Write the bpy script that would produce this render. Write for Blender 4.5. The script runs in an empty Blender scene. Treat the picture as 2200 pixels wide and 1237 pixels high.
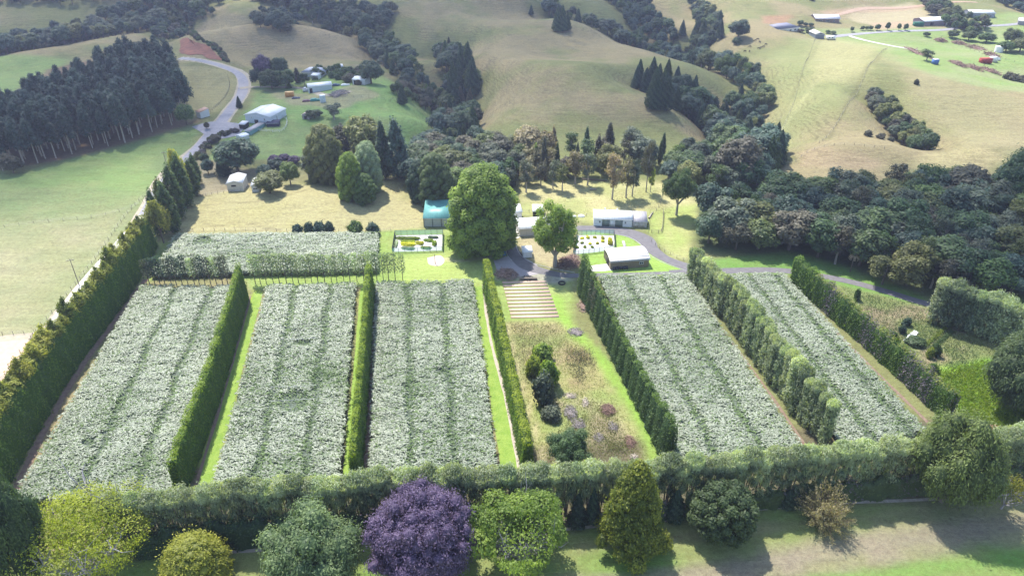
import bpy, math, random
import numpy as np
from mathutils import Vector, Matrix
R = math.radians
scene = bpy.context.scene
COL = scene.collection
# ------------------------------------------------------------------ camera
CAM_H = 115.0
PITCH = R(31.3)
FPX = 1542.0          # focal length in photograph pixels (photograph 2200 wide)
cam_data = bpy.data.cameras.new('camera')
cam = bpy.data.objects.new('camera', cam_data); COL.objects.link(cam)
cam.location = (0, 0, CAM_H)
cam.rotation_euler = (R(90) - PITCH, 0, 0)
cam_data.sensor_width = 36.0
cam_data.lens = 36.0 * FPX / 2200.0
cam_data.clip_start = 0.5
cam_data.clip_end = 8000
scene.camera = cam
# ------------------------------------------------------------------ sky and sun
SUN_AZ, SUN_EL = R(-28), R(58)      # azimuth from the camera heading (+Y), negative = to the left
SUN_DIR = Vector((math.sin(SUN_AZ) * math.cos(SUN_EL), math.cos(SUN_AZ) * math.cos(SUN_EL), math.sin(SUN_EL)))
world = bpy.data.worlds.new('World'); scene.world = world
world.use_nodes = True
wn = world.node_tree.nodes; wl = world.node_tree.links
sky = wn.new('ShaderNodeTexSky'); sky.sky_type = 'NISHITA'; sky.sun_disc = False
sky.sun_elevation = SUN_EL; sky.sun_rotation = SUN_AZ
sky.air_density = 1.3; sky.dust_density = 1.0; sky.ozone_density = 1.5
bgn = wn['Background']; bgn.inputs['Strength'].default_value = 0.15
wl.new(sky.outputs[0], bgn.inputs['Color'])
sun_data = bpy.data.lights.new('sun', 'SUN'); sun_data.energy = 4.6; sun_data.angle = R(0.7)
sun_data.color = (1.0, 0.955, 0.88)
sun = bpy.data.objects.new('sun', sun_data); COL.objects.link(sun)
sun.rotation_euler = SUN_DIR.to_track_quat('Z', 'Y').to_euler()
sun.location = (-100, 200, 400)
scene.view_settings.view_transform = 'Standard'
scene.view_settings.look = 'None'
scene.view_settings.exposure = 1.05
scene.view_settings.gamma = 1.0
scene.view_settings.use_curve_mapping = False
scene.render.engine = 'CYCLES'
scene.cycles.max_bounces = 6
scene.cycles.diffuse_bounces = 3
scene.cycles.transmission_bounces = 3
scene.cycles.transparent_max_bounces = 6
# ------------------------------------------------------------------ pixels <-> ground
CA, SA = math.cos(PITCH), math.sin(PITCH)
def ray(px, py):
    u = (np.asarray(px, float) - 1100.0) / FPX; v = (618.5 - np.asarray(py, float)) / FPX
    return u, CA + v * SA, -SA + v * CA
def plane_pt(px, py, z=0.0):
    dx, dy, dz = ray(px, py)
    t = (z - CAM_H) / dz
    return dx * t, dy * t
def seg_dist(x, y, pts):
    d = np.full(np.shape(x), 1e9)
    for (ax, ay), (bx, by) in zip(pts[:-1], pts[1:]):
        ex, ey = bx - ax, by - ay
        t = np.clip(((x - ax) * ex + (y - ay) * ey) / (ex * ex + ey * ey + 1e-9), 0, 1)
        d = np.minimum(d, np.hypot(x - ax - t * ex, y - ay - t * ey))
    return d
def catmull(pts, n=6):
    P = np.array(pts, float); P = np.vstack([2 * P[0] - P[1], P, 2 * P[-1] - P[-2]])
    out = []
    for i in range(1, len(P) - 2):
        for k in range(n):
            t = k / n
            out.append(.5 * (2 * P[i] + (P[i + 1] - P[i - 1]) * t + (2 * P[i - 1] - 5 * P[i] + 4 * P[i + 1] - P[i + 2]) * t * t + (3 * P[i] - P[i - 1] - 3 * P[i + 1] + P[i + 2]) * t ** 3))
    out.append(P[-2]); return np.array(out)
def pxline(pts, z=0.0, n=5):
    w = np.array([plane_pt(a, b, z) for a, b in pts])
    return [tuple(p) for p in catmull(w, n)]
# gullies: (line in photograph pixels on the mean plane, depth, half width)
GULLIES = [
    (pxline([(905, 330), (985, 268), (975, 225), (990, 170), (975, 120), (950, 92)]), 11, 21),
    (pxline([(975, 215), (925, 178), (868, 150), (845, 108), (790, 66), (700, 40), (600, 22), (470, 12)]), 10, 24),
    (pxline([(1640, 350), (1590, 272), (1520, 232), (1440, 208), (1380, 196)]), 11, 22),
    (pxline([(1600, 262), (1612, 195), (1548, 140), (1478, 104), (1430, 76), (1340, 62), (1250, 42), (1185, 34)]), 12, 24),
    (pxline([(1440, 80), (1380, 40), (1330, 8), (1300, -20)]), 10, 26),
    (pxline([(1478, 104), (1520, 60), (1500, 30)]), 8, 18),
    (pxline([(1872, 240), (1930, 285), (1985, 318)]), 7, 14),
    (pxline([(1985, 318), (2010, 360)]), 4, 12),
    (pxline([(-200, 130), (0, 96), (160, 76), (300, 50), (420, 30)]), 10, 40),
    (pxline([(400, 60), (330, 92), (300, 120)]), 7, 22),
    (pxline([(700, 62), (575, 62)]), 8, 16),
]
# hills: centre px on the plane, height, sx, sy, rotation
HILLS = [
    (1250, 190, 9, 105, 60, 0), (1180, 66, 5, 60, 26, 0), (560, 92, 11, 62, 26, 0), (800, 20, 9, 120, 50, 0),
    (1750, 170, 8, 80, 80, 0), (2050, 230, 8, 90, 55, 0), (910, 135, 7, 26, 30, 0), (900, 268, 4, 50, 16, 0),
    (1480, 255, 4, 70, 18, 0), (1630, 10, 12, 100, 70, 0), (470, 8, 14, 90, 40, 0), (100, 10, 22, 160, 50, 0),
    (1790, 335, 3.5, 26, 12, 0), (2050, 335, 4, 34, 14, 0), (1150, 20, 8, 60, 30, 0), (600, 440, 2.5, 36, 16, 0),
    (60, 420, 3, 60, 40, 0), (2100, -5, 10, 160, 60, 0), (1460, 60, 6, 40, 20, 0),
]
HW = [(plane_pt(a, b), h, sx, sy) for a, b, h, sx, sy, r in HILLS]
def smooth(a, b, x):
    t = np.clip((x - a) / (b - a), 0, 1); return t * t * (3 - 2 * t)
def height(x, y):
    x = np.asarray(x, float); y = np.asarray(y, float)
    far = smooth(285, 430, y + 0.05 * np.abs(x))
    h = np.zeros(np.broadcast(x, y).shape)
    h += far * (2.0 * np.sin(x * .021 + 1.3) * np.sin(y * .017 + x * .006) + 1.6 * np.sin(x * .041 - y * .033) + 1.5 * np.sin(x * .013 + y * .061 + 2 * np.sin(x * .03)) + .9 * np.sin(x * .055 + 1.5 * np.sin(y * .03)))
    h += smooth(420, 1500, y) * 55 + smooth(900, 2200, y) * 120
    for (c, hh, sx, sy) in HW:
        h += hh * np.exp(-((x - c[0]) / sx) ** 2 - ((y - c[1]) / sy) ** 2)
    for pts, dep, w in GULLIES:
        d = seg_dist(x, y, pts)
        h -= dep * smooth(270, 340, y) * np.exp(-(d / w) ** 2)
    return h
def ground(px, py):
    """photograph pixel -> world point on the terrain"""
    dx, dy, dz = [float(v) for v in ray(px, py)]
    t = np.arange(90.0, 3000.0, 1.0)
    z = CAM_H + dz * t - height(dx * t, dy * t)
    i = int(np.argmax(z < 0))
    a = t[i - 1] + z[i - 1] / (z[i - 1] - z[i])
    x, y = dx * a, dy * a
    return Vector((x, y, float(height(x, y))))
def to_px(p):
    Z = p[2] - CAM_H
    w = p[1] * CA - Z * SA; v = p[1] * SA + Z * CA
    return 1100 + FPX * p[0] / w, 618.5 - FPX * v / w
def top_z(p, py):
    """world z above point p that shows at photograph row py"""
    v = 618.5 - py
    return CAM_H + p[1] * (v * CA - FPX * SA) / (FPX * CA + v * SA)
def mpp(p):
    """metres per photograph pixel at p"""
    return (p[1] * CA - (p[2] - CAM_H) * SA) / FPX
def inside(x, y, poly):
    c = np.zeros(np.shape(x), bool)
    n = len(poly)
    for i in range(n):
        x1, y1 = poly[i]; x2, y2 = poly[(i + 1) % n]
        m = ((y1 > y) != (y2 > y)) & (x < (x2 - x1) * (y - y1) / (y2 - y1 + 1e-12) + x1)
        c ^= m
    return c
def gpoly(px): return [tuple(ground(a, b)[:2]) for a, b in px]
# ------------------------------------------------------------------ object helpers
def tag(o, label=None, cat=None, group=None, kind=None):
    if label: o['label'] = label
    if cat: o['category'] = cat
    if group: o['group'] = group
    if kind: o['kind'] = kind
    return o
def empty(name, loc, rz=0.0, label=None, cat=None, group=None):
    o = bpy.data.objects.new(name, None); COL.objects.link(o)
    o.location = loc; o.rotation_euler = (0, 0, rz); o.empty_display_size = 0.3
    return tag(o, label, cat, group)
class Geo:
    """numpy mesh accumulator: quads and triangles with a per-vertex value v"""
    def __init__(s): s.V = []; s.Q = []; s.T = []; s.v = []; s.n = 0; s.mq = []; s.mt = []
    def add(s, V, Q=None, T=None, v=0.5, m=0):
        V = np.asarray(V, float).reshape(-1, 3)
        s.V.append(V)
        if Q is not None and len(Q): Q = np.asarray(Q, int) + s.n; s.Q.append(Q); s.mq.append(np.full(len(Q), m))
        if T is not None and len(T): T = np.asarray(T, int) + s.n; s.T.append(T); s.mt.append(np.full(len(T), m))
        s.v.append(np.broadcast_to(np.asarray(v, float), (len(V),)).copy()); s.n += len(V)
        return s
    def quads(s, C, v, m=0):
        """C (N,4,3)"""
        N = len(C)
        return s.add(C.reshape(-1, 3), Q=np.arange(N * 4).reshape(N, 4), v=np.repeat(v, 4) if np.ndim(v) else v, m=m)
    def box(s, c, d, rz=0.0, v=0.5, m=0, taper=1.0):
        hx, hy, hz = d[0] / 2, d[1] / 2, d[2] / 2
        P = np.array([(-hx, -hy, -hz), (hx, -hy, -hz), (hx, hy, -hz), (-hx, hy, -hz), (-hx * taper, -hy * taper, hz), (hx * taper, -hy * taper, hz), (hx * taper, hy * taper, hz), (-hx * taper, hy * taper, hz)])
        ca, sa = math.cos(rz), math.sin(rz)
        P = np.stack([P[:, 0] * ca - P[:, 1] * sa, P[:, 0] * sa + P[:, 1] * ca, P[:, 2]], 1) + np.array(c)
        return s.add(P, Q=[(0, 3, 2, 1), (4, 5, 6, 7), (0, 1, 5, 4), (1, 2, 6, 5), (2, 3, 7, 6), (3, 0, 4, 7)], v=v, m=m)
    def tube(s, pts, rad, n=6, v=0.5, m=0):
        pts = np.asarray(pts, float); k = len(pts)
        rad = np.broadcast_to(np.asarray(rad, float), (k,))
        d = np.gradient(pts, axis=0); d /= np.linalg.norm(d, axis=1)[:, None] + 1e-9
        up = np.where(np.abs(d[:, 2:3]) > .9, np.array([[1., 0, 0]]), np.array([[0, 0, 1.]]))
        a = np.cross(d, up); a /= np.linalg.norm(a, axis=1)[:, None] + 1e-9; b = np.cross(d, a)
        th = np.arange(n) * 2 * math.pi / n
        P = pts[:, None] + rad[:, None, None] * (a[:, None] * np.cos(th)[None, :, None] + b[:, None] * np.sin(th)[None, :, None])
        Q = [(i * n + j, (i + 1) * n + j, (i + 1) * n + (j + 1) % n, i * n + (j + 1) % n) for i in range(k - 1) for j in range(n)]
        s.add(P.reshape(-1, 3), Q=Q, v=v, m=m)
        P2 = np.vstack([pts[-1][None], P[-1]])
        return s.add(P2, T=[(0, 1 + (j + 1) % n, 1 + j) for j in range(n)], v=v, m=m)
    def mesh(s, name, mats, smooth_=False):
        me = bpy.data.meshes.new(name)
        V = np.concatenate(s.V); me.vertices.add(len(V)); me.vertices.foreach_set('co', V.ravel())
        Q = np.concatenate(s.Q) if s.Q else np.zeros((0, 4), int)
        T = np.concatenate(s.T) if s.T else np.zeros((0, 3), int)
        loops = np.concatenate([Q.ravel(), T.ravel()])
        me.loops.add(len(loops)); me.loops.foreach_set('vertex_index', loops)
        st = np.concatenate([np.arange(len(Q)) * 4, len(Q) * 4 + np.arange(len(T)) * 3])
        me.polygons.add(len(st)); me.polygons.foreach_set('loop_start', st)
        mi = np.concatenate(s.mq + s.mt) if (s.mq or s.mt) else np.zeros(0)
        me.polygons.foreach_set('material_index', mi.astype(int))
        if smooth_: me.polygons.foreach_set('use_smooth', np.ones(len(st), bool))
        at = me.attributes.new('v', 'FLOAT', 'POINT'); at.data.foreach_set('value', np.concatenate(s.v))
        me.update(calc_edges=True)
        for m in (mats if isinstance(mats, (list, tuple)) else [mats]): me.materials.append(m)
        return me
    def obj(s, name, mats, parent=None, smooth_=False, loc=None):
        o = bpy.data.objects.new(name, s.mesh(name, mats, smooth_)); COL.objects.link(o)
        if parent: o.parent = parent
        if loc is not None: o.location = loc
        return o
def copy_tree(o, parent=None):
    c = o.copy(); COL.objects.link(c)
    if parent: c.parent = parent
    for ch in o.children: copy_tree(ch, c)
    return c
# ------------------------------------------------------------------ materials
def new_mat(name):
    m = bpy.data.materials.new(name); m.use_nodes = True
    nt = m.node_tree; nt.nodes.clear()
    out = nt.nodes.new('ShaderNodeOutputMaterial')
    return m, nt, out
def N(nt, t, **k):
    n = nt.nodes.new(t)
    for a, b in k.items():
        if a.startswith('i_'): n.inputs[a[2:].replace('_', ' ')].default_value = b
        else: setattr(n, a, b)
    return n
def mixc(nt, fac, a, b, bt='MIX'):
    n = nt.nodes.new('ShaderNodeMix'); n.data_type = 'RGBA'; n.blend_type = bt
    for sock, val in ((n.inputs[0], fac), (n.inputs[6], a), (n.inputs[7], b)):
        if hasattr(val, 'links'): nt.links.new(val, sock)
        elif isinstance(val, (int, float)): sock.default_value = val
        else: sock.default_value = (*val[:3], 1)
    return n.outputs[2]
def math_(nt, op, a, b=0.0, c=0.0):
    n = nt.nodes.new('ShaderNodeMath'); n.operation = op
    for i, val in enumerate((a, b, c)):
        if hasattr(val, 'links'): nt.links.new(val, n.inputs[i])
        else: n.inputs[i].default_value = val
    return n.outputs[0]
def noise(nt, scale, detail=4, rough=.55, vec=None, dist=0.0, out='Fac'):
    n = N(nt, 'ShaderNodeTexNoise'); n.inputs['Scale'].default_value = scale; n.inputs['Detail'].default_value = detail
    n.inputs['Roughness'].default_value = rough; n.inputs['Distortion'].default_value = dist
    if vec is not None: nt.links.new(vec, n.inputs['Vector'])
    return n.outputs[out]
def ramp(nt, fac, lo, hi):
    n = N(nt, 'ShaderNodeMapRange'); n.inputs['From Min'].default_value = lo; n.inputs['From Max'].default_value = hi
    nt.links.new(fac, n.inputs['Value']); return n.outputs[0]
def bump(nt, h, strength=.5, dist=.1):
    n = N(nt, 'ShaderNodeBump'); n.inputs['Strength'].default_value = strength; n.inputs['Distance'].default_value = dist
    nt.links.new(h, n.inputs['Height']); return n.outputs[0]
def coords(nt, scale=(1, 1, 1), rot=(0, 0, 0), kind='Object'):
    tc = N(nt, 'ShaderNodeTexCoord'); mp = N(nt, 'ShaderNodeMapping')
    mp.inputs['Scale'].default_value = scale; mp.inputs['Rotation'].default_value = rot
    nt.links.new(tc.outputs[kind], mp.inputs['Vector']); return mp.outputs[0]
def geopos(nt):
    return N(nt, 'ShaderNodeNewGeometry').outputs['Position']
_lm = {}
def leaf_mat(name, dark, light, trans=.35, rough=.55, hue=.12, spec=.3, var=1.0):
    """foliage: colour varies per leaf (attribute v) and per tree"""
    if name in _lm: return _lm[name]
    m, nt, out = new_mat(name)
    at = N(nt, 'ShaderNodeAttribute'); at.attribute_name = 'v'
    oi = N(nt, 'ShaderNodeObjectInfo')
    f = math_(nt, 'ADD', at.outputs['Fac'], math_(nt, 'MULTIPLY', math_(nt, 'SUBTRACT', oi.outputs['Random'], .5), .55 * var))
    f.node.use_clamp = True
    c = mixc(nt, f, dark, light)
    hs = N(nt, 'ShaderNodeHueSaturation')
    nt.links.new(math_(nt, 'MULTIPLY_ADD', oi.outputs['Random'], -hue * .35 * var, .5 + hue * .18 * var), hs.inputs['Hue'])
    rv = math_(nt, 'FRACT', math_(nt, 'MULTIPLY', oi.outputs['Random'], 37.3))
    nt.links.new(math_(nt, 'MULTIPLY_ADD', rv, .55 * var, 1 - .22 * var), hs.inputs['Value'])
    nt.links.new(c, hs.inputs['Color'])
    bs = N(nt, 'ShaderNodeBsdfPrincipled'); nt.links.new(hs.outputs[0], bs.inputs['Base Color'])
    bs.inputs['Roughness'].default_value = rough; bs.inputs['Specular IOR Level'].default_value = spec
    tr = N(nt, 'ShaderNodeBsdfTranslucent')
    tcol = mixc(nt, 1.0, hs.outputs[0], (1.5, 1.6, .55), 'MULTIPLY'); tcol.node.clamp_result = False
    nt.links.new(tcol, tr.inputs['Color'])
    mx = N(nt, 'ShaderNodeMixShader'); mx.inputs[0].default_value = trans
    nt.links.new(bs.outputs[0], mx.inputs[1]); nt.links.new(tr.outputs[0], mx.inputs[2])
    nt.links.new(mx.outputs[0], out.inputs[0]); _lm[name] = m; return m
def surf_mat(name, col, col2=None, scale=3.0, rough=.8, spec=.3, bmp=0.0, metal=0.0, detail=5, stretch=(1, 1, 1)):
    m, nt, out = new_mat(name)
    bs = N(nt, 'ShaderNodeBsdfPrincipled'); v = coords(nt, stretch)
    f = noise(nt, scale, detail, .6, v)
    c = mixc(nt, ramp(nt, f, .32, .68), col, col2 or tuple(c * .8 for c in col))
    nt.links.new(c, bs.inputs['Base Color'])
    bs.inputs['Roughness'].default_value = rough; bs.inputs['Specular IOR Level'].default_value = spec; bs.inputs['Metallic'].default_value = metal
    if bmp: nt.links.new(bump(nt, noise(nt, scale * 4, 4, .6, v), bmp, .05), bs.inputs['Normal'])
    nt.links.new(bs.outputs[0], out.inputs[0]); return m
def corr_mat(name, col, pitch=.25, axis=0, rough=.45, dirt=.18, metal=0.0):
    """corrugated sheet: ribs run along the other axis"""
    m, nt, out = new_mat(name)
    bs = N(nt, 'ShaderNodeBsdfPrincipled')
    tc = N(nt, 'ShaderNodeTexCoord'); sp = N(nt, 'ShaderNodeSeparateXYZ'); nt.links.new(tc.outputs['Object'], sp.inputs[0])
    w = math_(nt, 'SINE', math_(nt, 'MULTIPLY', sp.outputs[axis], 2 * math.pi / pitch))
    st = coords(nt, (1.0, .15, 1) if axis == 0 else (.15, 1.0, 1))
    f = noise(nt, 1.3, 6, .65, st)
    c = mixc(nt, ramp(nt, f, .38, .75), col, tuple(c * (1 - dirt * 2) for c in col))
    c = mixc(nt, ramp(nt, w, .5, 1.0), c, mixc(nt, .22, c, (.05, .05, .05)))
    sc = math_(nt, 'LESS_THAN', math_(nt, 'FRACT', math_(nt, 'DIVIDE', sp.outputs[axis], 2.4)), .03)
    c = mixc(nt, math_(nt, 'MULTIPLY', sc, .35), c, (.1, .1, .1))
    nt.links.new(c, bs.inputs['Base Color']); bs.inputs['Roughness'].default_value = rough; bs.inputs['Metallic'].default_value = metal
    nt.links.new(bump(nt, w, .5, .04), bs.inputs['Normal'])
    nt.links.new(bs.outputs[0], out.inputs[0]); return m
# ------------------------------------------------------------------ the ground
def axis_vals(segs):
    out = []
    for a, b, st in segs: out += list(np.arange(a, b, st))
    out.append(segs[-1][1]); return np.array(out)
GX = axis_vals([(-2400, -700, 60), (-700, -330, 6), (-330, -170, 2.2), (-170, 170, 1.35), (170, 330, 2.2), (330, 700, 6), (700, 2400, 60)])
GY = axis_vals([(-60, 70, 8), (70, 300, 1.35), (300, 470, 1.8), (470, 760, 2.8), (760, 1100, 9), (1100, 3600, 80)])
XX, YY = np.meshgrid(GX, GY)
ZZ = height(XX, YY)
# cover: ground colours by region (grass kinds, dried grass, soil, a sunlit patch)
rs = np.random.RandomState(5)
def vnoise(x, y, s, seed=0):
    """cheap value noise"""
    x = x / s; y = y / s
    xi = np.floor(x).astype(int); yi = np.floor(y).astype(int); fx = x - xi; fy = y - yi
    fx = fx * fx * (3 - 2 * fx); fy = fy * fy * (3 - 2 * fy)
    def hsh(a, b):
        h = (a * 374761393 + b * 668265263 + seed * 1442695041) & 0x7fffffff
        h = ((h ^ (h >> 13)) * 1274126177) & 0x7fffffff
        return ((h ^ (h >> 16)) & 0xffff) / 65535.0
    return (hsh(xi, yi) * (1 - fx) + hsh(xi + 1, yi) * fx) * (1 - fy) + (hsh(xi, yi + 1) * (1 - fx) + hsh(xi + 1, yi + 1) * fx) * fy
def fbm(x, y, s, seed=0, o=4):
    r = 0; a = 1; t = 0
    for i in range(o): r = r + a * vnoise(x, y, s / 2 ** i, seed + i); t += a; a *= .55
    return r / t
C_HILL = (.165, .175, .068); C_HILL2 = (.245, .20, .11)
C_PAD = (.165, .235, .075); C_LAWN = (.215, .30, .07); C_LIME = (.24, .36, .03); C_DRY = (.33, .295, .15)
C_DIRT = (.30, .20, .15); C_MAUVE = (.27, .215, .17)
FX, FY = XX.ravel(), YY.ravel()
n1 = fbm(FX, FY, 60, 1); n2 = fbm(FX, FY, 22, 9); n3 = fbm(FX, FY, 7, 21)
k = smooth(.42, .62, n1 * .6 + n2 * .4)[:, None]
cc = np.array(C_HILL)[None] * (1 - k) + np.array(C_HILL2)[None] * k
def region(px, col, soft=4.0, amt=1.0, wob=3.0, col2=None, ns=None):
    global cc
    poly = gpoly(px) if px[0][0] is not None else px
    xs = [p[0] for p in poly]; ys = [p[1] for p in poly]
    pad = soft + wob + 1
    idx = np.nonzero((FX > min(xs) - pad) & (FX < max(xs) + pad) & (FY > min(ys) - pad) & (FY < max(ys) + pad))[0]
    x, y = FX[idx], FY[idx]
    d = seg_dist(x, y, poly + [poly[0]]) * np.where(inside(x, y, poly), 1, -1)
    d = d + (n3[idx] - .5) * 2 * wob
    w = (smooth(-soft / 2, soft / 2, d) * amt)[:, None]
    c = np.array(col)[None]
    if col2: q = smooth(.35, .65, (n2 if ns is None else ns)[idx])[:, None]; c = c * (1 - q) + np.array(col2)[None] * q
    cc[idx] = cc[idx] * (1 - w) + c * w
def streak(px, col, width, soft=1.5, amt=1.0, wob=.8):
    global cc
    pl = [tuple(ground(a, b)[:2]) for a, b in px]; pl = [tuple(p) for p in catmull(pl, 5)]
    xs = [p[0] for p in pl]; ys = [p[1] for p in pl]; pad = width + soft + 3
    idx = np.nonzero((FX > min(xs) - pad) & (FX < max(xs) + pad) & (FY > min(ys) - pad) & (FY < max(ys) + pad))[0]
    d = width / 2 - seg_dist(FX[idx], FY[idx], pl) + (n3[idx] - .5) * 2 * wob
    w = (smooth(-soft / 2, soft / 2, d) * amt)[:, None]
    cc[idx] = cc[idx] * (1 - w) + np.array(col)[None] * w
# left paddock, greener away, paler near
region([(-500, 1300), (-500, 350), (40, 372), (300, 300), (445, 265), (330, 430), (190, 640), (60, 800), (-60, 950)], C_PAD, 8, 1, 3, (.155, .20, .08), n1)
region([(-500, 1300), (-500, 520), (120, 470), (300, 440), (190, 640), (60, 800), (-60, 950)], (.30, .275, .165), 34, .9, 8, (.25, .25, .13))
region([(-300, 130), (150, 128), (60, 210), (-300, 330)], (.20, .27, .09), 10, 1)
region([(-40, 370), (120, 345), (300, 300), (430, 262), (390, 190), (300, 110), (100, 150), (-20, 250)], (.16, .10, .075), 6, .9, 2)
# block by the road: mown dry paddock, then house paddock
region([(385, 140), (490, 152), (515, 180), (470, 240), (405, 262), (370, 230)], (.255, .235, .115), 5, 1)
region([(545, 185), (800, 150), (900, 215), (975, 262), (900, 330), (700, 300), (640, 340), (440, 345), (540, 230)], (.185, .29, .085), 6, 1, 2, (.22, .285, .10))
region([(560, 190), (700, 205), (760, 180), (820, 205), (730, 235), (630, 225)], (.30, .25, .16), 4, .7, 3)
region([(420, 345), (560, 365), (560, 425), (410, 430)], (.27, .225, .15), 4, .8, 2)
region([(390, 430), (600, 395), (700, 400), (900, 350), (960, 380), (915, 450), (905, 500), (350, 505)], C_DRY, 5, 1, 2, (.335, .30, .14))
# bush floor
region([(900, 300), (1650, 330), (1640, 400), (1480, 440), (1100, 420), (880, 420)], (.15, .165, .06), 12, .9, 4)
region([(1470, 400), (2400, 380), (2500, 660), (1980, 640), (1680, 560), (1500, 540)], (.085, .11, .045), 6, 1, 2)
region([(1110, 390), (1480, 390), (1500, 470), (1410, 455), (1370, 485), (1120, 460)], (.42, .38, .19), 7, .9, 3, (.33, .34, .13))
region([(1390, 450), (1500, 440), (1480, 520), (1500, 560), (1440, 555), (1395, 500)], (.30, .36, .10), 5, .9, 2, (.40, .36, .17))
# farm yard lawns
region([(800, 498), (1000, 488), (1100, 520), (1110, 560), (1230, 600), (1230, 700), (1420, 985), (1120, 1010), (1030, 610), (540, 620), (480, 560), (300, 610), (345, 520)], C_LAWN, 3, 1, 1.2, (.29, .335, .11))
region([(840, 545), (1050, 545), (1040, 625), (870, 620)], (.31, .38, .10), 6, .8, 3)
region([(1250, 500), (1330, 495), (1440, 560), (1480, 575), (1480, 592), (1290, 592), (1230, 560)], (.25, .37, .075), 3, 1, .8)
region([(1110, 480), (1240, 480), (1250, 520), (1235, 580), (1190, 585), (1110, 545)], (.36, .30, .18), 4, .9, 2)
region([(1500, 560), (1690, 540), (1800, 565), (1990, 640), (1980, 660), (1700, 590), (1500, 590)], (.13, .235, .05), 4, 1, 1)
# strips beside the hedges (bare soil and lime grass)
region([(455, 1045), (560, 625), (545, 622), (412, 1045)], C_LIME, 1.5, 1, .4)
region([(738, 1030), (790, 622), (775, 615), (768, 1030)], C_LIME, 1.5, 1, .4)
region([(1080, 1010), (1028, 620), (1046, 610), (1128, 1010)], C_LIME, 1.5, 1, .4)
# middle plot
region([(1075, 690), (1235, 690), (1410, 990), (1150, 1010)], (.30, .285, .12), 3, 1, 1.5, (.22, .28, .075), n3)
region([(1095, 690), (1200, 690), (1240, 760), (1180, 840), (1110, 820)], (.32, .27, .15), 4, .8, 2, (.22, .24, .09), n3)
region([(1215, 735), (1275, 735), (1300, 830), (1230, 850), (1200, 780)], (.27, .19, .11), 4, .75, 2, (.32, .27, .13), n3)
region([(1180, 850), (1310, 860), (1380, 985), (1190, 1000)], (.33, .26, .19), 4, .8, 2, (.27, .30, .11), n3)
region([(1075, 560), (1230, 600), (1200, 610), (1070, 600)], (.36, .33, .30), 3, .8, 1)
# right plot
region([(1790, 610), (1975, 655), (2150, 745), (2110, 790), (2040, 870), (1930, 770)], (.17, .20, .07), 3, 1, 1.5, (.235, .19, .12), n3)
region([(2010, 790), (2150, 760), (2400, 760), (2400, 930), (2150, 940), (2060, 890)], (.16, .32, .025), 4, 1, 2, (.22, .36, .04), n3)
region([(2100, 640), (2500, 620), (2500, 720), (2200, 680)], (.12, .20, .05), 4, 1, 2)
# under the vine blocks: soil and grass
# front lawn: mauve and green bands
region([(-300, 1180), (260, 1190), (1100, 1130), (1700, 1090), (2100, 1075), (2600, 1040), (2600, 1500), (-300, 1500)], (.15, .245, .05), 3, 1, 1, (.215, .245, .085))
region([(1380, 1260), (1560, 1195), (1900, 1120), (2600, 1040), (2600, 1090), (2000, 1200), (1600, 1300)], (.265, .215, .165), 5, .92, 3.5, (.25, .235, .13), n3)
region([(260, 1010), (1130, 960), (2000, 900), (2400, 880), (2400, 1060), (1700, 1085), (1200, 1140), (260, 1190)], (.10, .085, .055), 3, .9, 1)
# upper right farm
region([(1700, 60), (1900, 60), (2300, 30), (2400, 160), (2200, 200), (2000, 165), (1800, 90)], (.20, .27, .085), 10, 1, 4, (.24, .275, .12))
region([(1820, 15), (1960, 5), (2010, 30), (2000, 55), (1900, 60), (1830, 45)], (.36, .30, .19), 8, .9, 3)
region([(1640, 35), (1700, 33), (1690, 52), (1640, 50)], (.33, .18, .115), 6, .8, 3)
region([(1755, 24), (1810, 18), (1990, 8), (1990, 15), (1830, 28), (1780, 34)], (.36, .25, .17), 4, .8, 2)
region([(1870, 50), (2030, 45), (2040, 60), (1880, 66)], (.38, .26, .18), 5, .7, 2)
region([(1650, 120), (1760, 70), (1880, 110), (1820, 220), (1650, 340)], (.22, .235, .095), 18, .7, 6)
region([(1760, 70), (1900, 100), (1850, 190), (1740, 180)], (.33, .30, .15), 18, .7, 6)  # paler colour paints in the sunlit patch on the hillside
region([(1900, 110), (2000, 160), (2200, 215), (2400, 330), (2100, 330), (1950, 200)], (.28, .24, .135), 20, .7, 8)
region([(410, 70), (480, 25), (760, 95), (760, 125), (600, 118), (400, 95)], (.33, .25, .15), 10, .7, 6)
region([(200, 30), (330, 0), (480, 15), (380, 60), (280, 60)], (.29, .225, .14), 12, .7, 8)
region([(1700, 330), (1760, 318), (1900, 345), (1880, 365), (1720, 360)], (.30, .225, .14), 5, .8, 3)
region([(1960, 335), (2100, 320), (2180, 345), (2100, 372), (1980, 365)], (.36, .30, .16), 6, .8, 3)
streak([(1625, 340), (1690, 230), (1730, 140), (1770, 75)], (.13, .12, .055), 1.0, 1.5, .5, .5)
streak([(1780, 300), (1850, 170), (1905, 105)], (.12, .11, .05), 1.4, 1.5, .6, .6)
streak([(1650, 330), (1700, 250), (1750, 180)], (.30, .30, .14), 2.0, 2, .6, .6)
streak([(370, 395), (330, 440), (200, 620)], (.22, .21, .11), 2.5, 2, .7, .6)
streak([(395, 470), (410, 445), (520, 435), (600, 425), (700, 395)], (.22, .19, .10), 1.0, 1.2, .8, .3)
streak([(405, 465), (460, 485), (520, 478), (600, 495)], (.22, .19, .10), 1.0, 1.2, .8, .3)
streak([(1085, 690), (1120, 820), (1170, 990)], (.44, .38, .22), 1.0, 1.0, .8, .4)
streak([(1195, 640), (1215, 690), (1290, 770), (1380, 900), (1405, 985)], (.22, .36, .05), 3.5, 2, .8, .6)
streak([(1150, 1262), (1500, 1232), (1800, 1180), (2300, 1105)], (.26, .22, .16), 3.0, 2, .7, 1.5)
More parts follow.
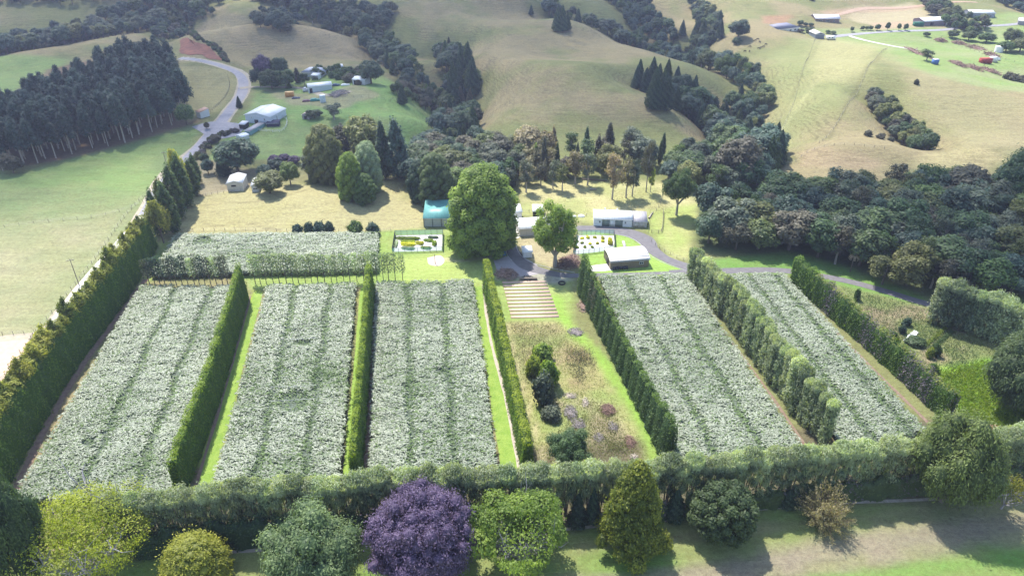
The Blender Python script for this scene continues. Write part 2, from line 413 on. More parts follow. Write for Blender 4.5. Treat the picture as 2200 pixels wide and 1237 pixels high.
streak([(1250, 1175), (1600, 1140), (1900, 1105), (2300, 1062)], (.25, .23, .13), 2.0, 2, .6, 1.5)
streak([(1700, 1262), (2000, 1222), (2350, 1185)], (.14, .26, .05), 3.5, 2, .8, 1.5)
streak([(1080, 545), (1000, 560), (950, 556)], (.45, .40, .24), 1.6, 1.5, .8, .5)
g = Geo()
nx, ny = len(GX), len(GY)
ii = (np.arange(ny - 1)[:, None] * nx + np.arange(nx - 1)[None]).ravel()
g.add(np.stack([FX, FY, ZZ.ravel()], 1), Q=np.stack([ii, ii + 1, ii + nx + 1, ii + nx], 1))
GM, nt, out = new_mat('grassland')
bs = N(nt, 'ShaderNodeBsdfPrincipled')
at = N(nt, 'ShaderNodeAttribute'); at.attribute_name = 'cover'
gp = geopos(nt)
f1 = noise(nt, .9, 7, .72, gp); f2 = noise(nt, .11, 5, .6, gp); f3 = noise(nt, 4.0, 4, .7, gp)
# contour-following sheep tracks and mowing streaks
sx = N(nt, 'ShaderNodeMapping'); sx.inputs['Scale'].default_value = (.03, .16, 1.4); nt.links.new(gp, sx.inputs['Vector'])
f4 = noise(nt, 1.6, 5, .65, sx.outputs[0], .6)
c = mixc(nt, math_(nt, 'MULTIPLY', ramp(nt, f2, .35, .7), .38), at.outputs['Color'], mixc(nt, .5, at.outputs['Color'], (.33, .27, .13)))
vv = math_(nt, 'ADD', math_(nt, 'MULTIPLY_ADD', ramp(nt, f1, .25, .75), .55, .58), math_(nt, 'MULTIPLY', ramp(nt, f4, .3, .7), .22))
vv = math_(nt, 'MULTIPLY', vv, math_(nt, 'MULTIPLY_ADD', ramp(nt, f3, .3, .7), .4, .72))
sepz = N(nt, 'ShaderNodeSeparateXYZ'); nt.links.new(gp, sepz.inputs[0])
ter = math_(nt, 'SINE', math_(nt, 'ADD', math_(nt, 'MULTIPLY', sepz.outputs[2], 5.2), math_(nt, 'MULTIPLY', noise(nt, .09, 4, .6, gp), 26.0)))
steep = N(nt, 'ShaderNodeSeparateXYZ'); nt.links.new(N(nt, 'ShaderNodeNewGeometry').outputs['True Normal'], steep.inputs[0])
stp = ramp(nt, steep.outputs[2], .998, .965)
ter = math_(nt, 'MULTIPLY', math_(nt, 'MULTIPLY', ramp(nt, ter, .2, 1.0), stp), ramp(nt, noise(nt, .05, 3, .6, gp), .4, .6))
vv = math_(nt, 'MULTIPLY', vv, math_(nt, 'MULTIPLY_ADD', ter, -.26, 1.0))
tuf = ramp(nt, noise(nt, .55, 3, .5, gp), .60, .68)
vv = math_(nt, 'MULTIPLY', vv, math_(nt, 'MULTIPLY_ADD', math_(nt, 'MULTIPLY', tuf, ramp(nt, f2, .42, .6)), -.22, 1.0))
hs = N(nt, 'ShaderNodeHueSaturation'); nt.links.new(vv, hs.inputs['Value']); nt.links.new(c, hs.inputs['Color'])
nt.links.new(math_(nt, 'MULTIPLY_ADD', f1, .06, .475), hs.inputs['Hue'])
nt.links.new(hs.outputs[0], bs.inputs['Base Color'])
bs.inputs['Roughness'].default_value = .95; bs.inputs['Specular IOR Level'].default_value = .15
hh = math_(nt, 'ADD', math_(nt, 'MULTIPLY', f4, .7), math_(nt, 'MULTIPLY', f1, .5))
nt.links.new(bump(nt, hh, .8, .9), bs.inputs['Normal'])
nt.links.new(bs.outputs[0], out.inputs[0])
gr = g.obj('ground', GM, smooth_=True); tag(gr, kind='structure')
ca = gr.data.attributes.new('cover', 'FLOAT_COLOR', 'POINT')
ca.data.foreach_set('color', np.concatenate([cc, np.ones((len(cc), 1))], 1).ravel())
def ribbon(name, px, width, mat, off=.05, cross=3, n=6, kind='structure', step=None, wob=0.0, world_pts=None):
    """a sheet of the given width draped on the terrain along a line of photograph pixels"""
    P = np.array(world_pts) if world_pts is not None else np.array([ground(a, b)[:2] for a, b in px])
    P = catmull(P, n)
    d = np.gradient(P, axis=0); L = np.hypot(d[:, 0], d[:, 1]); nrm = np.stack([-d[:, 1] / L, d[:, 0] / L], 1)
    W = np.interp(np.linspace(0, 1, len(P)), np.linspace(0, 1, len(width)), width) if hasattr(width, '__len__') else np.full(len(P), width)
    W = W + (np.random.RandomState(3).rand(len(P)) - .5) * wob
    s = np.linspace(-.5, .5, cross)
    X = P[:, None, 0] + nrm[:, None, 0] * W[:, None] * s; Y = P[:, None, 1] + nrm[:, None, 1] * W[:, None] * s
    Z = height(X, Y) + off
    i = (np.arange(len(P) - 1)[:, None] * cross + np.arange(cross - 1)[None]).ravel()
    o = Geo().add(np.stack([X, Y, Z], -1).reshape(-1, 3), Q=np.stack([i, i + 1, i + cross + 1, i + cross], 1)).obj(name, mat)
    return tag(o, kind=kind)
def patch(name, px, mat, off=.05, kind='structure', n=4, jag=0.0):
    """a filled outline draped on the terrain"""
    w = np.array([ground(a, b)[:2] for a, b in px]); w = catmull(np.vstack([w, w[:1]]), n)[:-1]
    r = np.random.RandomState(len(px)); w = w + (r.rand(*w.shape) - .5) * jag
    c = w.mean(0); rings = [0, .34, .67, 1.0]; V = [(c[0], c[1])]
    for q in rings[1:]: V += [tuple(c + (p - c) * q) for p in w]
    m = len(w); V = np.array(V); Z = height(V[:, 0], V[:, 1]) + off
    T = [(0, 1 + j, 1 + (j + 1) % m) for j in range(m)]
    Q = [(1 + k * m + j, 1 + (k + 1) * m + j, 1 + (k + 1) * m + (j + 1) % m, 1 + k * m + (j + 1) % m) for k in range(2) for j in range(m)]
    o = Geo().add(np.column_stack([V, Z]), Q=Q, T=T).obj(name, mat)
    return tag(o, kind=kind)
# ================================================================== vegetation
def unit(a): return a / (np.linalg.norm(a, axis=-1, keepdims=True) + 1e-9)
def leaf_quads(C, Nm, size, rng, jit=.6, asp=.55, along=None):
    n = unit(Nm + jit * rng.randn(*C.shape))
    r = rng.randn(*C.shape) if along is None else along + .35 * rng.randn(*C.shape)
    a = unit(np.cross(n, np.cross(r, n))); b = np.cross(n, a)
    s = size * (.6 + .8 * rng.rand(len(C), 1))
    return np.stack([C + a * s, C + b * s * asp, C - a * s, C - b * s * asp], 1)
_ico = None
def ico():
    global _ico
    if _ico is None:
        import bmesh
        bm = bmesh.new(); bmesh.ops.create_icosphere(bm, subdivisions=2, radius=1)
        _ico = (np.array([v.co[:] for v in bm.verts]), np.array([[v.index for v in f.verts] for f in bm.faces])); bm.free()
    return _ico
def sphere_dirs(rng, n):
    return unit(rng.randn(n, 3))
def lump_crown(g, rng, L, n, leaf, jit=.6, asp=.55, core=.78, m=0, along=None, over=.86, fuzz=.14, vl=.55, open_=None):
    """leaves over a set of lumps L (k,6: centre, radii)"""
    L = np.asarray(L, float); w = (L[:, 3] * L[:, 5] + L[:, 3] * L[:, 4]); w /= w.sum()
    k = rng.choice(len(L), n, p=w); d = sphere_dirs(rng, n)
    rr = L[k, 3:] * (1 + fuzz * rng.randn(n, 1))
    P = L[k, :3] + d * rr
    ok = np.ones(n, bool)
    for i in range(len(L)):
        q = (((P - L[i, :3]) / (L[i, 3:] * over)) ** 2).sum(1)
        ok &= (q > 1) | (k == i)
    if open_ is not None: ok &= open_(P, rng)
    P, d, k = P[ok], d[ok], k[ok]
    vr = rng.rand(len(L))
    v = vl * vr[k] + (1 - vl) * rng.rand(len(P))
    al = None
    if along == 'out': al = unit(P - L[:, :3].mean(0))
    elif along is not None: al = np.tile(np.array(along, float), (len(P), 1)) + .3 * d
    g.quads(leaf_quads(P, d / L[k, 3:] * L[k, 3:4] + np.array([0, 0, .65]), leaf, rng, jit, asp, al), v, m)
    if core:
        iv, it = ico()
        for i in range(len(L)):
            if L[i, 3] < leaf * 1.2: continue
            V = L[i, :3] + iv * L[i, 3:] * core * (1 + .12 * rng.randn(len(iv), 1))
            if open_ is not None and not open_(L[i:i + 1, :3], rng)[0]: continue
            g.add(V, T=it, v=(.15 if core < .85 else .5) * vr[i], m=m)  # dark core tone stands in for the shade between leaf clumps
def dome_lumps(rng, R, H, z0, k, lr=.42, squash=.85, irr=.12, inner=True):
    """lumps over an ovoid crown of radius R between z0 and z0+H"""
    i = np.arange(k) + .5; ph = np.arccos(1 - 1.75 * i / k); th = math.pi * (1 + 5 ** .5) * i + rng.rand() * 6
    d = np.stack([np.cos(th) * np.sin(ph), np.sin(th) * np.sin(ph), np.cos(ph)], 1)
    rr = (1 - lr * .75) * (1 + irr * rng.randn(k, 1))
    c = d * rr * np.array([R, R, H / 2]) + np.array([0, 0, z0 + H / 2])
    r = R * lr * (.75 + .5 * rng.rand(k, 1))
    L = np.concatenate([c, r, r, r * squash], 1)
    if inner: L = np.vstack([L, [[0, 0, z0 + H / 2, R * .62, R * .62, H * .33]]])
    return L
def limbs(g, rng, top, k, z0, spread, r0, m=0, sub=3, n=6, bend=.25, twigs=True):
    """a trunk that divides into k limbs"""
    g.tube([(0, 0, -.3), (.05 * r0, 0, z0 * .5), (0, .1 * r0, z0)], [r0 * 1.25, r0, r0 * .85], n, m=m)
    for i in range(k):
        a = 2 * math.pi * (i + rng.rand() * .6) / k; s = spread * (.7 + .5 * rng.rand()); h = (top - z0) * (.55 + .45 * rng.rand())
        p0 = np.array([0, 0, z0 * .92]); p2 = np.array([math.cos(a) * s, math.sin(a) * s, z0 + h]); p1 = (p0 + p2) / 2 + np.array([math.cos(a), math.sin(a), -.4]) * s * bend * .6
        g.tube([p0, (p0 + p1) / 2 + rng.randn(3) * .05 * s, p1, (p1 + p2) / 2 + rng.randn(3) * .08 * s, p2], [r0 * .6, r0 * .5, r0 * .36, r0 * .24, r0 * .08], 5, m=m)
        if twigs:
            for j in range(sub):
                t = .35 + .5 * rng.rand(); q = p1 * (1 - t) + p2 * t; e = q + rng.randn(3) * s * .28 + np.array([0, 0, s * .25])
                g.tube([q, (q + e) / 2 + rng.randn(3) * .06 * s, e], [r0 * .22, r0 * .14, r0 * .04], 4, m=m)
BARK = surf_mat('bark', (.19, .155, .125), (.10, .08, .065), 6, .9, .15, .6)
BARK_PALE = surf_mat('pale_bark', (.42, .38, .33), (.26, .22, .19), 5, .9, .15, .5)
LM = dict(
    dark=leaf_mat('leaf_dark', (.028, .056, .024), (.095, .145, .052), .28),
    deep=leaf_mat('leaf_deep', (.022, .048, .032), (.068, .112, .060), .22),
    olive=leaf_mat('leaf_olive', (.050, .068, .022), (.175, .19, .065), .3),
    grey=leaf_mat('leaf_grey', (.050, .070, .046), (.145, .165, .11), .25),
    brown=leaf_mat('leaf_brown', (.050, .052, .034), (.120, .112, .072), .25),
    mid=leaf_mat('leaf_mid', (.035, .070, .022), (.125, .185, .055), .35),
    fresh=leaf_mat('leaf_fresh', (.055, .105, .022), (.24, .30, .055), .45),
    lime=leaf_mat('leaf_lime', (.12, .20, .018), (.30, .36, .03), .5, hue=.04),
    gold=leaf_mat('leaf_gold', (.085, .11, .018), (.33, .33, .055), .4, hue=.06),
    tan=leaf_mat('leaf_tan', (.14, .12, .065), (.36, .30, .18), .3),
    blue=leaf_mat('leaf_blue', (.028, .058, .045), (.070, .115, .080), .2),
    purple=leaf_mat('leaf_purple', (.050, .034, .070), (.150, .105, .19), .2, hue=.03),
    willow=leaf_mat('leaf_willow', (.105, .145, .085), (.43, .47, .31), .45, hue=.05),
    pine=leaf_mat('leaf_pine', (.015, .036, .030), (.050, .090, .066), .15, hue=.03),
    pale=leaf_mat('leaf_pale', (.12, .17, .10), (.34, .40, .25), .35, hue=.04),
    hedge=leaf_mat('leaf_hedge', (.05, .105, .018), (.19, .28, .04), .5, hue=.03, var=.2),
    cypress=leaf_mat('leaf_cypress', (.032, .068, .024), (.11, .165, .045), .35, hue=.03, var=.4),
    vinewall=leaf_mat('leaf_vinewall', (.05, .065, .055), (.13, .15, .12), .3, hue=.05),
    purplegrey=leaf_mat('leaf_purplegrey', (.075, .065, .075), (.17, .15, .165), .25, hue=.04),
    yellow=leaf_mat('leaf_yellow', (.38, .37, .03), (.75, .70, .08), .5, hue=.02),
)
PROTO = {}
class Proto: pass
def proto(key, crown, trunk, H, Rad, leaf='dark', bark=BARK):
    p = Proto(); p.h = H; p.w = 2 * Rad
    p.crown = crown.mesh(key + '_crown', LM[leaf]); p.trunk = trunk.mesh(key + '_trunk', bark) if trunk else None
    j = Geo()
    for src, mi in ((crown, 0), (trunk, 1)):
        if src:
            for V in [np.concatenate(src.V)]: j.add(V, Q=np.concatenate(src.Q) if src.Q else None, T=np.concatenate(src.T) if src.T else None, v=np.concatenate(src.v), m=mi)
    p.joined = j.mesh(key, [LM[leaf], bark]); p.leaf = leaf; p.bark = bark
    PROTO[key] = p; return p
def place(key, p, h, w=None, rz=None, leaf=None, name='tree', label=None, cat='tree', group=None, parts=True, tilt=0.0, bark=None):
    pr = PROTO[key]; s = h / pr.h; sw = s if w is None else w / pr.w
    rz = random.random() * 6.28 if rz is None else rz
    lm = LM[leaf or pr.leaf]
    loc = (p[0], p[1], p[2] - .05)
    if parts and pr.trunk:
        r = empty(name, loc, rz, label, cat, group); r.scale = (sw, sw, s); r.rotation_euler[0] = tilt
        for nm, me, mt in (('trunk', pr.trunk, bark or pr.bark), ('crown', pr.crown, lm)):
            o = bpy.data.objects.new(nm, me); COL.objects.link(o); o.parent = r
            o.material_slots[0].link = 'OBJECT'; o.material_slots[0].material = mt
        return r
    o = bpy.data.objects.new(name, pr.joined if pr.trunk else pr.crown); COL.objects.link(o)
    o.location = loc; o.rotation_euler = (tilt, 0, rz); o.scale = (sw, sw, s)
    o.material_slots[0].link = 'OBJECT'; o.material_slots[0].material = lm
    if pr.trunk and bark: o.material_slots[1].link = 'OBJECT'; o.material_slots[1].material = bark
    return tag(o, label, cat, group)
def at_px(key, px, pyb, pyt, wpx=None, **k):
    p = ground(px, pyb); h = max(.5, top_z(p, pyt) - p.z); q = (p[0], p[1], p.z + .6 * h)
    return place(key, p, h, None if wpx is None else wpx * mpp(q), **k)
# --- prototypes
for i in range(3):
    rng = np.random.RandomState(20 + i); c = Geo(); t = Geo()
    lump_crown(c, rng, dome_lumps(rng, 4.6, 8.0, 2.2, 16 + 3 * i, .40, .8, .16), 4300, .34, .42, .6, fuzz=.10)
    limbs(t, rng, 8, 5, 2.6, 2.6, .34, twigs=False)
    proto('broad%d' % i, c, t, 10.4, 4.8)
for i in range(2):   # rugged native bush tree: irregular, several tops
    rng = np.random.RandomState(40 + i); c = Geo(); t = Geo()
    L = []
    for q in range(17):
        a = rng.rand() * 6.28; r = 3.6 * rng.rand() ** .6; z = 3 + 7.5 * (1 - (r / 4.4) ** 2) * (.35 + .65 * rng.rand()); s = .9 + 1.0 * rng.rand()
        L.append([r * math.cos(a), r * math.sin(a), z, s * 1.15, s * 1.15, s])
    lump_crown(c, rng, L, 4600, .31, .5, .5, .74, fuzz=.17)
    limbs(t, rng, 9, 5, 3.0, 2.6, .28)
    proto('bush%d' % i, c, t, 11.0, 4.5, 'olive')
for i in range(2):   # conifer
    rng = np.random.RandomState(60 + i); c = Geo(); t = Geo()
    n = 5200; h = rng.rand(n) ** .75; h = 1 - h; th = rng.rand(n) * 6.28
    lob = 1 + .16 * np.sin(th * 5 + h * 31) + .12 * np.sin(th * 9 - h * 47 + 2) + .1 * np.sin(h * 70)
    rad = 3.3 * np.minimum((1 - h) ** .8, 1) * lob * np.clip(h * 7 + .6, 0, 1)
    P = np.stack([rad * np.cos(th), rad * np.sin(th), .8 + h * 14], 1)
    out_ = np.stack([np.cos(th), np.sin(th), np.full(n, .45)], 1)
    c.quads(leaf_quads(P, out_, .38, rng, .5, .42, np.stack([np.cos(th), np.sin(th), np.full(n, .25 if i else -.5)], 1)), np.clip(.5 + .35 * np.sin(th * 5 + h * 31) + .3 * rng.randn(n), 0, 1))
    iv, it = ico(); V = iv * 1.0; hh = (V[:, 2] + 1) / 2
    c.add(np.stack([V[:, 0] / (np.hypot(V[:, 0], V[:, 1]) + .001) * 2.5 * (1 - hh) ** .9, V[:, 1] / (np.hypot(V[:, 0], V[:, 1]) + .001) * 2.5 * (1 - hh) ** .9, 1.2 + hh * 12], 1), T=it, v=.1)
    t.tube([(0, 0, -.4), (0, 0, 3), (0, 0, 10)], [.35, .28, .08], 6)
    proto('conifer%d' % i, c, t, 15, 3.5, 'deep')
for i in range(3):   # plantation pine: long bare stem, plume crown
    rng = np.random.RandomState(80 + i); c = Geo(); t = Geo(); L = []
    for q in range(22):
        f = q / 21; a = q * 2.4 + rng.rand(); r = (2.5 * (1 - f) ** .7 + .1) * (.6 + .5 * rng.rand()); z = 9.5 + 11.5 * f
        L.append([r * math.cos(a), r * math.sin(a), z, 1.35 - .5 * f, 1.35 - .5 * f, 1.5 - .3 * f])
    lump_crown(c, rng, L, 2600, .46, .6, .34, .66, along=(0, 0, 1.0), fuzz=.25)
    t.tube([(0, 0, -.5), (.1, 0, 8), (0, .1, 20)], [.27, .21, .08], 6)
    proto('pine%d' % i, c, t, 23.5, 3.2, 'pine', BARK_PALE)
for i in range(2):   # upright poplar / tall dense conifer column
    rng = np.random.RandomState(100 + i); c = Geo(); t = Geo(); L = []
    for q in range(26):
        f = q / 25; a = q * 2.4; r = .95 * math.sin(math.pi * min(1, .18 + f * .8)) * (1.1 if i == 0 else 1.5)
        L.append([r * math.cos(a), r * math.sin(a), 1.5 + 13 * f, .95 - .45 * f, .95 - .45 * f, 1.5])
    lump_crown(c, rng, L, 3200, .30, .6, .4, .72, along=(0, 0, 1.0), fuzz=.2)
    t.tube([(0, 0, -.4), (0, 0, 5), (0, 0, 12)], [.26, .2, .06], 6)
    proto('poplar%d' % i, c, t, 16, 2.2, 'deep')
for i in range(3):   # open, wispy gum with visible limbs
    rng = np.random.RandomState(120 + i); c = Geo(); t = Geo(); L = []
    t.tube([(0, 0, -.4), (.15, 0, 2.5), (-.1, .2, 5.5), (.2, 0, 9)], [.36, .28, .2, .08], 7)
    for q in range(15):
        a = q * 2.4 + rng.rand(); z = 4.5 + 7.5 * rng.rand(); r = 2.7 * rng.rand() ** .5 * (1.15 - abs(z - 8) / 7); s = .75 + .6 * rng.rand()
        L.append([r * math.cos(a), r * math.sin(a), z, s, s, s * .9])
        t.tube([(0, 0, z * .62), (r * .5 * math.cos(a), r * .5 * math.sin(a), z * .82), (r * math.cos(a), r * math.sin(a), z)], [.13, .08, .03], 4)
    lump_crown(c, rng, L, 2300, .30, .9, .5, .45, fuzz=.32, vl=.4)
    proto('gum%d' % i, c, t, 12.8, 3.6, 'grey', BARK_PALE)
for i in range(3):   # feathery shelter willow: pale sprays upward from several stems
    rng = np.random.RandomState(140 + i); c = Geo(); t = Geo(); L = []
    for q in range(9):
        a = q * .7 * 1.0 + rng.rand() * .5; r = 1.25 * (.3 + .7 * rng.rand()); z = 9.0 + rng.rand() * 1.3
        L.append([r * math.cos(a), r * math.sin(a), z, .95, .95, 1.5])
    for q in range(14):
        a = q * 2.4; r = 1.5 * (.4 + .6 * rng.rand()); z = 1.1 + 7.4 * (q / 13)
        L.append([r * math.cos(a), r * math.sin(a), z, 1.05, 1.05, 1.3])
    lump_crown(c, rng, L, 5200, .26, .75, .34, .62, along=(0, 0, 1.2), fuzz=.2, vl=.3)
    n = 2600; a = rng.rand(n) * 6.28; r = 1.9 * rng.rand(n) ** .5
    P = np.stack([r * np.cos(a), r * np.sin(a), 10.0 + rng.rand(n) * 1.1 - r * .3], 1)
    c.quads(leaf_quads(P, np.stack([np.cos(a), np.sin(a), .3 + 0 * a], 1), .34, rng, .7, .2, np.stack([.3 * np.cos(a), .3 * np.sin(a), 1 + 0 * a], 1)), .75 + .35 * rng.rand(n))
    for q in range(3):
        a = q * 2.1 + rng.rand(); t.tube([(.15 * math.cos(a), .15 * math.sin(a), -.3), (.4 * math.cos(a), .4 * math.sin(a), 3.5), (1.0 * math.cos(a), 1.0 * math.sin(a), 8)], [.17, .13, .05], 5)
    proto('willow%d' % i, c, t, 11.2, 2.3, 'willow')
for i in range(3):   # taller belt willow: crown held high on visible stems
    rng = np.random.RandomState(150 + i); c = Geo(); t = Geo(); L = []
    for q in range(11):
        a = q * .7 + rng.rand() * .5; r = 1.35 * (.2 + .8 * rng.rand()); z = 9.0 + rng.rand() * 1.3
        L.append([r * math.cos(a), r * math.sin(a), z, .85, .85, 1.4])
    for q in range(9):
        a = q * 2.4; r = 1.7 * (.4 + .6 * rng.rand()); z = 3.3 + 5.3 * (q / 8)
        L.append([r * math.cos(a), r * math.sin(a), z, .8, .8, .95])
    lump_crown(c, rng, L, 4600, .24, .6, .34, .6, along=(0, 0, 1.2), fuzz=.22, vl=.4)
    n = 2600; a = rng.rand(n) * 6.28; r = 2.0 * rng.rand(n) ** .5
    P = np.stack([r * np.cos(a), r * np.sin(a), 9.9 + rng.rand(n) * 1.3 - r * .3], 1)
    c.quads(leaf_quads(P, np.stack([np.cos(a), np.sin(a), .5 + 0 * a], 1), .34, rng, .7, .18, np.stack([.3 * np.cos(a), .3 * np.sin(a), 1 + 0 * a], 1)), .7 + .4 * rng.rand(n))
    for q in range(4):
        a = q * 1.7 + rng.rand(); e = 1.5 * rng.rand() + .5; t.tube([(.2 * math.cos(a), .2 * math.sin(a), -.3), (.5 * math.cos(a), .5 * math.sin(a), 3.8), (e * math.cos(a), e * math.sin(a), 8.5)], [.15, .12, .05], 5)
    proto('beltwillow%d' % i, c, t, 11.2, 2.3, 'willow')
for i in range(3):   # thin pruned shelter tree with bare stem
    rng = np.random.RandomState(160 + i); c = Geo(); t = Geo()
    n = 430; z = 2.4 + 6.0 * rng.rand(n) ** .85; x = 1.35 * (rng.rand(n) * 2 - 1) * (1 - .12 * abs(z - 5)); y = .55 * rng.randn(n) * .6
    P = np.stack([x, y, z], 1)
    c.quads(leaf_quads(P, np.stack([x, y, .5 + 0 * z], 1), .23, rng, .9, .5), np.clip(.2 + .09 * z + .25 * rng.randn(n), 0, 1))
    t.tube([(0, 0, -.3), (.05, 0, 3), (0, .05, 7.6)], [.13, .10, .04], 5)
    for q in range(11):
        z0 = 2.3 + q * .5; s = 1 if q % 2 else -1
        t.tube([(0, 0, z0), (s * .6, .1 * rng.randn(), z0 + .35), (s * 1.15, .2 * rng.randn(), z0 + .9)], [.05, .035, .015], 4)
    proto('shelter%d' % i, c, t, 8.2, 1.4, 'pale')
for i in range(2):   # shrub
    rng = np.random.RandomState(180 + i); c = Geo()
    lump_crown(c, rng, dome_lumps(rng, 1.6, 2.4, -.2, 11, .45, .8, .18), 1700, .19, .8, .5)
    proto('shrub%d' % i, c, None, 2.3, 1.75, 'mid')
for i in range(2):   # long low flower shrub
    rng = np.random.RandomState(185 + i); c = Geo()
    lump_crown(c, rng, dome_lumps(rng, .8, 1.0, -.15, 8, .5, .8, .2), 1100, .12, .8, .6, .85)
    proto('tuft%d' % i, c, None, .95, .9, 'yellow')
rng = np.random.RandomState(190); c = Geo(); t = Geo()      # tree fern
t.tube([(0, 0, -.3), (.05, 0, 2.4), (0, 0, 4)], [.2, .16, .18], 7)
for q in range(16):
    a = q * 6.283 / 16 + rng.rand() * .3; nseg = 9; pts = []
    for s in range(nseg + 1):
        f = s / nseg; r = 2.6 * f; pts.append((r * math.cos(a), r * math.sin(a), 4 + .9 * math.sin(f * 2.4) - 1.0 * f * f))
    pts = np.array(pts); side = np.array([-math.sin(a), math.cos(a), 0])
    for s in range(nseg):
        w0 = .42 * math.sin(math.pi * min(1, (s + .6) / nseg * .92)) + .05; m_ = (pts[s] + pts[s + 1]) / 2; d = (pts[s + 1] - pts[s]) * .42
        for sg in (1, -1):
            e = m_ + side * sg * w0 * 1.2 + np.array([math.cos(a), math.sin(a), -.25]) * w0 * .6
            c.quads(np.array([[m_ - d, m_ + d, e + d * .4, e - d * .4]]), .3 + .6 * rng.rand(1))
proto('fern', c, t, 4.9, 2.6, 'mid')
def fill(poly_px, spacing, keys, hr, leaves, name, label, group, seed, cat='tree', parts=False, wr=(.9, 1.2), maxn=400, world_poly=None, bark=None):
    poly = world_poly or gpoly(poly_px)
    rng = random.Random(seed); pts = []
    xs = [p[0] for p in poly]; ys = [p[1] for p in poly]
    for _ in range(9000):
        x = rng.uniform(min(xs), max(xs)); y = rng.uniform(min(ys), max(ys))
        if not bool(inside(np.array(x), np.array(y), poly)): continue
        sp = spacing * rng.uniform(.8, 1.25)
        if all((x - a) ** 2 + (y - b) ** 2 > sp * sp for a, b in pts): pts.append((x, y))
        if len(pts) >= maxn: break
    for x, y in pts:
        h = rng.uniform(*hr); k = rng.choice(keys); pr = PROTO[k]
        place(k, (x, y, float(height(x, y))), h, h / pr.h * pr.w * rng.uniform(*wr), rng.uniform(0, 6.28), rng.choice(leaves), name, label, cat, group, parts, bark=bark)
    return pts
def fill_line(pts, halfw, spacing, keys, hr, leaves, name, label, group, seed, cat='tree', wr=(.9, 1.2), f0=0.0, f1=1.0, keep=1.0):
    rng = random.Random(seed); got = []
    P = np.array(pts); L = np.concatenate([[0], np.cumsum(np.hypot(*np.diff(P, axis=0).T))])
    for _ in range(3500):
        s = rng.uniform(f0, f1) * L[-1]; x = np.interp(s, L, P[:, 0]); y = np.interp(s, L, P[:, 1])
        if hasattr(halfw, '__len__'): hw = np.interp(s / L[-1], np.linspace(0, 1, len(halfw)), halfw)
        else: hw = halfw
        a = rng.uniform(0, 6.28); r = hw * math.sqrt(rng.random()); x += r * math.cos(a); y += r * math.sin(a)
        sp = spacing * rng.uniform(.8, 1.2)
        if all((x - a_) ** 2 + (y - b) ** 2 > sp * sp for a_, b in got): got.append((x, y))
    for x, y in got:
        if rng.random() > keep: continue
        h = rng.uniform(*hr); k = rng.choice(keys); pr = PROTO[k]
        place(k, (x, y, float(height(x, y))), h, h / pr.h * pr.w * rng.uniform(*wr), rng.uniform(0, 6.28), rng.choice(leaves), name, label, cat, group, False)
    return len(got)
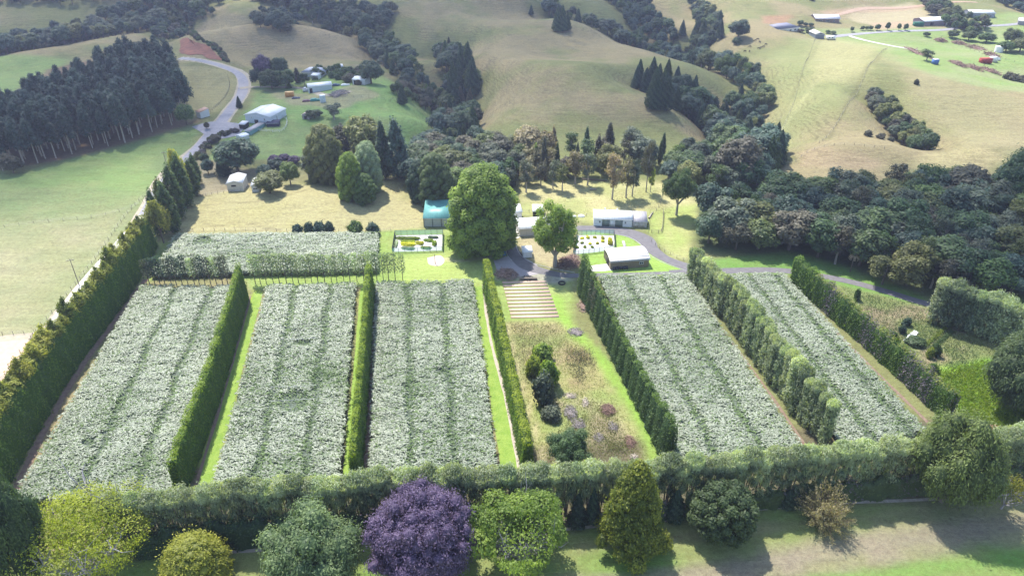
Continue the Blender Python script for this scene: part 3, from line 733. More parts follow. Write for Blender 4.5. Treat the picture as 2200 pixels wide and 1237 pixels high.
# ------------------------------------------------------------------ shelter hedges
def hedge(name, label, base_px, heights, width, leaf_keys, leaf=.2, dens=9, rough=.12, lobe=None, seed=0, zones=None, topfuzz=.3, parts=None, core_leaf=None, taper=.75, group=None, flare=0.0, along=None, asp=.5):
    """a hedge along a base line; zones: function(s, zf, rng) -> material index"""
    rng = np.random.RandomState(seed)
    P = np.array([ground(a, b)[:2] for a, b in base_px]); P = catmull(P, 8)
    L = np.concatenate([[0], np.cumsum(np.hypot(*np.diff(P, axis=0).T))]); T = L[-1]
    d = np.gradient(P, axis=0); d = unit(d); nr = np.stack([-d[:, 1], d[:, 0]], 1)
    hgt = np.interp(L / T, np.linspace(0, 1, len(heights)), heights)
    ph = rng.rand(8) * 6.28
    def wmod(s, z, side):
        w = 1 + rough * (np.sin(s * 1.1 + z * .5 + ph[0] + side) + .7 * np.sin(s * 2.7 - z * .9 + ph[1] + 2 * side) + .5 * np.sin(s * .37 + ph[2]))
        if lobe: w = w * (1 - lobe[1] * (1 - np.abs(np.sin(math.pi * s / lobe[0] + .6 * np.sin(s * .13 + ph[3])))) ** 1.5)
        return w
    def hmod(s):
        h = 1 + .35 * rough * (np.sin(s * .8 + ph[4]) + .6 * np.sin(s * 2.1 + ph[5]))
        if lobe: h = h * (1 - lobe[2] * (1 - np.abs(np.sin(math.pi * s / lobe[0] + .6 * np.sin(s * .13 + ph[3])))) ** 1.5)
        return h
    def surf(s, u):
        """u in 0..1 around the section: side, top, side"""
        H = np.interp(s, L, hgt) * hmod(s)
        px = np.interp(s, L, P[:, 0]); py = np.interp(s, L, P[:, 1]); nx_ = np.interp(s, L, nr[:, 0]); ny_ = np.interp(s, L, nr[:, 1])
        f = np.clip(np.where(u < .42, u / .42, np.where(u > .58, (1 - u) / .42, 1)), 0, 1)
        z = H * f; tt = (u - .5) / .08
        z = z + np.where((u >= .42) & (u <= .58), .12 * width * (1 - tt ** 2), 0)
        tap = 1 - (1 - taper) * f + flare * np.sin(math.pi * f)
        o = np.where(u < .42, 1.0, np.where(u > .58, -1.0, -tt)) * width / 2 * tap
        o = o * wmod(s, z, np.sign(.5 - u) * .7)
        x = px + nx_ * o; y = py + ny_ * o
        nrm = np.where((u < .42)[..., None], np.stack([nx_, ny_, .12 + 0 * nx_], -1), np.where((u > .58)[..., None], np.stack([-nx_, -ny_, .12 + 0 * nx_], -1), np.stack([nx_ * -tt * .7, ny_ * -tt * .7, 1 + 0 * nx_], -1)))
        return x, y, z, nrm, f
    zb = float(height(P[:, 0], P[:, 1]).mean())
    area = T * (2 * np.mean(hgt) + width); n = int(area * dens)
    s = rng.rand(n) * T; u = rng.rand(n)
    frac_top = width / (2 * np.mean(hgt) + width) * 1.8
    tp = rng.rand(n) < frac_top; u = np.where(tp, .42 + .16 * rng.rand(n), np.where(rng.rand(n) < .5, .42 * rng.rand(n), 1 - .42 * rng.rand(n)))
    x, y, z, nm, f = surf(s, u)
    C = np.stack([x, y, z], 1) + nm * (rng.randn(n, 1) * .12 * min(1, width / 2)); C[:, 2] += np.where(tp, np.abs(rng.randn(n)) * topfuzz, 0)
    ne = int(width * np.mean(hgt) * dens * 1.2)
    for e in (0, T):
        uu = rng.rand(ne); zz = rng.rand(ne); H = np.interp(e, L, hgt); i = 0 if e == 0 else -1
        C2 = np.stack([P[i, 0] + nr[i, 0] * (uu - .5) * width * (1 - (1 - taper) * zz), P[i, 1] + nr[i, 1] * (uu - .5) * width * (1 - (1 - taper) * zz), zz * H], 1)
        sg = -1 if e == 0 else 1
        dirn = np.array([d[i, 0] * sg, d[i, 1] * sg, .1])
        C2 += dirn * (.35 * (1 - (2 * uu - 1) ** 2))[:, None] * width / 2
        C = np.vstack([C, C2]); nm = np.vstack([nm, np.tile(dirn, (ne, 1))]); s = np.concatenate([s, np.full(ne, e)]); f = np.concatenate([f, zz]); tp = np.concatenate([tp, np.zeros(ne, bool)])
    cl = .5 + .5 * np.sin(s * 1.1 + ph[0]) * np.sin(s * .45 + f * 3 + ph[6])
    v = np.clip(.45 * cl + .55 * rng.rand(len(C)), 0, 1)
    al = None if along is None else np.tile(np.array(along, float), (len(C), 1))
    Q = leaf_quads(C, nm + np.array([0, 0, .3]), leaf, rng, .5, asp, al)
    mi = np.zeros(len(C), int) if zones is None else zones(s / T, f, tp, rng)
    g = Geo()
    for k in np.unique(mi): g.quads(Q[mi == k], v[mi == k], int(k))
    # dense inner body
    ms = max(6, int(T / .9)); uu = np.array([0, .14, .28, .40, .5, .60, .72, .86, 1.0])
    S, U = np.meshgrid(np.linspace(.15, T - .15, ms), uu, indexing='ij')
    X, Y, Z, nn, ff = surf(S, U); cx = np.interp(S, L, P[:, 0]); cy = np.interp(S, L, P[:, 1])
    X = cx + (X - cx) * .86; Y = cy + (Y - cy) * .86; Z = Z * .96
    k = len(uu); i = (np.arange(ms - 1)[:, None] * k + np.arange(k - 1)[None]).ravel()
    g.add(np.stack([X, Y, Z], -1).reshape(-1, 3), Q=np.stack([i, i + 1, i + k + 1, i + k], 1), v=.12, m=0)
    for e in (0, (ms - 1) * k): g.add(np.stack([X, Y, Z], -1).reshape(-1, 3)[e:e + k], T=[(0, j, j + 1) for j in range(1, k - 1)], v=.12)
    V = None
    root = None
    for a in range(len(g.V)): g.V[a] = g.V[a] + np.array([0, 0, zb]) - np.array([P[0, 0], P[0, 1], zb])
    if parts: root = empty(name, (P[0, 0], P[0, 1], zb), 0, label, 'hedge', group); o = g.obj(parts, [LM[q] for q in leaf_keys], root)
    else: o = g.obj(name, [LM[q] for q in leaf_keys], loc=(P[0, 0], P[0, 1], zb)); tag(o, label, 'hedge', group); root = o
    return root, P, L, hgt
# ================================================================== planting
def hp(bx, by, ty):
    p = ground(bx, by); return top_z(p, ty) - p.z
def bbox_tree(key, x0, y0, x1, y1, clear=.18, **k):
    k.setdefault('rz', (x0 * 7 + y0) % 6)
    """place a round tree so that its crown fills this box of the photograph"""
    cx, cy = (x0 + x1) / 2, (y0 + y1) / 2; bx, by = cx, cy + (y1 - y0) * .3; zc = 2.0
    for _ in range(9):
        p = ground(bx, by); m = mpp((p[0], p[1], p[2] + zc)); th = math.atan2(CAM_H - p.z, p[1])
        Rr = (x1 - x0) * m / 2; half = (y1 - y0) * m / 2
        q = half ** 2 - (Rr * math.sin(th)) ** 2
        hc = 2 * math.sqrt(max(q, (Rr * .35 * math.cos(th)) ** 2)) / math.cos(th)
        h = hc / (1 - clear); zc = h * (1 + clear) / 2
        ux, uy = to_px((p[0], p[1], p[2] + zc)); bx += cx - ux; by += cy - uy
    return place(key, p, h, 2 * Rr, **k)
random.seed(11)
# ---- shelter hedges
HB1 = [(-75, 1180), (8, 1030), (140, 805), (268, 632), (326, 530)]
H1H = [hp(10, 1030, 930), hp(10, 1030, 930), hp(140, 805, 720), hp(275, 625, 545), hp(328, 525, 458)]
def z1(s, f, tp, rng): return np.where((f > .9) | tp, 1, np.where(rng.rand(len(s)) < .12 + .25 * (np.sin(s * 60) > .3), 2, 0))
root, P, L, hg = hedge('conifer_hedge', 'tall clipped conifer hedge topped with golden tufts along the gravel road at left', HB1, H1H, 4.6, ['hedge', 'gold', 'cypress'], .24, 8, .09, (5.2, .16, .10), 1, z1, parts='clipped_side', taper=.72)
rng = np.random.RandomState(4); TOPM = []
for i in range(4):
    c = Geo(); rr = np.random.RandomState(200 + i); Lm = []
    for q in range(9):
        a = q * 2.4; r = 1.35 * rr.rand() ** .5; z = .1 + 3.2 * (1 - r / 1.7) * rr.rand() ** .5; s = .62 + .42 * rr.rand(); Lm.append([r * math.cos(a), r * math.sin(a), z, s, s, s])
    Lm += [[0, 0, 3.1, .5, .5, .8]]
    lump_crown(c, rr, Lm, 1500, .21, .8, .5, .7, fuzz=.2); TOPM.append(c.mesh('crown_top', LM['gold']))
s = 2.0; i = 0
while s < L[-1] - 1:
    hh = np.interp(s, L, hg); x = np.interp(s, L, P[:, 0]) - P[0, 0]; y = np.interp(s, L, P[:, 1]) - P[0, 1]
    o = bpy.data.objects.new('crown_top', TOPM[i % 4]); COL.objects.link(o); o.parent = root
    sc = rng.uniform(.6, 1.2); o.location = (x - rng.uniform(-.6, 1.1), y, hh - 1.0); o.scale = (sc * 1.1, sc * 1.1, sc * rng.uniform(.8, 1.45)); o.rotation_euler[2] = rng.rand() * 6.28
    s += rng.uniform(2.4, 5.2); i += 1
# the unclipped belt beyond it
for i, (px, pb, pt, w) in enumerate([(352, 522, 425, 48), (345, 505, 405, 34), (372, 498, 392, 46), (366, 478, 375, 36), (385, 470, 352, 44), (402, 446, 330, 42), (396, 430, 314, 38), (418, 420, 342, 36), (424, 396, 330, 28)]):
    at_px('bush%d' % (i % 2) if i % 3 == 0 else 'poplar1', px, pb, pt, w, leaf='gold' if i % 3 == 0 else 'cypress', name='cypress_tree', label='tall unclipped cypress in the belt between gravel road and dry paddock', group='unclipped cypresses at the far end of the clipped conifer hedge')
def zlit(s, f, tp, rng): return np.where(tp | (f > .93), 1, np.where(rng.rand(len(s)) < .06, 2, 0))  # lime crest leaves put the sunlit hedge top into colour
def zred(s, f, tp, rng): return np.where(tp | (f > .9), 1, np.where((f < .12) & (rng.rand(len(s)) < .5), 2, 0))
hedge('clipped_hedge', 'clipped green hedge between the two left vine blocks, browner patches on its crest', [(390, 1062), (470, 838), (527, 642)], [9.4, 10.2, 9.9, 10.8, 10.4, 11.4], 2.7, ['hedge', 'lime', 'gold'], .2, 11, .09, (7.5, .08, .04), 2, zlit, topfuzz=.24, taper=.6, along=(0, 0, 1))
hedge('clipped_hedge', 'narrow clipped hedge nearly end on, beside the lime grass strip and brown bare soil', [(766, 1040), (784, 830), (799, 628)], [8.8, 9.6, 9.4, 10.1, 10.6], 2.5, ['hedge', 'lime', 'gold'], .2, 11, .10, (6.0, .10, .04), 3, zlit, topfuzz=.25, taper=.6, along=(0, 0, 1))
hedge('clipped_hedge', 'clipped lime green hedge bordering the planting beds and rough middle plot', [(1133, 1012), (1090, 815), (1046, 622)], [8.4, 9.2, 10.4], 2.8, ['hedge', 'lime', 'cypress'], .2, 11, .08, (6.5, .10, .03), 4, zlit, topfuzz=.2, taper=.7, along=(0, 0, 1))
def zcy(s, f, tp, rng): return np.where(tp & (rng.rand(len(s)) < .8), 1, np.where((s > .78) & (s < .86) & (f > .3), 2, 0))  # lighter crest leaves paint the sunlit top; brown patch is dying foliage
hedge('cypress_hedge', 'dark scalloped cypress hedge right of the rough middle plot with one brown dying patch', [(1436, 990), (1345, 808), (1250, 628)], [11.0, 9.2, 9.0, 9.6, 11.0, 13.0], 3.8, ['cypress', 'hedge', 'brown'], .21, 11, .07, (4.3, .42, .13), 5, zcy, topfuzz=.3, taper=.45, along=(0, 0, 1))
def zvw(s, f, tp, rng):
    a = np.sin(s * 23 + 1.5) + .6 * np.sin(s * 51) + .5 * rng.randn(len(s)) + (s - .4) * 1.3
    return np.where((s < .16), 0, np.where(tp & (rng.rand(len(s)) < .5), 3, np.where(a > .55, 2, np.where(rng.rand(len(s)) < .35, 1, 0))))
hedge('mixed_hedge', 'tall hedge overgrown with purple grey creeper beside the rightmost vine block', [(1701, 606), (1860, 742), (2035, 902)], [8.8, 8.2, 7.6, 7.2], 2.8, ['hedge', 'cypress', 'purplegrey', 'gold'], .22, 11, .13, (3.7, .12, .06), 6, zvw, topfuzz=.35, taper=.8, along=(0, 0, 1))
def row(line_px, tops, spacing, keys, wm, name, label, group, leaves, jitter=.5, parts=True, rz=None, hj=.06, cat='tree', skip=()):
    Q = [ground(a, b) for a, b in line_px]; P = catmull([q[:2] for q in Q], 6)
    L = np.concatenate([[0], np.cumsum(np.hypot(*np.diff(P, axis=0).T))])
    H = [top_z(q, t) - q.z for q, t in zip(Q, tops)]
    s = 0; i = 0
    while s < L[-1]:
        x = np.interp(s, L, P[:, 0]) + random.uniform(-.35, .35) * jitter; y = np.interp(s, L, P[:, 1]) + random.uniform(-.35, .35) * jitter
        h = np.interp(s / L[-1], np.linspace(0, 1, len(H)), H) * random.uniform(1 - hj, 1 + hj)
        if not any(a < s / L[-1] < b for a, b in skip):
            place(keys[i % len(keys)], (x, y, float(height(x, y))), h, wm * random.uniform(.88, 1.18), rz if rz is not None else random.uniform(0, 6.28), random.choice(leaves), name, label, cat, group, parts)
        s += spacing * random.uniform(.85, 1.15); i += 1
    return i
W3 = ['willow0', 'willow1', 'willow2']
row([(1482, 604), (1570, 700), (1640, 800), (1710, 888), (1776, 965)], [530, 617, 703, 790, 868], 2.7, W3, 3.9, 'shelter_willow', 'feathery pale willow standing in the row between the two right vine blocks', 'willows in the row between the two right vine blocks', ['willow'])
row([(2003, 690), (2080, 712), (2150, 738), (2230, 772), (2330, 812)], [603, 622, 648, 675, 700], 3.0, W3, 5.4, 'shelter_willow', 'round topped willow in the short row above the right garden plot', 'willows in the short row above the right garden plot', ['willow'])
row([(265, 1172), (480, 1150), (760, 1132), (1130, 1108), (1440, 1090), (1700, 1066), (2000, 1040), (2330, 1005)], [1072, 1044, 1021, 1008, 985, 962, 940, 900], 2.35, ['beltwillow0', 'beltwillow1', 'beltwillow2'], 4.4, 'shelter_willow', 'feathery pale topped willow in the long belt across the foreground', 'willows in the long foreground belt', ['willow'], hj=.07)
def zdk(s, f, tp, rng): return np.where(np.sin(s * 40) + rng.randn(len(s)) * .5 > .8, 1, 0)
hedge('understorey_hedge', 'dark ragged undergrowth along the foot of the foreground willow belt, left part', [(290, 1192), (480, 1172), (760, 1152), (1130, 1130), (1200, 1125)], [5.5, 6.5, 5.8, 6.5, 5.5], 3.0, ['dark', 'cypress'], .24, 6, .22, (4.4, .25, .22), 8, zdk, topfuzz=.5)
hedge('understorey_hedge', 'dark ragged undergrowth along the foot of the foreground willow belt, right part', [(1400, 1113), (1500, 1103), (1700, 1080), (1850, 1068), (2000, 1056), (2200, 1040)], [4.2, 3.2, 4.2, 5.4, 6.2, 5.2], 2.6, ['dark', 'purplegrey'], .24, 6, .25, (3.9, .3, .3), 9, zdk, topfuzz=.5)
for i, (px, pb, pt, w) in enumerate([(1240, 1128, 1058, 44), (1272, 1120, 1048, 36), (1448, 1112, 1050, 50), (1490, 1108, 1042, 40), (1690, 1085, 1050, 40)]):
    at_px('conifer%d' % (i % 2), px, pb, pt, w, leaf='deep', name='dark_conifer', label='small dark conifer tucked under the foreground willow belt', group='small dark conifers under the willow belt')
S3 = ['shelter0', 'shelter1', 'shelter2']
row([(322, 612), (410, 612), (500, 609)], [556, 553, 553], 1.75, S3, 2.9, 'pruned_tree', 'thin bare stemmed tree in the short pruned row left of the clipped hedge', 'pruned trees in the left short row', ['pale', 'grey', 'blue'], .3, rz=0)
row([(548, 609), (700, 606), (875, 602)], [549, 547, 545], 1.95, S3, 2.9, 'pruned_tree', 'thin bare stemmed tree in the long pruned row across the vine block ends', 'pruned trees in the long row', ['pale'], .3, rz=0)
# ---- vine blocks: a woven roof of shoots over posts
VM = leaf_mat('vine_leaf', (.065, .098, .050), (.35, .385, .30), .25, .5, .02, .5, 0)
VG = leaf_mat('vine_green', (.075, .13, .045), (.22, .31, .12), .4, .5, .03, .3, 0)
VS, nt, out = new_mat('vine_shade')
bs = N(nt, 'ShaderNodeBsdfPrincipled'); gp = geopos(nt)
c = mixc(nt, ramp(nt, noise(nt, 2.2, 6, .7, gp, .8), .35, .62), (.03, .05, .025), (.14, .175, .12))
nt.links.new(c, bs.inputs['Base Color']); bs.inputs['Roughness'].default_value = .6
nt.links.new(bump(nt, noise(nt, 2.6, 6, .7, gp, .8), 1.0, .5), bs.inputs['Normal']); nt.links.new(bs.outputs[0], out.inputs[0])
WOOD = surf_mat('weathered_wood', (.30, .26, .21), (.18, .15, .12), 5, .9, .2, .4)
WIRE = surf_mat('wire', (.38, .38, .37), None, 5, .5, .5, 0, .6)
def vines(label, corners, seed, greens=(.36, .70), holes=(), dens=9.5, bright=0.0):
    rng = np.random.RandomState(seed); Z = 1.75
    c = np.array([plane_pt(a, b, Z) for a, b in corners])     # far left, far right, near right, near left
    def pt(u, v): return (c[0] * (1 - u)[..., None] + c[1] * u[..., None]) * (1 - v)[..., None] + (c[3] * (1 - u)[..., None] + c[2] * u[..., None]) * v[..., None]
    W = (np.linalg.norm(c[1] - c[0]) + np.linalg.norm(c[2] - c[3])) / 2; H = (np.linalg.norm(c[3] - c[0]) + np.linalg.norm(c[2] - c[1])) / 2
    org = c[0]
    def dens_at(u, v, x, y):
        q = np.ones(u.shape)
        for gu in greens: q = np.minimum(q, np.clip(np.abs(u - gu - .012 * np.sin(v * 21 + gu * 9)) * W / 1.15 - .25, 0, 1))
        for hu, hv, ru, rv in holes: q = np.minimum(q, np.clip((((u - hu) / ru) ** 2 + ((v - hv) / rv) ** 2) ** 2 - .3, 0, 1))
        return q
    def zz(x, y, q): return Z - .45 + .95 * fbm(x * .8, y * 1.3, 2.4, seed, 3) * (.45 + .55 * q) + .25 * q
    m, n = int(W / .55), int(H / .55)
    U, V = np.meshgrid(np.linspace(0, 1, m), np.linspace(0, 1, n)); p = pt(U, V)
    edge = np.minimum(np.minimum(U, 1 - U) * W, np.minimum(V, 1 - V) * H)
    q = dens_at(U, V, p[..., 0], p[..., 1])
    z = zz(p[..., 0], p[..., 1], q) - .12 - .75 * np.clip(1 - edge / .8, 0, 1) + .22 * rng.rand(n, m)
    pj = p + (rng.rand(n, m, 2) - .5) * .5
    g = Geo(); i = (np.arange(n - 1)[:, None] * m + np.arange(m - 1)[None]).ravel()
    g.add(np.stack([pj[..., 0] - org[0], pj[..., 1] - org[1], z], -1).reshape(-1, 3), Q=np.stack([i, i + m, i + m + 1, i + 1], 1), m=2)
    cnt = int(W * H * dens); u = rng.rand(cnt); v = rng.rand(cnt); p = pt(u, v); x, y = p[:, 0], p[:, 1]
    q = dens_at(u, v, x, y); keep = rng.rand(cnt) < .22 + .78 * q; u, v, x, y, q = u[keep], v[keep], x[keep], y[keep], q[keep]
    x = x + rng.randn(len(x)) * .25; y = y + rng.randn(len(x)) * .25
    k = len(x); z0 = zz(x, y, q)
    an = (fbm(x, y, 2.4, seed + 50, 2) - .5) * 2.2 + rng.randn(k) * .6
    ln = .45 + .75 * rng.rand(k) ** 1.5; wd = .075 + .09 * rng.rand(k); dx, dy = np.cos(an), np.sin(an)
    cv = rng.randn(k) * .35; segs = 3; A = []
    for s_ in range(segs + 1):
        t = s_ / segs - .5; zc_ = z0 + .12 + (.25 - t * t) * (.25 + .5 * rng.rand(1)) + 0 * t
        px_ = x + dx * t * ln * 1.25 - dy * cv * (.25 - t * t); py_ = y + dy * t * ln * 1.25 + dx * cv * (.25 - t * t)
        w = wd * (1.15 - 1.4 * abs(t)); tw = .08 * np.sin(7 * t + cv * 9)
        A.append((np.stack([px_ - dy * w - org[0], py_ + dx * w - org[1], zc_ + tw], 1), np.stack([px_ + dy * w - org[0], py_ - dx * w - org[1], zc_ - tw], 1)))
    pat = fbm(x, y, 16.0, seed + 77, 3)
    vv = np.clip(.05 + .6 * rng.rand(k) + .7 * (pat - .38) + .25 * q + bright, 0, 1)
    gm = (rng.rand(k) < np.clip(.12 + .9 * (1 - q) + 1.6 * np.clip(.44 - pat, 0, 1), 0, .9)).astype(int)
    for s_ in range(segs):
        a0, b0 = A[s_]; a1, b1 = A[s_ + 1]; Qd = np.stack([a0, b0, b1, a1], 1)
        for mi in (0, 1): g.quads(Qd[gm == mi], vv[gm == mi], mi)
    # broad leaves between the shoots
    k2 = int(cnt * .55); sel = rng.randint(0, k, k2)
    C = np.stack([x[sel] + rng.randn(k2) * .4 - org[0], y[sel] + rng.randn(k2) * .4 - org[1], z0[sel] + .02 + .22 * rng.rand(k2)], 1)
    Qd = leaf_quads(C, np.tile([0, 0, 1.], (k2, 1)), .16, rng, .55, .8); mi2 = gm[sel]
    for mi in (0, 1): g.quads(Qd[mi2 == mi], np.clip(vv[sel][mi2 == mi] - .15, 0, 1), mi)
    r = empty('vine_block', (org[0], org[1], 0), 0, label, 'vine block', 'blocks of trained vines')
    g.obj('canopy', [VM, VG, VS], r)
    gp_ = Geo()
    for uu in np.linspace(.01, .99, max(3, int(W / 5))):
        for v_ in (0.004, .996): a = pt(np.array([uu]), np.array([v_]))[0] - org; gp_.tube([(a[0], a[1], -.3), (a[0], a[1], 1.9)], .07, 5)
    gp_.obj('end_posts', WOOD, r)
    return pt
p1 = vines('leftmost long vine block, between the golden topped hedge and the clipped hedge', [(303, 614), (503, 614), (362, 1075), (26, 1075)], 1, (.40, .76), [(.30, .80, .05, .02)])
p2 = vines('vine block with a green gap in the middle and a stretched white string', [(574, 614), (764, 608), (728, 1050), (452, 1060)], 2, (.33, .72), [(.52, .66, .17, .05), (.52, .37, .10, .02)])
p3 = vines('middle vine block just left of the narrow lime hedge and grass track', [(808, 606), (1016, 602), (1070, 1030), (792, 1038)], 3, (.33, .68), [(.6, .55, .05, .02)])
p4 = vines('vine block between the dark scalloped cypress hedge and the pale willow row', [(1287, 592), (1472, 589), (1742, 985), (1462, 1000)], 4, (.30, .68), [(.12, .5, .05, .03)])
p5 = vines('vine block between the pale willow row and the creeper covered hedge', [(1566, 590), (1682, 588), (1990, 925), (1822, 975)], 5, (.36, .80), (), 9.5)
p6 = vines('wide short vine block behind the pruned tree row, nearest the dry paddock', [(378, 504), (812, 500), (812, 578), (322, 590)], 6, (), [(.15, .2, .05, .12)], 9, .12)
for (a, b), nm in (((((.30, .60), (.72, .60))), 0), ((((.30, .36), (.66, .355))), 1), ((((.31, .665), (.72, .66))), 2)):
    A_ = p2(np.array([a[0]]), np.array([a[1]]))[0]; B_ = p2(np.array([b[0]]), np.array([b[1]]))[0]
    o = Geo().tube([(*A_, 2.6), (*((A_ + B_) / 2), 2.5), (*B_, 2.6)], .035, 4).obj('white_string', surf_mat('white_cord', (.8, .8, .78)))
    tag(o, ['white string stretched over the front edge of the green gap in the vines', 'white string stretched over the vines well behind the green gap', 'white string stretched across the middle of the green gap in the vines'][nm], 'string')
# bare soil strips under hedges
SOIL = surf_mat('bare_soil', (.235, .175, .13), (.155, .105, .08), 1.2, .95, .1, .4)
LANE, nt, out = new_mat('lime_grass'); bs = N(nt, 'ShaderNodeBsdfPrincipled'); gp = geopos(nt)
c = mixc(nt, ramp(nt, noise(nt, .5, 5, .6, gp), .35, .65), (.16, .26, .03), (.25, .34, .06)); c = mixc(nt, ramp(nt, noise(nt, 3.0, 4, .7, gp), .3, .7), mixc(nt, .4, c, (.08, .16, .02)), c)
nt.links.new(c, bs.inputs['Base Color']); bs.inputs['Roughness'].default_value = .95; nt.links.new(bump(nt, noise(nt, 2.5, 4, .7, gp), .7, .3), bs.inputs['Normal']); nt.links.new(bs.outputs[0], out.inputs[0])
for ln, w in (([(434, 1056), (508, 800), (556, 628)], [3.4, 3.0, 2.6]), ([(752, 1045), (772, 800), (785, 618)], [3.6, 3.4, 3.0]), ([(1100, 1020), (1062, 800), (1030, 615)], [4.2, 4.2, 4.0])):
    ribbon('grass_lane', ln, w, LANE, .03, 4, 8, wob=.7)
for ln, w in (([(30, 1060), (106, 905), (184, 775), (258, 676), (314, 600)], 1.6), ([(418, 1052), (494, 800), (538, 636)], .7), ([(784, 1040), (796, 800), (804, 628)], 1.1), ([(1460, 1010), (1376, 825), (1298, 640)], .6), ([(1750, 985), (1614, 790), (1496, 640)], .7), ([(1996, 910), (1874, 790), (1690, 606)], .8)):
    ribbon('soil_strip', ln, w, SOIL, .045, 2, 8, wob=.5)
GRAVEL_PATH = surf_mat('worn_gravel', (.42, .37, .31), (.30, .25, .20), 1.5, .95, .1, .3)
ribbon('path', [(1038, 612), (1052, 720), (1085, 850), (1115, 1005)], .8, GRAVEL_PATH, .035, 2, 8, wob=.5)
ribbon('path', [(420, 1190), (700, 1172), (1000, 1150), (1230, 1135), (1330, 1122), (1480, 1106), (1640, 1092), (1800, 1080), (2000, 1072), (2250, 1055)], .8, GRAVEL_PATH, .03, 2, 6, wob=.25)
# ---- foreground specimen trees
def hero(key, fn, H, Rad, leaf, bark=BARK):
    rng = np.random.RandomState(abs(hash(key)) % 1000 if False else sum(map(ord, key))); c = Geo(); t = Geo(); fn(c, t, rng); return proto(key, c, t, H, Rad, leaf, bark)
LM['willowdark'] = leaf_mat('leaf_willowdark', (.06, .09, .025), (.22, .27, .08), .35, hue=0, var=0)
LM['eucleaf'] = leaf_mat('leaf_eucleaf', (.065, .11, .045), (.25, .32, .14), .35, hue=0, var=0)
LM['ygreen'] = leaf_mat('leaf_ygreen', (.16, .20, .025), (.45, .48, .07), .5, hue=.0, var=0)
LM['magleaf'] = leaf_mat('leaf_magleaf', (.085, .145, .03), (.33, .42, .095), .5, hue=0, var=0)
GREYBARK = surf_mat('grey_bark', (.40, .38, .40), (.24, .22, .24), 3, .9, .2, .4)
def f_yellow(c, t, rng):
    L = dome_lumps(rng, 10.5, 10.5, 3.0, 60, .24, .8, .12, inner=False)
    op = lambda P, r: ~((P[:, 1] * -.66 + (P[:, 2] - 8.5) * .75 > -1.0) & (P[:, 1] * .75 + P[:, 2] * .66 < 2.0) & (P[:, 0] < 5.5) & (r.rand(len(P)) < .5))
    lump_crown(c, rng, L, 34000, .19, .7, .55, .0, fuzz=.22, open_=op)
    lump_crown(c, rng, [[0, 2.5, 8.5, 6.5, 5.5, 3.6]], 3000, .3, .9, .6, 0, fuzz=.2)
    limbs(t, rng, 12, 11, 1.5, 8.5, .6, sub=9, bend=.35)
hero('yellow_tree', f_yellow, 14, 11, 'lime', GREYBARK)
def f_purple(c, t, rng):
    L = dome_lumps(rng, 8.6, 13.5, 1.0, 150, .15, .8, .10)
    lump_crown(c, rng, L, 76000, .19, .65, .4, .8, fuzz=.34, vl=.4)
    limbs(t, rng, 12, 6, 2.0, 6, .55, twigs=False)
hero('purple_beech', f_purple, 15, 9.2, 'purple')
def f_mag(c, t, rng):
    L = dome_lumps(rng, 7.4, 9.5, 2.6, 46, .25, .8, .14, inner=False)
    op = lambda P, r: ~((P[:, 1] * -.66 + (P[:, 2] - 7) * .75 > -2.0) & (np.abs(P[:, 1] * .75 + P[:, 2] * .66 - 3.6) < 3.7) & (np.abs(P[:, 0]) < 4.3) & (r.rand(len(P)) < .78))
    lump_crown(c, rng, L, 26000, .22, .6, .62, 0, fuzz=.16, open_=op)
    lump_crown(c, rng, [[0, 3.5, 6.5, 3.6, 2.5, 2.4]], 900, .3, .9, .6, 0, fuzz=.2)
    limbs(t, rng, 9.6, 15, 1.0, 5.0, .5, sub=12, bend=.5)
hero('bare_limbed_tree', f_mag, 12.6, 7.9, 'magleaf', GREYBARK)
def f_goldcon(c, t, rng):
    L = []
    for q in range(90):
        f = (q / 89) ** .85; a = q * 2.4; r = (4.9 * (1 - f) ** .62 + .15) * (.78 + .3 * rng.rand()); s = .75 + .7 * (1 - f) * rng.rand() + .15
        L.append([r * math.cos(a), r * math.sin(a), 1.3 + 12.4 * f, s, s, s * .8])
    L += [[0, 0, 5, 3.6, 3.6, 4], [0, 0, 9, 2.3, 2.3, 3.4]]
    lump_crown(c, rng, L, 24000, .22, .8, .5, .82, fuzz=.2, vl=.6)
    limbs(t, rng, 12, 3, 1.5, 1.5, .35, twigs=False)
hero('golden_conifer', f_goldcon, 14.6, 5.4, 'gold')
def f_camellia(c, t, rng):
    lump_crown(c, rng, dome_lumps(rng, 4.6, 8.6, .5, 60, .20, .9, .05), 20000, .20, .6, .5, .85, fuzz=.12, vl=.5)
    limbs(t, rng, 7, 4, 1, 3, .25, twigs=False)
hero('round_dark_tree', f_camellia, 9.3, 4.8, 'dark')
def f_spiky(c, t, rng):
    for q in range(170):
        a = rng.rand() * 6.28; e = .05 + 1.15 * rng.rand(); ln = 3.4 + 1.9 * rng.rand()
        d = np.array([math.cos(a) * math.cos(e), math.sin(a) * math.cos(e), math.sin(e)]); p0 = np.array([0, 0, .6]) + d * .4
        p2 = p0 + d * ln; p1 = (p0 + p2) / 2 + rng.randn(3) * .2; t.tube([p0, p1, p2], [.06, .04, .012], 3)
        m = 46; f = .35 + .65 * rng.rand(m, 1); C = p0 * (1 - f) + p2 * f + rng.randn(m, 3) * .16
        c.quads(leaf_quads(C, np.tile(d, (m, 1)), .17, rng, 1.2, .3, np.tile(d, (m, 1))), .2 + .8 * rng.rand(m))
    lump_crown(c, rng, [[0, 0, 1.6, 2.3, 2.3, 1.6]], 1800, .2, .8, .5, .8, vl=.2)
LM['straw'] = leaf_mat('leaf_straw', (.20, .17, .09), (.42, .36, .20), .35, hue=0, var=0)
hero('spiky_shrub', f_spiky, 5.4, 5.0, 'straw', surf_mat('brown_twig', (.20, .15, .13)))
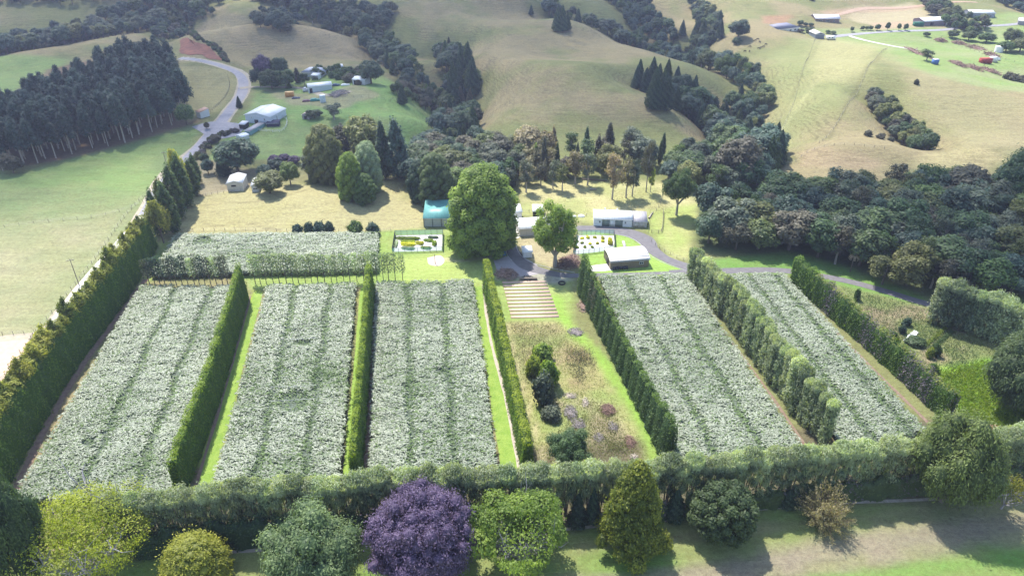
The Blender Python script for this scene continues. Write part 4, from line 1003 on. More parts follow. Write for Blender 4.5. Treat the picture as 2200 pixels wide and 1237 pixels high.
def f_euc(c, t, rng):
    L = dome_lumps(rng, 6.9, 10.5, 1.6, 34, .31, .8, .16)
    lump_crown(c, rng, L, 30000, .22, .5, .42, .8, fuzz=.15, vl=.5)
    limbs(t, rng, 11.5, 7, 2, 4.4, .45)
hero('eucalyptus', f_euc, 12.6, 7.4, 'blue', BARK_PALE)
def f_olive(c, t, rng):
    L = []
    for q in range(80):
        f = (q / 79); a = q * 2.4; r = 4.6 * math.sqrt(1 - f ** 1.8) * (.9 + .12 * rng.rand()); L.append([r * math.cos(a), r * math.sin(a), .9 + 6.3 * f, 1.15, 1.15, .42])
    L.append([0, 0, 3, 4.2, 4.2, 3.8])
    lump_crown(c, rng, L, 20000, .2, .7, .4, .85, along='out', fuzz=.2, vl=.5)
    limbs(t, rng, 6, 4, 1, 2.5, .3, twigs=False)
hero('layered_shrub_tree', f_olive, 7.9, 5.3, 'gold')
def f_big(c, t, rng):
    L = []
    for q in range(84):
        f = (q + .5) / 84; a = q * 2.4; r = 8.0 * (1 - f ** 3.2) ** .6 * (.84 + .28 * rng.rand()) * (.84 + .16 * min(1, f * 3)); s = 1.5 + 1.0 * rng.rand(); L.append([r * math.cos(a), r * math.sin(a), 1.4 + 18.6 * f, s, s, s * .75])
    L += [[0, 0, 6, 6.6, 6.6, 5.5], [0, 0, 12, 5.6, 5.6, 5]]
    lump_crown(c, rng, L, 46000, .30, .42, .6, .82, fuzz=.10, vl=.7)
    limbs(t, rng, 17, 6, 3, 6, .8, twigs=False)
hero('big_tree', f_big, 21.5, 9.8, 'magleaf')
def f_wil(c, t, rng):
    L = dome_lumps(rng, 6.6, 13, 1.0, 48, .27, 1.3, .12)
    lump_crown(c, rng, L, 34000, .24, .5, .38, .82, along=(0, 0, -1), fuzz=.2, vl=.45)
    limbs(t, rng, 12, 5, 2, 4.4, .5, twigs=False)
hero('large_willow', f_wil, 14.5, 7.2, 'olive')
def f_open(c, t, rng):
    L = dome_lumps(rng, 5.6, 8.5, 4.5, 30, .3, .75, .2, inner=False)
    lump_crown(c, rng, L, 15000, .25, .5, .5, .5, fuzz=.18, vl=.6)
    limbs(t, rng, 12, 7, 3.4, 4.4, .5)
hero('open_tree', f_open, 13.5, 6.2, 'mid')
def f_yard(c, t, rng):
    L = dome_lumps(rng, 5.4, 10.4, 2.8, 42, .25, .75, .2, inner=False)
    lump_crown(c, rng, L, 15000, .25, .5, .5, .5, fuzz=.18, vl=.6)
    limbs(t, rng, 12, 7, 2.6, 4.4, .5)
hero('yard_tree', f_yard, 13.5, 6.0, 'mid', BARK_PALE)
def f_scrag(c, t, rng):
    L = dome_lumps(rng, 3.4, 3.2, 3.2, 12, .3, .7, .3, inner=False)
    lump_crown(c, rng, L, 1500, .2, .9, .5, 0, fuzz=.4, vl=.4)
    limbs(t, rng, 6, 8, 1.0, 3.2, .2, sub=7)
hero('twiggy_tree', f_scrag, 6.6, 3.8, 'gold', GREYBARK)
bbox_tree('yellow_tree', 40, 1034, 305, 1262, .2, rz=0, leaf='ygreen', name='yellow_green_tree', label='broad yellow green tree with bare grey limbs at the lower left corner', cat='tree')
bbox_tree('purple_beech', 792, 1038, 1018, 1262, .05, rz=0, name='purple_beech_tree', label='large purple leaved beech in front of the foreground belt', cat='tree')
bbox_tree('bare_limbed_tree', 1022, 1044, 1220, 1222, .2, rz=0, leaf='magleaf', name='spreading_tree', label='bright green spreading tree with tangled bare grey limbs right of the purple one', cat='tree')
at_px('golden_conifer', 1352, 1178, 990, 142, name='golden_conifer_tree', label='golden brown cone shaped conifer standing on the front lawn', rz=0)
bbox_tree('round_dark_tree', 1484, 1026, 1628, 1166, .05, name='camellia_tree', label='dense dark green round tree with glossy leaves on the front lawn')
bbox_tree('spiky_shrub', 1712, 1030, 1842, 1148, .0, name='spiky_bush', label='straw brown spiky bush alone on the front lawn', cat='shrub')
bbox_tree('eucalyptus', 566, 1088, 768, 1290, .1, name='eucalyptus_tree', label='grey green billowing tree between the olive dome and the purple beech', leaf='eucleaf')
bbox_tree('layered_shrub_tree', 342, 1130, 486, 1268, .05, name='layered_tree', label='olive brown dome shaped tree with layered branches at the bottom left', leaf='gold')
bbox_tree('large_willow', 1968, 890, 2150, 1090, .05, rz=0, name='willow_tree', label='largest mid green willow, rising out of the right end of the foreground belt', leaf='willowdark')
at_px('twiggy_tree', 2150, 1092, 1018, 78, name='twiggy_tree', label='small leaning tree with yellow leaves and bare twigs below the largest willow', tilt=.15)
bbox_tree('eucalyptus', -70, 1010, 70, 1260, .05, leaf='dark', name='dark_tree', label='dark leafy tree cut off by the left edge beside the yellow green tree')
bbox_tree('large_willow', 2136, 712, 2290, 885, .05, leaf='dark', name='dark_tree', label='dark evergreen cut off by the right edge above the lime bracken')
bbox_tree('large_willow', 2160, 310, 2330, 450, .1, leaf='dark', name='dark_tree', label='broad very dark tree at the right edge behind the bush')
at_px('open_tree', 1222, 1015, 925, 86, leaf='dark', name='dark_tree', label='dark bushy tree at the bottom of the rough middle plot behind the belt')
# the centre trees
bbox_tree('big_tree', 958, 350, 1114, 542, .03, name='big_tree', label='huge rounded bright green tree beside the teal roofed barn', rz=.6)
at_px('gum1', 1040, 542, 464, 62, leaf='grey', name='pale_tree', label='small pale leaved tree in front of the huge rounded tree')
at_px('yard_tree', 1192, 572, 438, 100, leaf='magleaf', name='yard_tree', label='spreading tree with pale trunk over the branch pile in the yard', bark=BARK_PALE)
at_px('open_tree', 1453, 462, 364, 62, leaf='mid', name='paddock_tree', label='upright round tree right of the long white shed', bark=BARK_PALE)
# group of big trees in the dry paddock
PG = 'big trees clumped in the dry paddock'
for key, px, pb, pt, w, lf, lb in [
    ('big_tree', 704, 388, 266, 84, 'olive', 'olive topped spreading tree at the left of the paddock clump'),
    ('big_tree', 722, 396, 290, 54, 'olive', 'narrow olive tree between the spreading tree and the bright one'),
    ('broad1', 740, 350, 270, 60, 'brown', 'brownish tree at the back of the paddock clump, second from left'),
    ('broad2', 790, 355, 245, 84, 'olive', 'tall soft olive tree at the back of the paddock clump'),
    ('poplar0', 828, 385, 258, 40, 'deep', 'narrow almost black column tree in the paddock clump'),
    ('poplar1', 856, 383, 252, 56, 'blue', 'tall bluish column tree at the right end of the paddock clump'),
    ('big_tree', 795, 412, 302, 66, 'pale', 'silvery topped tree in the paddock clump'),
    ('big_tree', 757, 428, 326, 60, 'magleaf', 'yellow green tree at the front of the paddock clump'),
    ('big_tree', 785, 434, 372, 54, 'mid', 'mid green low tree at the front right of the paddock clump')]:
    at_px(key, px, pb, pt, w, leaf=lf, name='paddock_clump_tree', label=lb, group=PG)
for key, px, pb, pt, w, lf, nm, lb in [
    ('broad1', 512, 372, 298, 92, 'deep', 'dark_tree', 'dark wide tree behind the cream shed beside the gravel road'),
    ('conifer0', 482, 378, 325, 34, 'deep', 'dark_conifer', 'small dark conifer at the left of the wide dark tree behind the cream shed'),
    ('broad0', 580, 415, 372, 62, 'olive', 'round_tree', 'low olive round tree hiding the little white shed'),
    ('broad2', 625, 398, 345, 40, 'mid', 'round_tree', 'round green tree with dark base right of the little white shed'),
    ('broad0', 596, 378, 342, 36, 'blue', 'round_tree', 'blue green round tree behind the low olive one'),
    ('broad1', 572, 384, 352, 34, 'blue', 'round_tree', 'bluish small tree left of the blue green round tree'),
    ('gum0', 665, 385, 330, 42, 'grey', 'sparse_tree', 'sparse grey tree with leaning pale trunk left of the paddock clump'),
    ('broad2', 590, 352, 332, 24, 'purple', 'purple_shrub', 'dark purple shrub on the fence behind the round trees, left one'),
    ('broad2', 612, 350, 330, 26, 'purple', 'purple_shrub', 'dark purple shrub on the fence behind the round trees, middle one'),
    ('broad2', 634, 352, 334, 26, 'purple', 'purple_shrub', 'dark purple shrub on the fence behind the round trees, right one'),
    ('broad1', 448, 374, 342, 26, 'blue', 'round_tree', 'small bluish tree at the near corner by the cypress belt'),
    ('broad0', 442, 352, 330, 18, 'dark', 'round_tree', 'small dark tree beside the roadside fence, above the bluish one'),
    ('broad0', 676, 254, 236, 34, 'dark', 'leaning_tree', 'dark flat topped tree beside the tiny wooden hut'),
    ('gum1', 718, 257, 224, 48, 'grey', 'sparse_tree', 'thin see through grey tree on the open green paddock'),
    ('conifer1', 515, 232, 206, 14, 'deep', 'road_tree', 'small upright tree on the roadside bank'),
    ('broad1', 445, 278, 262, 12, 'brown', 'round_shrub', 'brown round shrub by the road junction'),
    ('broad0', 466, 307, 290, 20, 'brown', 'round_shrub', 'dark brown shrub where the roadside hedge starts'),
    ('broad2', 402, 268, 222, 38, 'mid', 'round_tree', 'bright green round tree at the right corner of the pine plantation'),
    ('broad0', 333, 268, 206, 44, 'olive', 'round_tree', 'olive broadleaf tree standing inside the front of the pine plantation'),
    ('conifer1', 865, 224, 183, 24, 'deep', 'lone_conifer', 'lone dark cone shaped conifer on the brow of the green paddock'),
    ('broad1', 30, 372, 330, 44, 'brown', 'shrub_clump', 'scrubby brown tree at the left front corner of the pine plantation'),
    ('fern', 908, 445, 414, 30, 'mid', 'tree_fern', 'tree fern just left of the teal roofed barn'),
    ('fern', 925, 440, 418, 28, 'dark', 'tree_fern', 'darker tree fern behind the teal roofed barn'),
    ('fern', 1826, 584, 545, 24, 'tan', 'cabbage_tree', 'brown shaggy headed tree on the bush edge above the driveway'),
    ('fern', 2100, 640, 598, 46, 'mid', 'tree_fern', 'tree fern on the bush edge above the short willow row'),
    ('gum2', 1388, 412, 308, 30, 'brown', 'tall_thin_tree', 'tallest thin tree above the long white shed roof'),
    ('gum0', 1397, 412, 362, 18, 'fresh', 'lollipop_tree', 'small lollipop shaped tree with bare trunk on the dry yard paddock'),
    ('poplar0', 1306, 345, 262, 32, 'brown', 'dead_top_tree', 'dark upright tree rising above the bush line near the centre'),
    ('broad2', 1580, 395, 292, 96, 'brown', 'broad_tree', 'big round dull brown green tree at the right end of the creek bush'),
    ('broad0', 1630, 388, 350, 36, 'mid', 'round_tree', 'low round green tree just right of the big dull brown one'),
    ('big_tree', 938, 440, 328, 84, 'dark', 'creek_edge_tree', 'large dense dark tree right behind the teal roofed barn'),
    ('big_tree', 905, 432, 342, 56, 'deep', 'creek_edge_tree', 'dense dark tree at the left edge of the creek bush'),
    ('poplar1', 1150, 372, 308, 22, 'fresh', 'upright_tree', 'fresh green upright tree in the creek bush above the huge tree'),
    ('poplar0', 1168, 382, 292, 20, 'brown', 'upright_tree', 'dark narrow upright tree beside the fresh green upright one')]:
    at_px(key, px, pb, pt, w, leaf=lf, name=nm, label=lb)
for i, (px, pb, pt, w) in enumerate([(640, 503, 480, 26), (665, 502, 478, 24), (688, 501, 475, 30), (708, 500, 476, 24)]):
    at_px('shrub%d' % (i % 2), px, pb, pt, w, leaf='blue', name='fence_shrub', label='dark bluish shrub in the clump of four on the paddock fence', cat='shrub', group='four shrubs together on the paddock fence')
at_px('shrub0', 765, 503, 474, 36, leaf='mid', name='fence_shrub', label='single round green shrub behind the wide short vine block', cat='shrub')
at_px('shrub1', 803, 503, 478, 32, leaf='blue', name='fence_shrub', label='bluish shrub left of the fenced garden with the hedge clippings', cat='shrub')
for i, (x0, y0, x1, y1, lf, lb) in enumerate([(1138, 732, 1188, 778, 'magleaf', 'yellowish shrub at the top of the shrub clump in the middle plot'), (1128, 762, 1165, 810, 'fresh', 'green shrub on the left of the shrub clump in the middle plot'), (1155, 768, 1203, 830, 'fresh', 'large green shrub in the centre of the shrub clump in the middle plot'), (1140, 800, 1198, 870, 'grey', 'grey green shrub at the bottom of the shrub clump in the middle plot'), (1185, 930, 1215, 960, 'grey', 'small grey shrub left of the dark bushy tree in the middle plot'), (1160, 868, 1205, 905, 'grey', 'low grey green bush beside the rubble in the middle plot')]):
    bbox_tree('shrub%d' % (i % 2), x0, y0, x1, y1, 0, leaf=lf, name='plot_shrub', label=lb, cat='shrub')
for i, (x0, y0, x1, y1, lf, lb) in enumerate([(1945, 718, 1990, 746, 'dark', 'largest dark shrub in the right garden plot'), (1940, 680, 1960, 700, 'deep', 'dark round shrub nearest the short willow row in the right garden plot'), (1930, 696, 1948, 716, 'deep', 'dark round shrub above the white plastic strip'), (1905, 708, 1930, 730, 'mid', 'low green plant left of the white plastic strip'), (2005, 738, 2025, 765, 'mid', 'green shrub at the lower end of the vegetable rows'), (1990, 745, 2008, 768, 'fresh', 'fresher green shrub beside the one below the vegetable rows'), (1995, 778, 2020, 800, 'fresh', 'yellow green shrub lowest in the right garden plot'), (1835, 620, 1850, 645, 'mid', 'green shrub at the top corner of the right garden plot')]):
    bbox_tree('shrub%d' % (i % 2), x0, y0, x1, y1, 0, leaf=lf, name='garden_shrub', label=lb, cat='shrub')
# ---- pine plantation
fill([(8, 372), (100, 346), (290, 302), (405, 256), (400, 225), (380, 178), (345, 150), (250, 172), (130, 232), (20, 288), (-60, 330)], 4.9, ['pine0', 'pine1', 'pine2'], (17, 25.5), ['pine'], 'plantation_pine', 'tall dark pine with bare pale stem in the plantation at left', 'pines of the plantation', 3, parts=True, wr=(1.1, 1.5), maxn=290)
# ---- the bush on the right
BK = ['broad0', 'broad1', 'broad2', 'bush0', 'bush1', 'bush0', 'bush1']
fill([(1500, 522), (1560, 540), (1690, 536), (1780, 560), (1880, 612), (1985, 632), (2120, 645), (2350, 655), (2400, 470), (2180, 430), (2000, 420), (1850, 425), (1700, 440), (1600, 450), (1510, 480)], 6.2, BK + ['gum0'], (9, 16), ['dark', 'deep', 'olive', 'grey', 'grey', 'brown', 'blue', 'mid', 'olive', 'dark'], 'native_tree', 'one of the many rounded trees crowding the native bush on the right', 'trees of the native bush on the right', 7, wr=(.95, 1.3), maxn=280)
# ---- creek bush across the middle
fill([(890, 402), (935, 430), (1010, 425), (1100, 405), (1110, 335), (1010, 328), (940, 332), (885, 370)], 6.6, BK, (9, 14), ['dark', 'olive', 'brown', 'mid', 'grey', 'deep'], 'creek_tree', 'rounded tree in the creek bush just left of and behind the huge tree', 'trees of the creek bush behind the huge tree', 9)
fill([(1100, 402), (1180, 398), (1290, 376), (1420, 352), (1440, 340), (1250, 338), (1120, 340)], 7.6, ['bush0', 'bush1', 'gum0', 'gum1', 'broad2', 'poplar0', 'gum2', 'poplar1'], (9, 15), ['grey', 'grey', 'olive', 'dark', 'mid', 'tan', 'brown'], 'creek_tree', 'scrubby tree in the creek bush between the huge tree and the long white shed', 'trees of the creek bush above the yard', 10)
fill([(1420, 385), (1520, 420), (1600, 405), (1640, 395), (1640, 350), (1540, 345), (1440, 345)], 7.4, BK + ['gum1'], (8, 13), ['grey', 'olive', 'mid', 'blue', 'dark'], 'creek_tree', 'scrubby tree in the creek bush near the big dull brown tree', 'trees of the creek bush on the right', 12)
for i, (px, pb, pt, w, lf) in enumerate([(1130, 413, 345, 40, 'grey'), (1162, 400, 350, 34, 'brown'), (1208, 410, 355, 34, 'olive'), (1188, 405, 345, 30, 'grey'), (1315, 428, 330, 46, 'tan'), (1345, 425, 345, 40, 'tan'), (1358, 422, 345, 34, 'grey'), (1235, 395, 325, 46, 'tan'), (1262, 398, 330, 40, 'grey')]):
    at_px('gum%d' % (i % 3), px, pb, pt, w, leaf=lf, name='paddock_gum', label='sparse pale trunked tree at the edge of the dry yard paddock', group='pale trunked trees edging the dry yard paddock', bark=BARK_PALE)
# ---- gullies
G = [gq[0] for gq in GULLIES]
fill_line(G[0], [6, 8, 9, 8, 7, 5], 6.4, ['conifer0', 'conifer1', 'broad1', 'bush0'], (9, 15), ['deep', 'blue', 'dark', 'brown'], 'gully_tree', 'dark tree in the gully running up the middle of the hills', 'trees of the central gully', 21)
for px, pb, pt, w in [(1008, 190, 88, 34), (992, 188, 92, 30), (1018, 205, 120, 30), (1012, 205, 128, 34), (975, 245, 133, 38), (960, 125, 96, 18), (948, 122, 95, 16), (968, 128, 100, 16), (985, 215, 130, 30)]:
    at_px('conifer%d' % (px % 2), px, pb, pt, w, leaf='deep', name='gully_conifer', label='tall dark conifer in the stand at the middle of the hills', group='conifers of the central gully stand')
fill_line(G[1], [8, 10, 12, 12, 16, 22], 7.4, BK + ['conifer0', 'gum0'], (7, 13), ['blue', 'dark', 'deep', 'grey', 'mid', 'olive'], 'ravine_tree', 'bush tree in the gully behind the old homestead', 'trees of the upper left gully', 22)
fill_line(G[2], [9, 10, 11, 10, 8], 5.4, ['conifer0', 'conifer1', 'conifer0', 'broad0'], (11, 17), ['deep', 'blue', 'deep', 'dark'], 'gully_conifer', 'dark conifer in the gully right of centre', 'conifers of the right hand gully', 23)
for px, pb, pt, w in [(1400, 232, 150, 34), (1418, 235, 155, 34), (1432, 238, 160, 30), (1408, 236, 165, 34), (1452, 238, 185, 26), (1475, 245, 190, 26), (1522, 262, 222, 24), (1547, 270, 222, 30), (1600, 310, 250, 26), (1560, 300, 250, 26), (1575, 305, 262, 22)]:
    at_px('conifer%d' % (px % 2), px, pb, pt, w, leaf='deep', name='gully_conifer', label='big dark cypress along the rim of the right hand gully', group='cypresses along the rim of the right hand gully')
fill_line(G[3], [6, 10, 9, 6, 8, 8, 7, 9], 7.3, BK + ['conifer0', 'conifer1', 'gum1'], (7, 14), ['blue', 'dark', 'deep', 'grey', 'olive', 'mid'], 'bush_tree', 'bush tree in the winding gully below the hilltop houses', 'trees of the winding upper gully', 24, keep=.95)
for px, pb, pt, w in [(1197, 68, 12, 24), (1208, 68, 10, 26), (1218, 66, 28, 20), (1141, 33, 10, 12), (1508, 90, 40, 26), (1492, 92, 45, 24), (1546, 85, 42, 20), (1465, 78, 42, 18)]:
    at_px('conifer0', px, pb, pt, w, leaf='deep', name='hill_conifer', label='dark conifer standing out on the upper hill slopes', group='conifers on the upper hill slopes')
fill_line(G[4], 13, 6.5, BK, (6, 10), ['blue', 'dark', 'deep'], 'far_tree', 'bush tree in the furthest gully at the top of the view', 'trees of the furthest gully', 25)
fill_line(G[5], [9, 9, 6], 6.0, BK + ['conifer0', 'conifer1'], (6, 11), ['blue', 'dark', 'deep', 'olive'], 'side_gully_tree', 'bush tree in the short side gully left of the hilltop houses', 'trees of the short side gully near the hilltop houses', 45)
fill_line(G[6], [3, 6.5, 6, 4], 4.2, BK, (4, 9), ['brown', 'dark', 'grey', 'olive'], 'hollow_tree', 'tree in the small dark clump in a hollow of the right hand hill', 'trees of the hollow on the right hand hill', 26)
fill_line(G[8], [34, 34, 30, 26, 22], 8.0, BK, (8, 14), ['blue', 'dark', 'deep', 'olive', 'grey'], 'hill_bush_tree', 'bush tree on the dark hillside behind the pine plantation', 'trees of the dark hillside behind the pines', 27)
fill([(380, 85), (420, 50), (470, 30), (430, 20), (330, 70), (350, 95)], 6, BK, (4, 8), ['brown', 'blue', 'dark'], 'bank_tree', 'scrub tree along the bank above the red road cutting', 'scrub above the red road cutting', 28)
fill_line([tuple(ground(a, b)[:2]) for a, b in [(392, 78), (425, 84), (455, 98), (480, 120), (486, 132)]], 1.6, 2.6, ['shrub0', 'shrub1'], (1.4, 2.6), ['brown', 'dark'], 'cutting_shrub', 'dark scrub along the lip of the red road cutting', 'scrub along the lip of the red road cutting', 41, cat='shrub')
fill([(-100, 40), (380, 8), (500, -8), (480, -30), (-100, -20)], 9.5, BK, (7, 12), ['blue', 'dark', 'deep'], 'ridge_tree', 'bush tree on the far left ridge at the top edge', 'trees on the far left ridge', 29, maxn=110)
fill([(545, 60), (620, 75), (640, 50), (560, 25)], 6.5, BK, (6, 10), ['blue', 'brown', 'grey'], 'hollow_tree', 'tree in the hollow of the brown hill above the homestead', 'trees in the hollow of the brown hill', 30)
fill([(560, 0), (700, 25), (830, 60), (850, 30), (760, 20), (640, -12)], 7.5, BK, (8, 13), ['blue', 'dark', 'grey'], 'ridge_tree', 'bush tree along the far ridge above the brown hill', 'trees along the far ridge above the brown hill', 31)
for key, px, pb, pt, w, lf, lb in [('broad0', 792, 75, 30, 44, 'deep', 'large dark round tree at the head of the upper left gully'), ('broad1', 574, 182, 118, 44, 'purple', 'purple black tree over the old homestead'), ('broad2', 604, 180, 120, 40, 'deep', 'dark green tree over the old homestead, right of the purple one'), ('bush0', 560, 186, 140, 36, 'blue', 'bluish tree at the left of the homestead trees'), ('broad1', 585, 192, 150, 46, 'dark', 'low dark tree at the front of the homestead trees'), ('broad0', 615, 190, 150, 40, 'dark', 'low dark tree at the front right of the homestead trees'), ('poplar0', 640, 178, 145, 20, 'brown', 'narrow brownish tree hiding the corner of the homestead roof'), ('bush1', 655, 185, 155, 26, 'dark', 'small dark tree right of the narrow brownish one'), ('broad2', 798, 180, 128, 50, 'deep', 'big dark round tree beside the open fronted small shed'), ('broad0', 1585, 84, 44, 44, 'deep', 'dark round tree on the brow left of the hilltop houses'), ('conifer0', 622, 190, 176, 12, 'mid', 'little green conifer behind the orange container')]:
    at_px(key, px, pb, pt, w, leaf=lf, name='homestead_tree' if px < 800 and pb > 100 else 'hill_tree', label=lb)
at_px('shrub0', 1583, 94, 80, 22, leaf='deep', name='hill_shrub', label='lone dark shrub beside the grazing cattle', cat='shrub')
fill([(660, 160), (730, 150), (790, 160), (770, 185), (720, 170)], 5.0, ['broad0', 'shrub0', 'shrub1'], (2.5, 5), ['mid', 'dark', 'brown'], 'garden_shrub', 'shrub in the overgrown homestead garden', 'shrubs of the homestead garden', 33, cat='shrub')
fill([(840, 195), (880, 200), (950, 218), (940, 250), (890, 225), (850, 215)], 6.0, BK, (4, 8), ['brown', 'dark', 'olive'], 'slope_tree', 'scrub tree on the slope right of the lone cone shaped conifer', 'scrub trees behind the brow of the green paddock', 34)
# upper right farm trees
fill_line(pxline([(1990, 12), (2010, 40), (2060, 66), (2095, 62)]), 9, 5.5, BK, (5, 9), ['dark', 'mid', 'olive', 'brown'], 'farm_tree', 'tree in the shelter belt between the two long pale barns', 'trees between the two long barns', 35)
fill_line(pxline([(2060, 8), (2120, 14), (2260, 52)]), 13, 6.5, BK, (5, 9), ['dark', 'blue', 'olive'], 'farm_tree', 'tree in the dark belt behind the farthest barn', 'trees behind the farthest barn', 36)
for i, (px, pb, pt, w) in enumerate([(2045, 82, 66, 24), (2080, 88, 66, 30), (2118, 92, 70, 34), (2170, 98, 62, 34), (2190, 112, 80, 44), (2160, 112, 88, 36), (2196, 90, 72, 26), (2072, 62, 50, 28), (2095, 68, 54, 26)]):
    at_px('broad%d' % (i % 3), px, pb, pt, w, leaf=['olive', 'olive', 'mid'][i % 3], name='orchard_tree', label='olive round tree on the bright farmland at the upper right', group='olive round trees on the upper right farmland')
for i, (px, pb, pt, w) in enumerate([(1830, 69, 58, 8), (1852, 66, 56, 9), (1862, 65, 56, 9), (1870, 66, 56, 9), (1884, 66, 52, 12), (1906, 66, 47, 10), (1930, 66, 51, 8), (1945, 66, 51, 10), (1990, 79, 69, 14)]):
    at_px('broad%d' % (i % 3), px, pb, pt, w, leaf='dark', name='roadside_tree', label='small dark tree in the line along the upper right farm road', group='small trees lining the upper right farm road')
fill_line(pxline([(1655, 0), (1700, 24), (1735, 33)]), 2.5, 3.6, ['shrub0', 'shrub1'], (2.5, 4), ['brown', 'dark'], 'boundary_shrub', 'dark shrub in the boundary line running down to the hilltop houses', 'boundary shrubs above the hilltop houses', 37, cat='shrub')
for i, (px, pb, pt, w, lf) in enumerate([(1718, 56, 44, 14, 'dark'), (1730, 57, 48, 10, 'deep'), (1742, 58, 49, 11, 'dark'), (1736, 70, 60, 16, 'olive'), (1720, 70, 62, 14, 'brown'), (1790, 74, 66, 12, 'dark'), (1778, 72, 65, 10, 'mid')]):
    at_px('broad%d' % (i % 3), px, pb, pt, w, leaf=lf, name='garden_tree', label='little dark tree in the gardens between the hilltop houses', group='little trees between the hilltop houses')
at_px('gum0', 1990, 131, 107, 30, leaf='dark', name='windswept_tree', label='windswept dark tree beside the small blue box', tilt=.1)
fill_line(pxline([(2165, 186), (2200, 194), (2260, 200)]), 1.5, 3.0, ['shrub0', 'shrub1'], (3, 4.5), ['brown'], 'hedge_shrub', 'brown clipped shrub in the short row at the right edge of the hill', 'brown shrubs at the right edge of the hill', 38, cat='shrub')
fill_line(pxline([(1850, 308), (1885, 312), (1905, 306)]), 2.5, 5.0, ['shrub0', 'shrub1'], (1.8, 3), ['brown'], 'slope_shrub', 'small brown shrub along the gully fence below the hill', 'brown shrubs along the hill fence', 39, cat='shrub')
fill_line(pxline([(428, 345), (445, 318), (470, 298), (500, 290)]), 1.8, 2.6, ['shrub0', 'shrub1'], (1.6, 2.6), ['brown', 'purplegrey', 'olive'], 'roadside_shrub', 'brownish shrub in the roadside hedge near the white barn', 'shrubs of the roadside hedge', 40, cat='shrub')
at_px('shrub1', 1968, 181, 170, 11, leaf='brown', name='hill_shrub', label='single small brown shrub on the brow at the right', cat='shrub')
# ================================================================== roads and paved ground
ROADG = surf_mat('road_gravel', (.31, .30, .32), (.24, .23, .25), .5, .95, .15, .25)
ROADW = surf_mat('sunlit_pale_gravel', (.60, .57, .52), (.47, .44, .40), .7, .95, .15, .25)  # near road's overexposed white is put into the gravel colour
ASPH = surf_mat('driveway_asphalt', (.160, .150, .155), (.115, .108, .114), .6, .85, .3, .15)
CONC = surf_mat('concrete', (.55, .53, .50), (.44, .42, .39), .8, .9, .2, .1)
VERGE = surf_mat('dusty_verge', (.40, .34, .27), (.30, .27, .19), .8, .95, .1, .3)
def pl(*a): return list(a)
ribbon('road_verge', [(-60, 955), (60, 790), (165, 640), (300, 480), (365, 370), (440, 305), (488, 245), (520, 200), (520, 162), (480, 143), (385, 126)], [7.5, 7.5, 7, 7, 7, 8, 8, 8, 8, 8], VERGE, .02, 5, 8, wob=1.4)
ribbon('road', [(-60, 960), (40, 812), (115, 702), (200, 590), (310, 465)], 4.4, ROADW, .06, 5, 8, wob=.25)
ribbon('road', [(310, 465), (365, 378), (440, 305), (488, 245), (520, 200), (518, 165), (478, 143), (385, 126)], [4.6, 5.0, 6.4, 5.4, 5.8, 5.4, 4.6, 4.2], ROADG, .064, 5, 8, wob=.25)
patch('road_junction', [(412, 273), (455, 262), (520, 268), (512, 290), (470, 300), (450, 306), (440, 290)], ROADG, .10)
ribbon('road', [(515, 190), (560, 187), (650, 190), (700, 205), (755, 196)], [4.5, 3.5, 3.5, 5, 3], VERGE, .08, 4, 6)
ribbon('farm_track', [(-80, 745), (0, 728), (60, 722), (105, 716)], 3.2, VERGE, .04, 3, 6)
patch('dirt_yard', [(-60, 740), (60, 728), (45, 770), (-20, 840), (-80, 860)], surf_mat('pink_dirt', (.50, .37, .29), (.42, .31, .24), .6, .95), .03)
ribbon('road', [(2400, 40), (2200, 50), (2090, 58), (2000, 66), (1890, 70), (1820, 76), (1775, 80)], [4, 3.5, 3.5, 3.5, 4, 5, 6], ROADG, .12, 4, 8)
ribbon('farm_track', [(1825, 78), (1870, 90), (1925, 101), (1970, 108)], [2.5, 2.5, 3, 5], ROADW, .12, 3, 6)
ribbon('farm_track', [(1770, 38), (1800, 32), (1880, 18), (2000, 10), (2100, 6)], [3, 4, 5, 5, 4], surf_mat('red_earth_track', (.38, .27, .20), (.32, .22, .15), .4, .95), .12, 3, 6)
ribbon('driveway', [(1440, 586), (1480, 584), (1560, 582), (1640, 580), (1700, 583), (1760, 592), (1830, 606), (1900, 625), (1990, 652), (2080, 668)], [3.2, 3.4, 3.6, 3.4, 3.2, 3.2, 3.2, 3.2, 3.2, 3], ASPH, .05, 3, 8)
ribbon('driveway', [(1092, 488), (1092, 515), (1105, 545), (1130, 570), (1170, 584), (1220, 592), (1300, 590), (1380, 588), (1450, 586)], [4.0, 4.0, 4.5, 5, 3.6, 2.8, 2.0, 1.6, 2.0], ASPH, .055, 3, 8)
ribbon('driveway', [(1235, 490), (1290, 492), (1345, 499), (1385, 515), (1400, 535), (1430, 556), (1480, 574), (1530, 583)], [3.5, 5, 6, 6.5, 5, 4, 4.4, 4], ASPH, .06, 4, 8)
patch('gravel_yard', [(1060, 560), (1110, 548), (1160, 575), (1150, 590), (1080, 592)], surf_mat('grey_gravel', (.34, .31, .32), (.27, .25, .26), .8, .95), .03)
KERB = surf_mat('kerb_concrete', (.62, .60, .57), (.50, .48, .46), 1.5)
def kerb(px, nm='kerb'):
    P = catmull(np.array([ground(a, b)[:2] for a, b in px]), 6); Z = height(P[:, 0], P[:, 1]) + .06
    o = Geo().tube(np.column_stack([P, Z]), .09, 4).obj(nm, KERB); return tag(o, kind='structure')
kerb([(1106, 520), (1116, 545), (1140, 563), (1180, 575), (1235, 586)]); kerb([(1084, 525), (1090, 548), (1100, 560)])
kerb([(1290, 500), (1345, 508), (1375, 524), (1385, 540), (1420, 562), (1475, 582)])
patch('concrete_pad', [(1268, 571), (1318, 566), (1325, 579), (1272, 583)], CONC, .05, n=2)
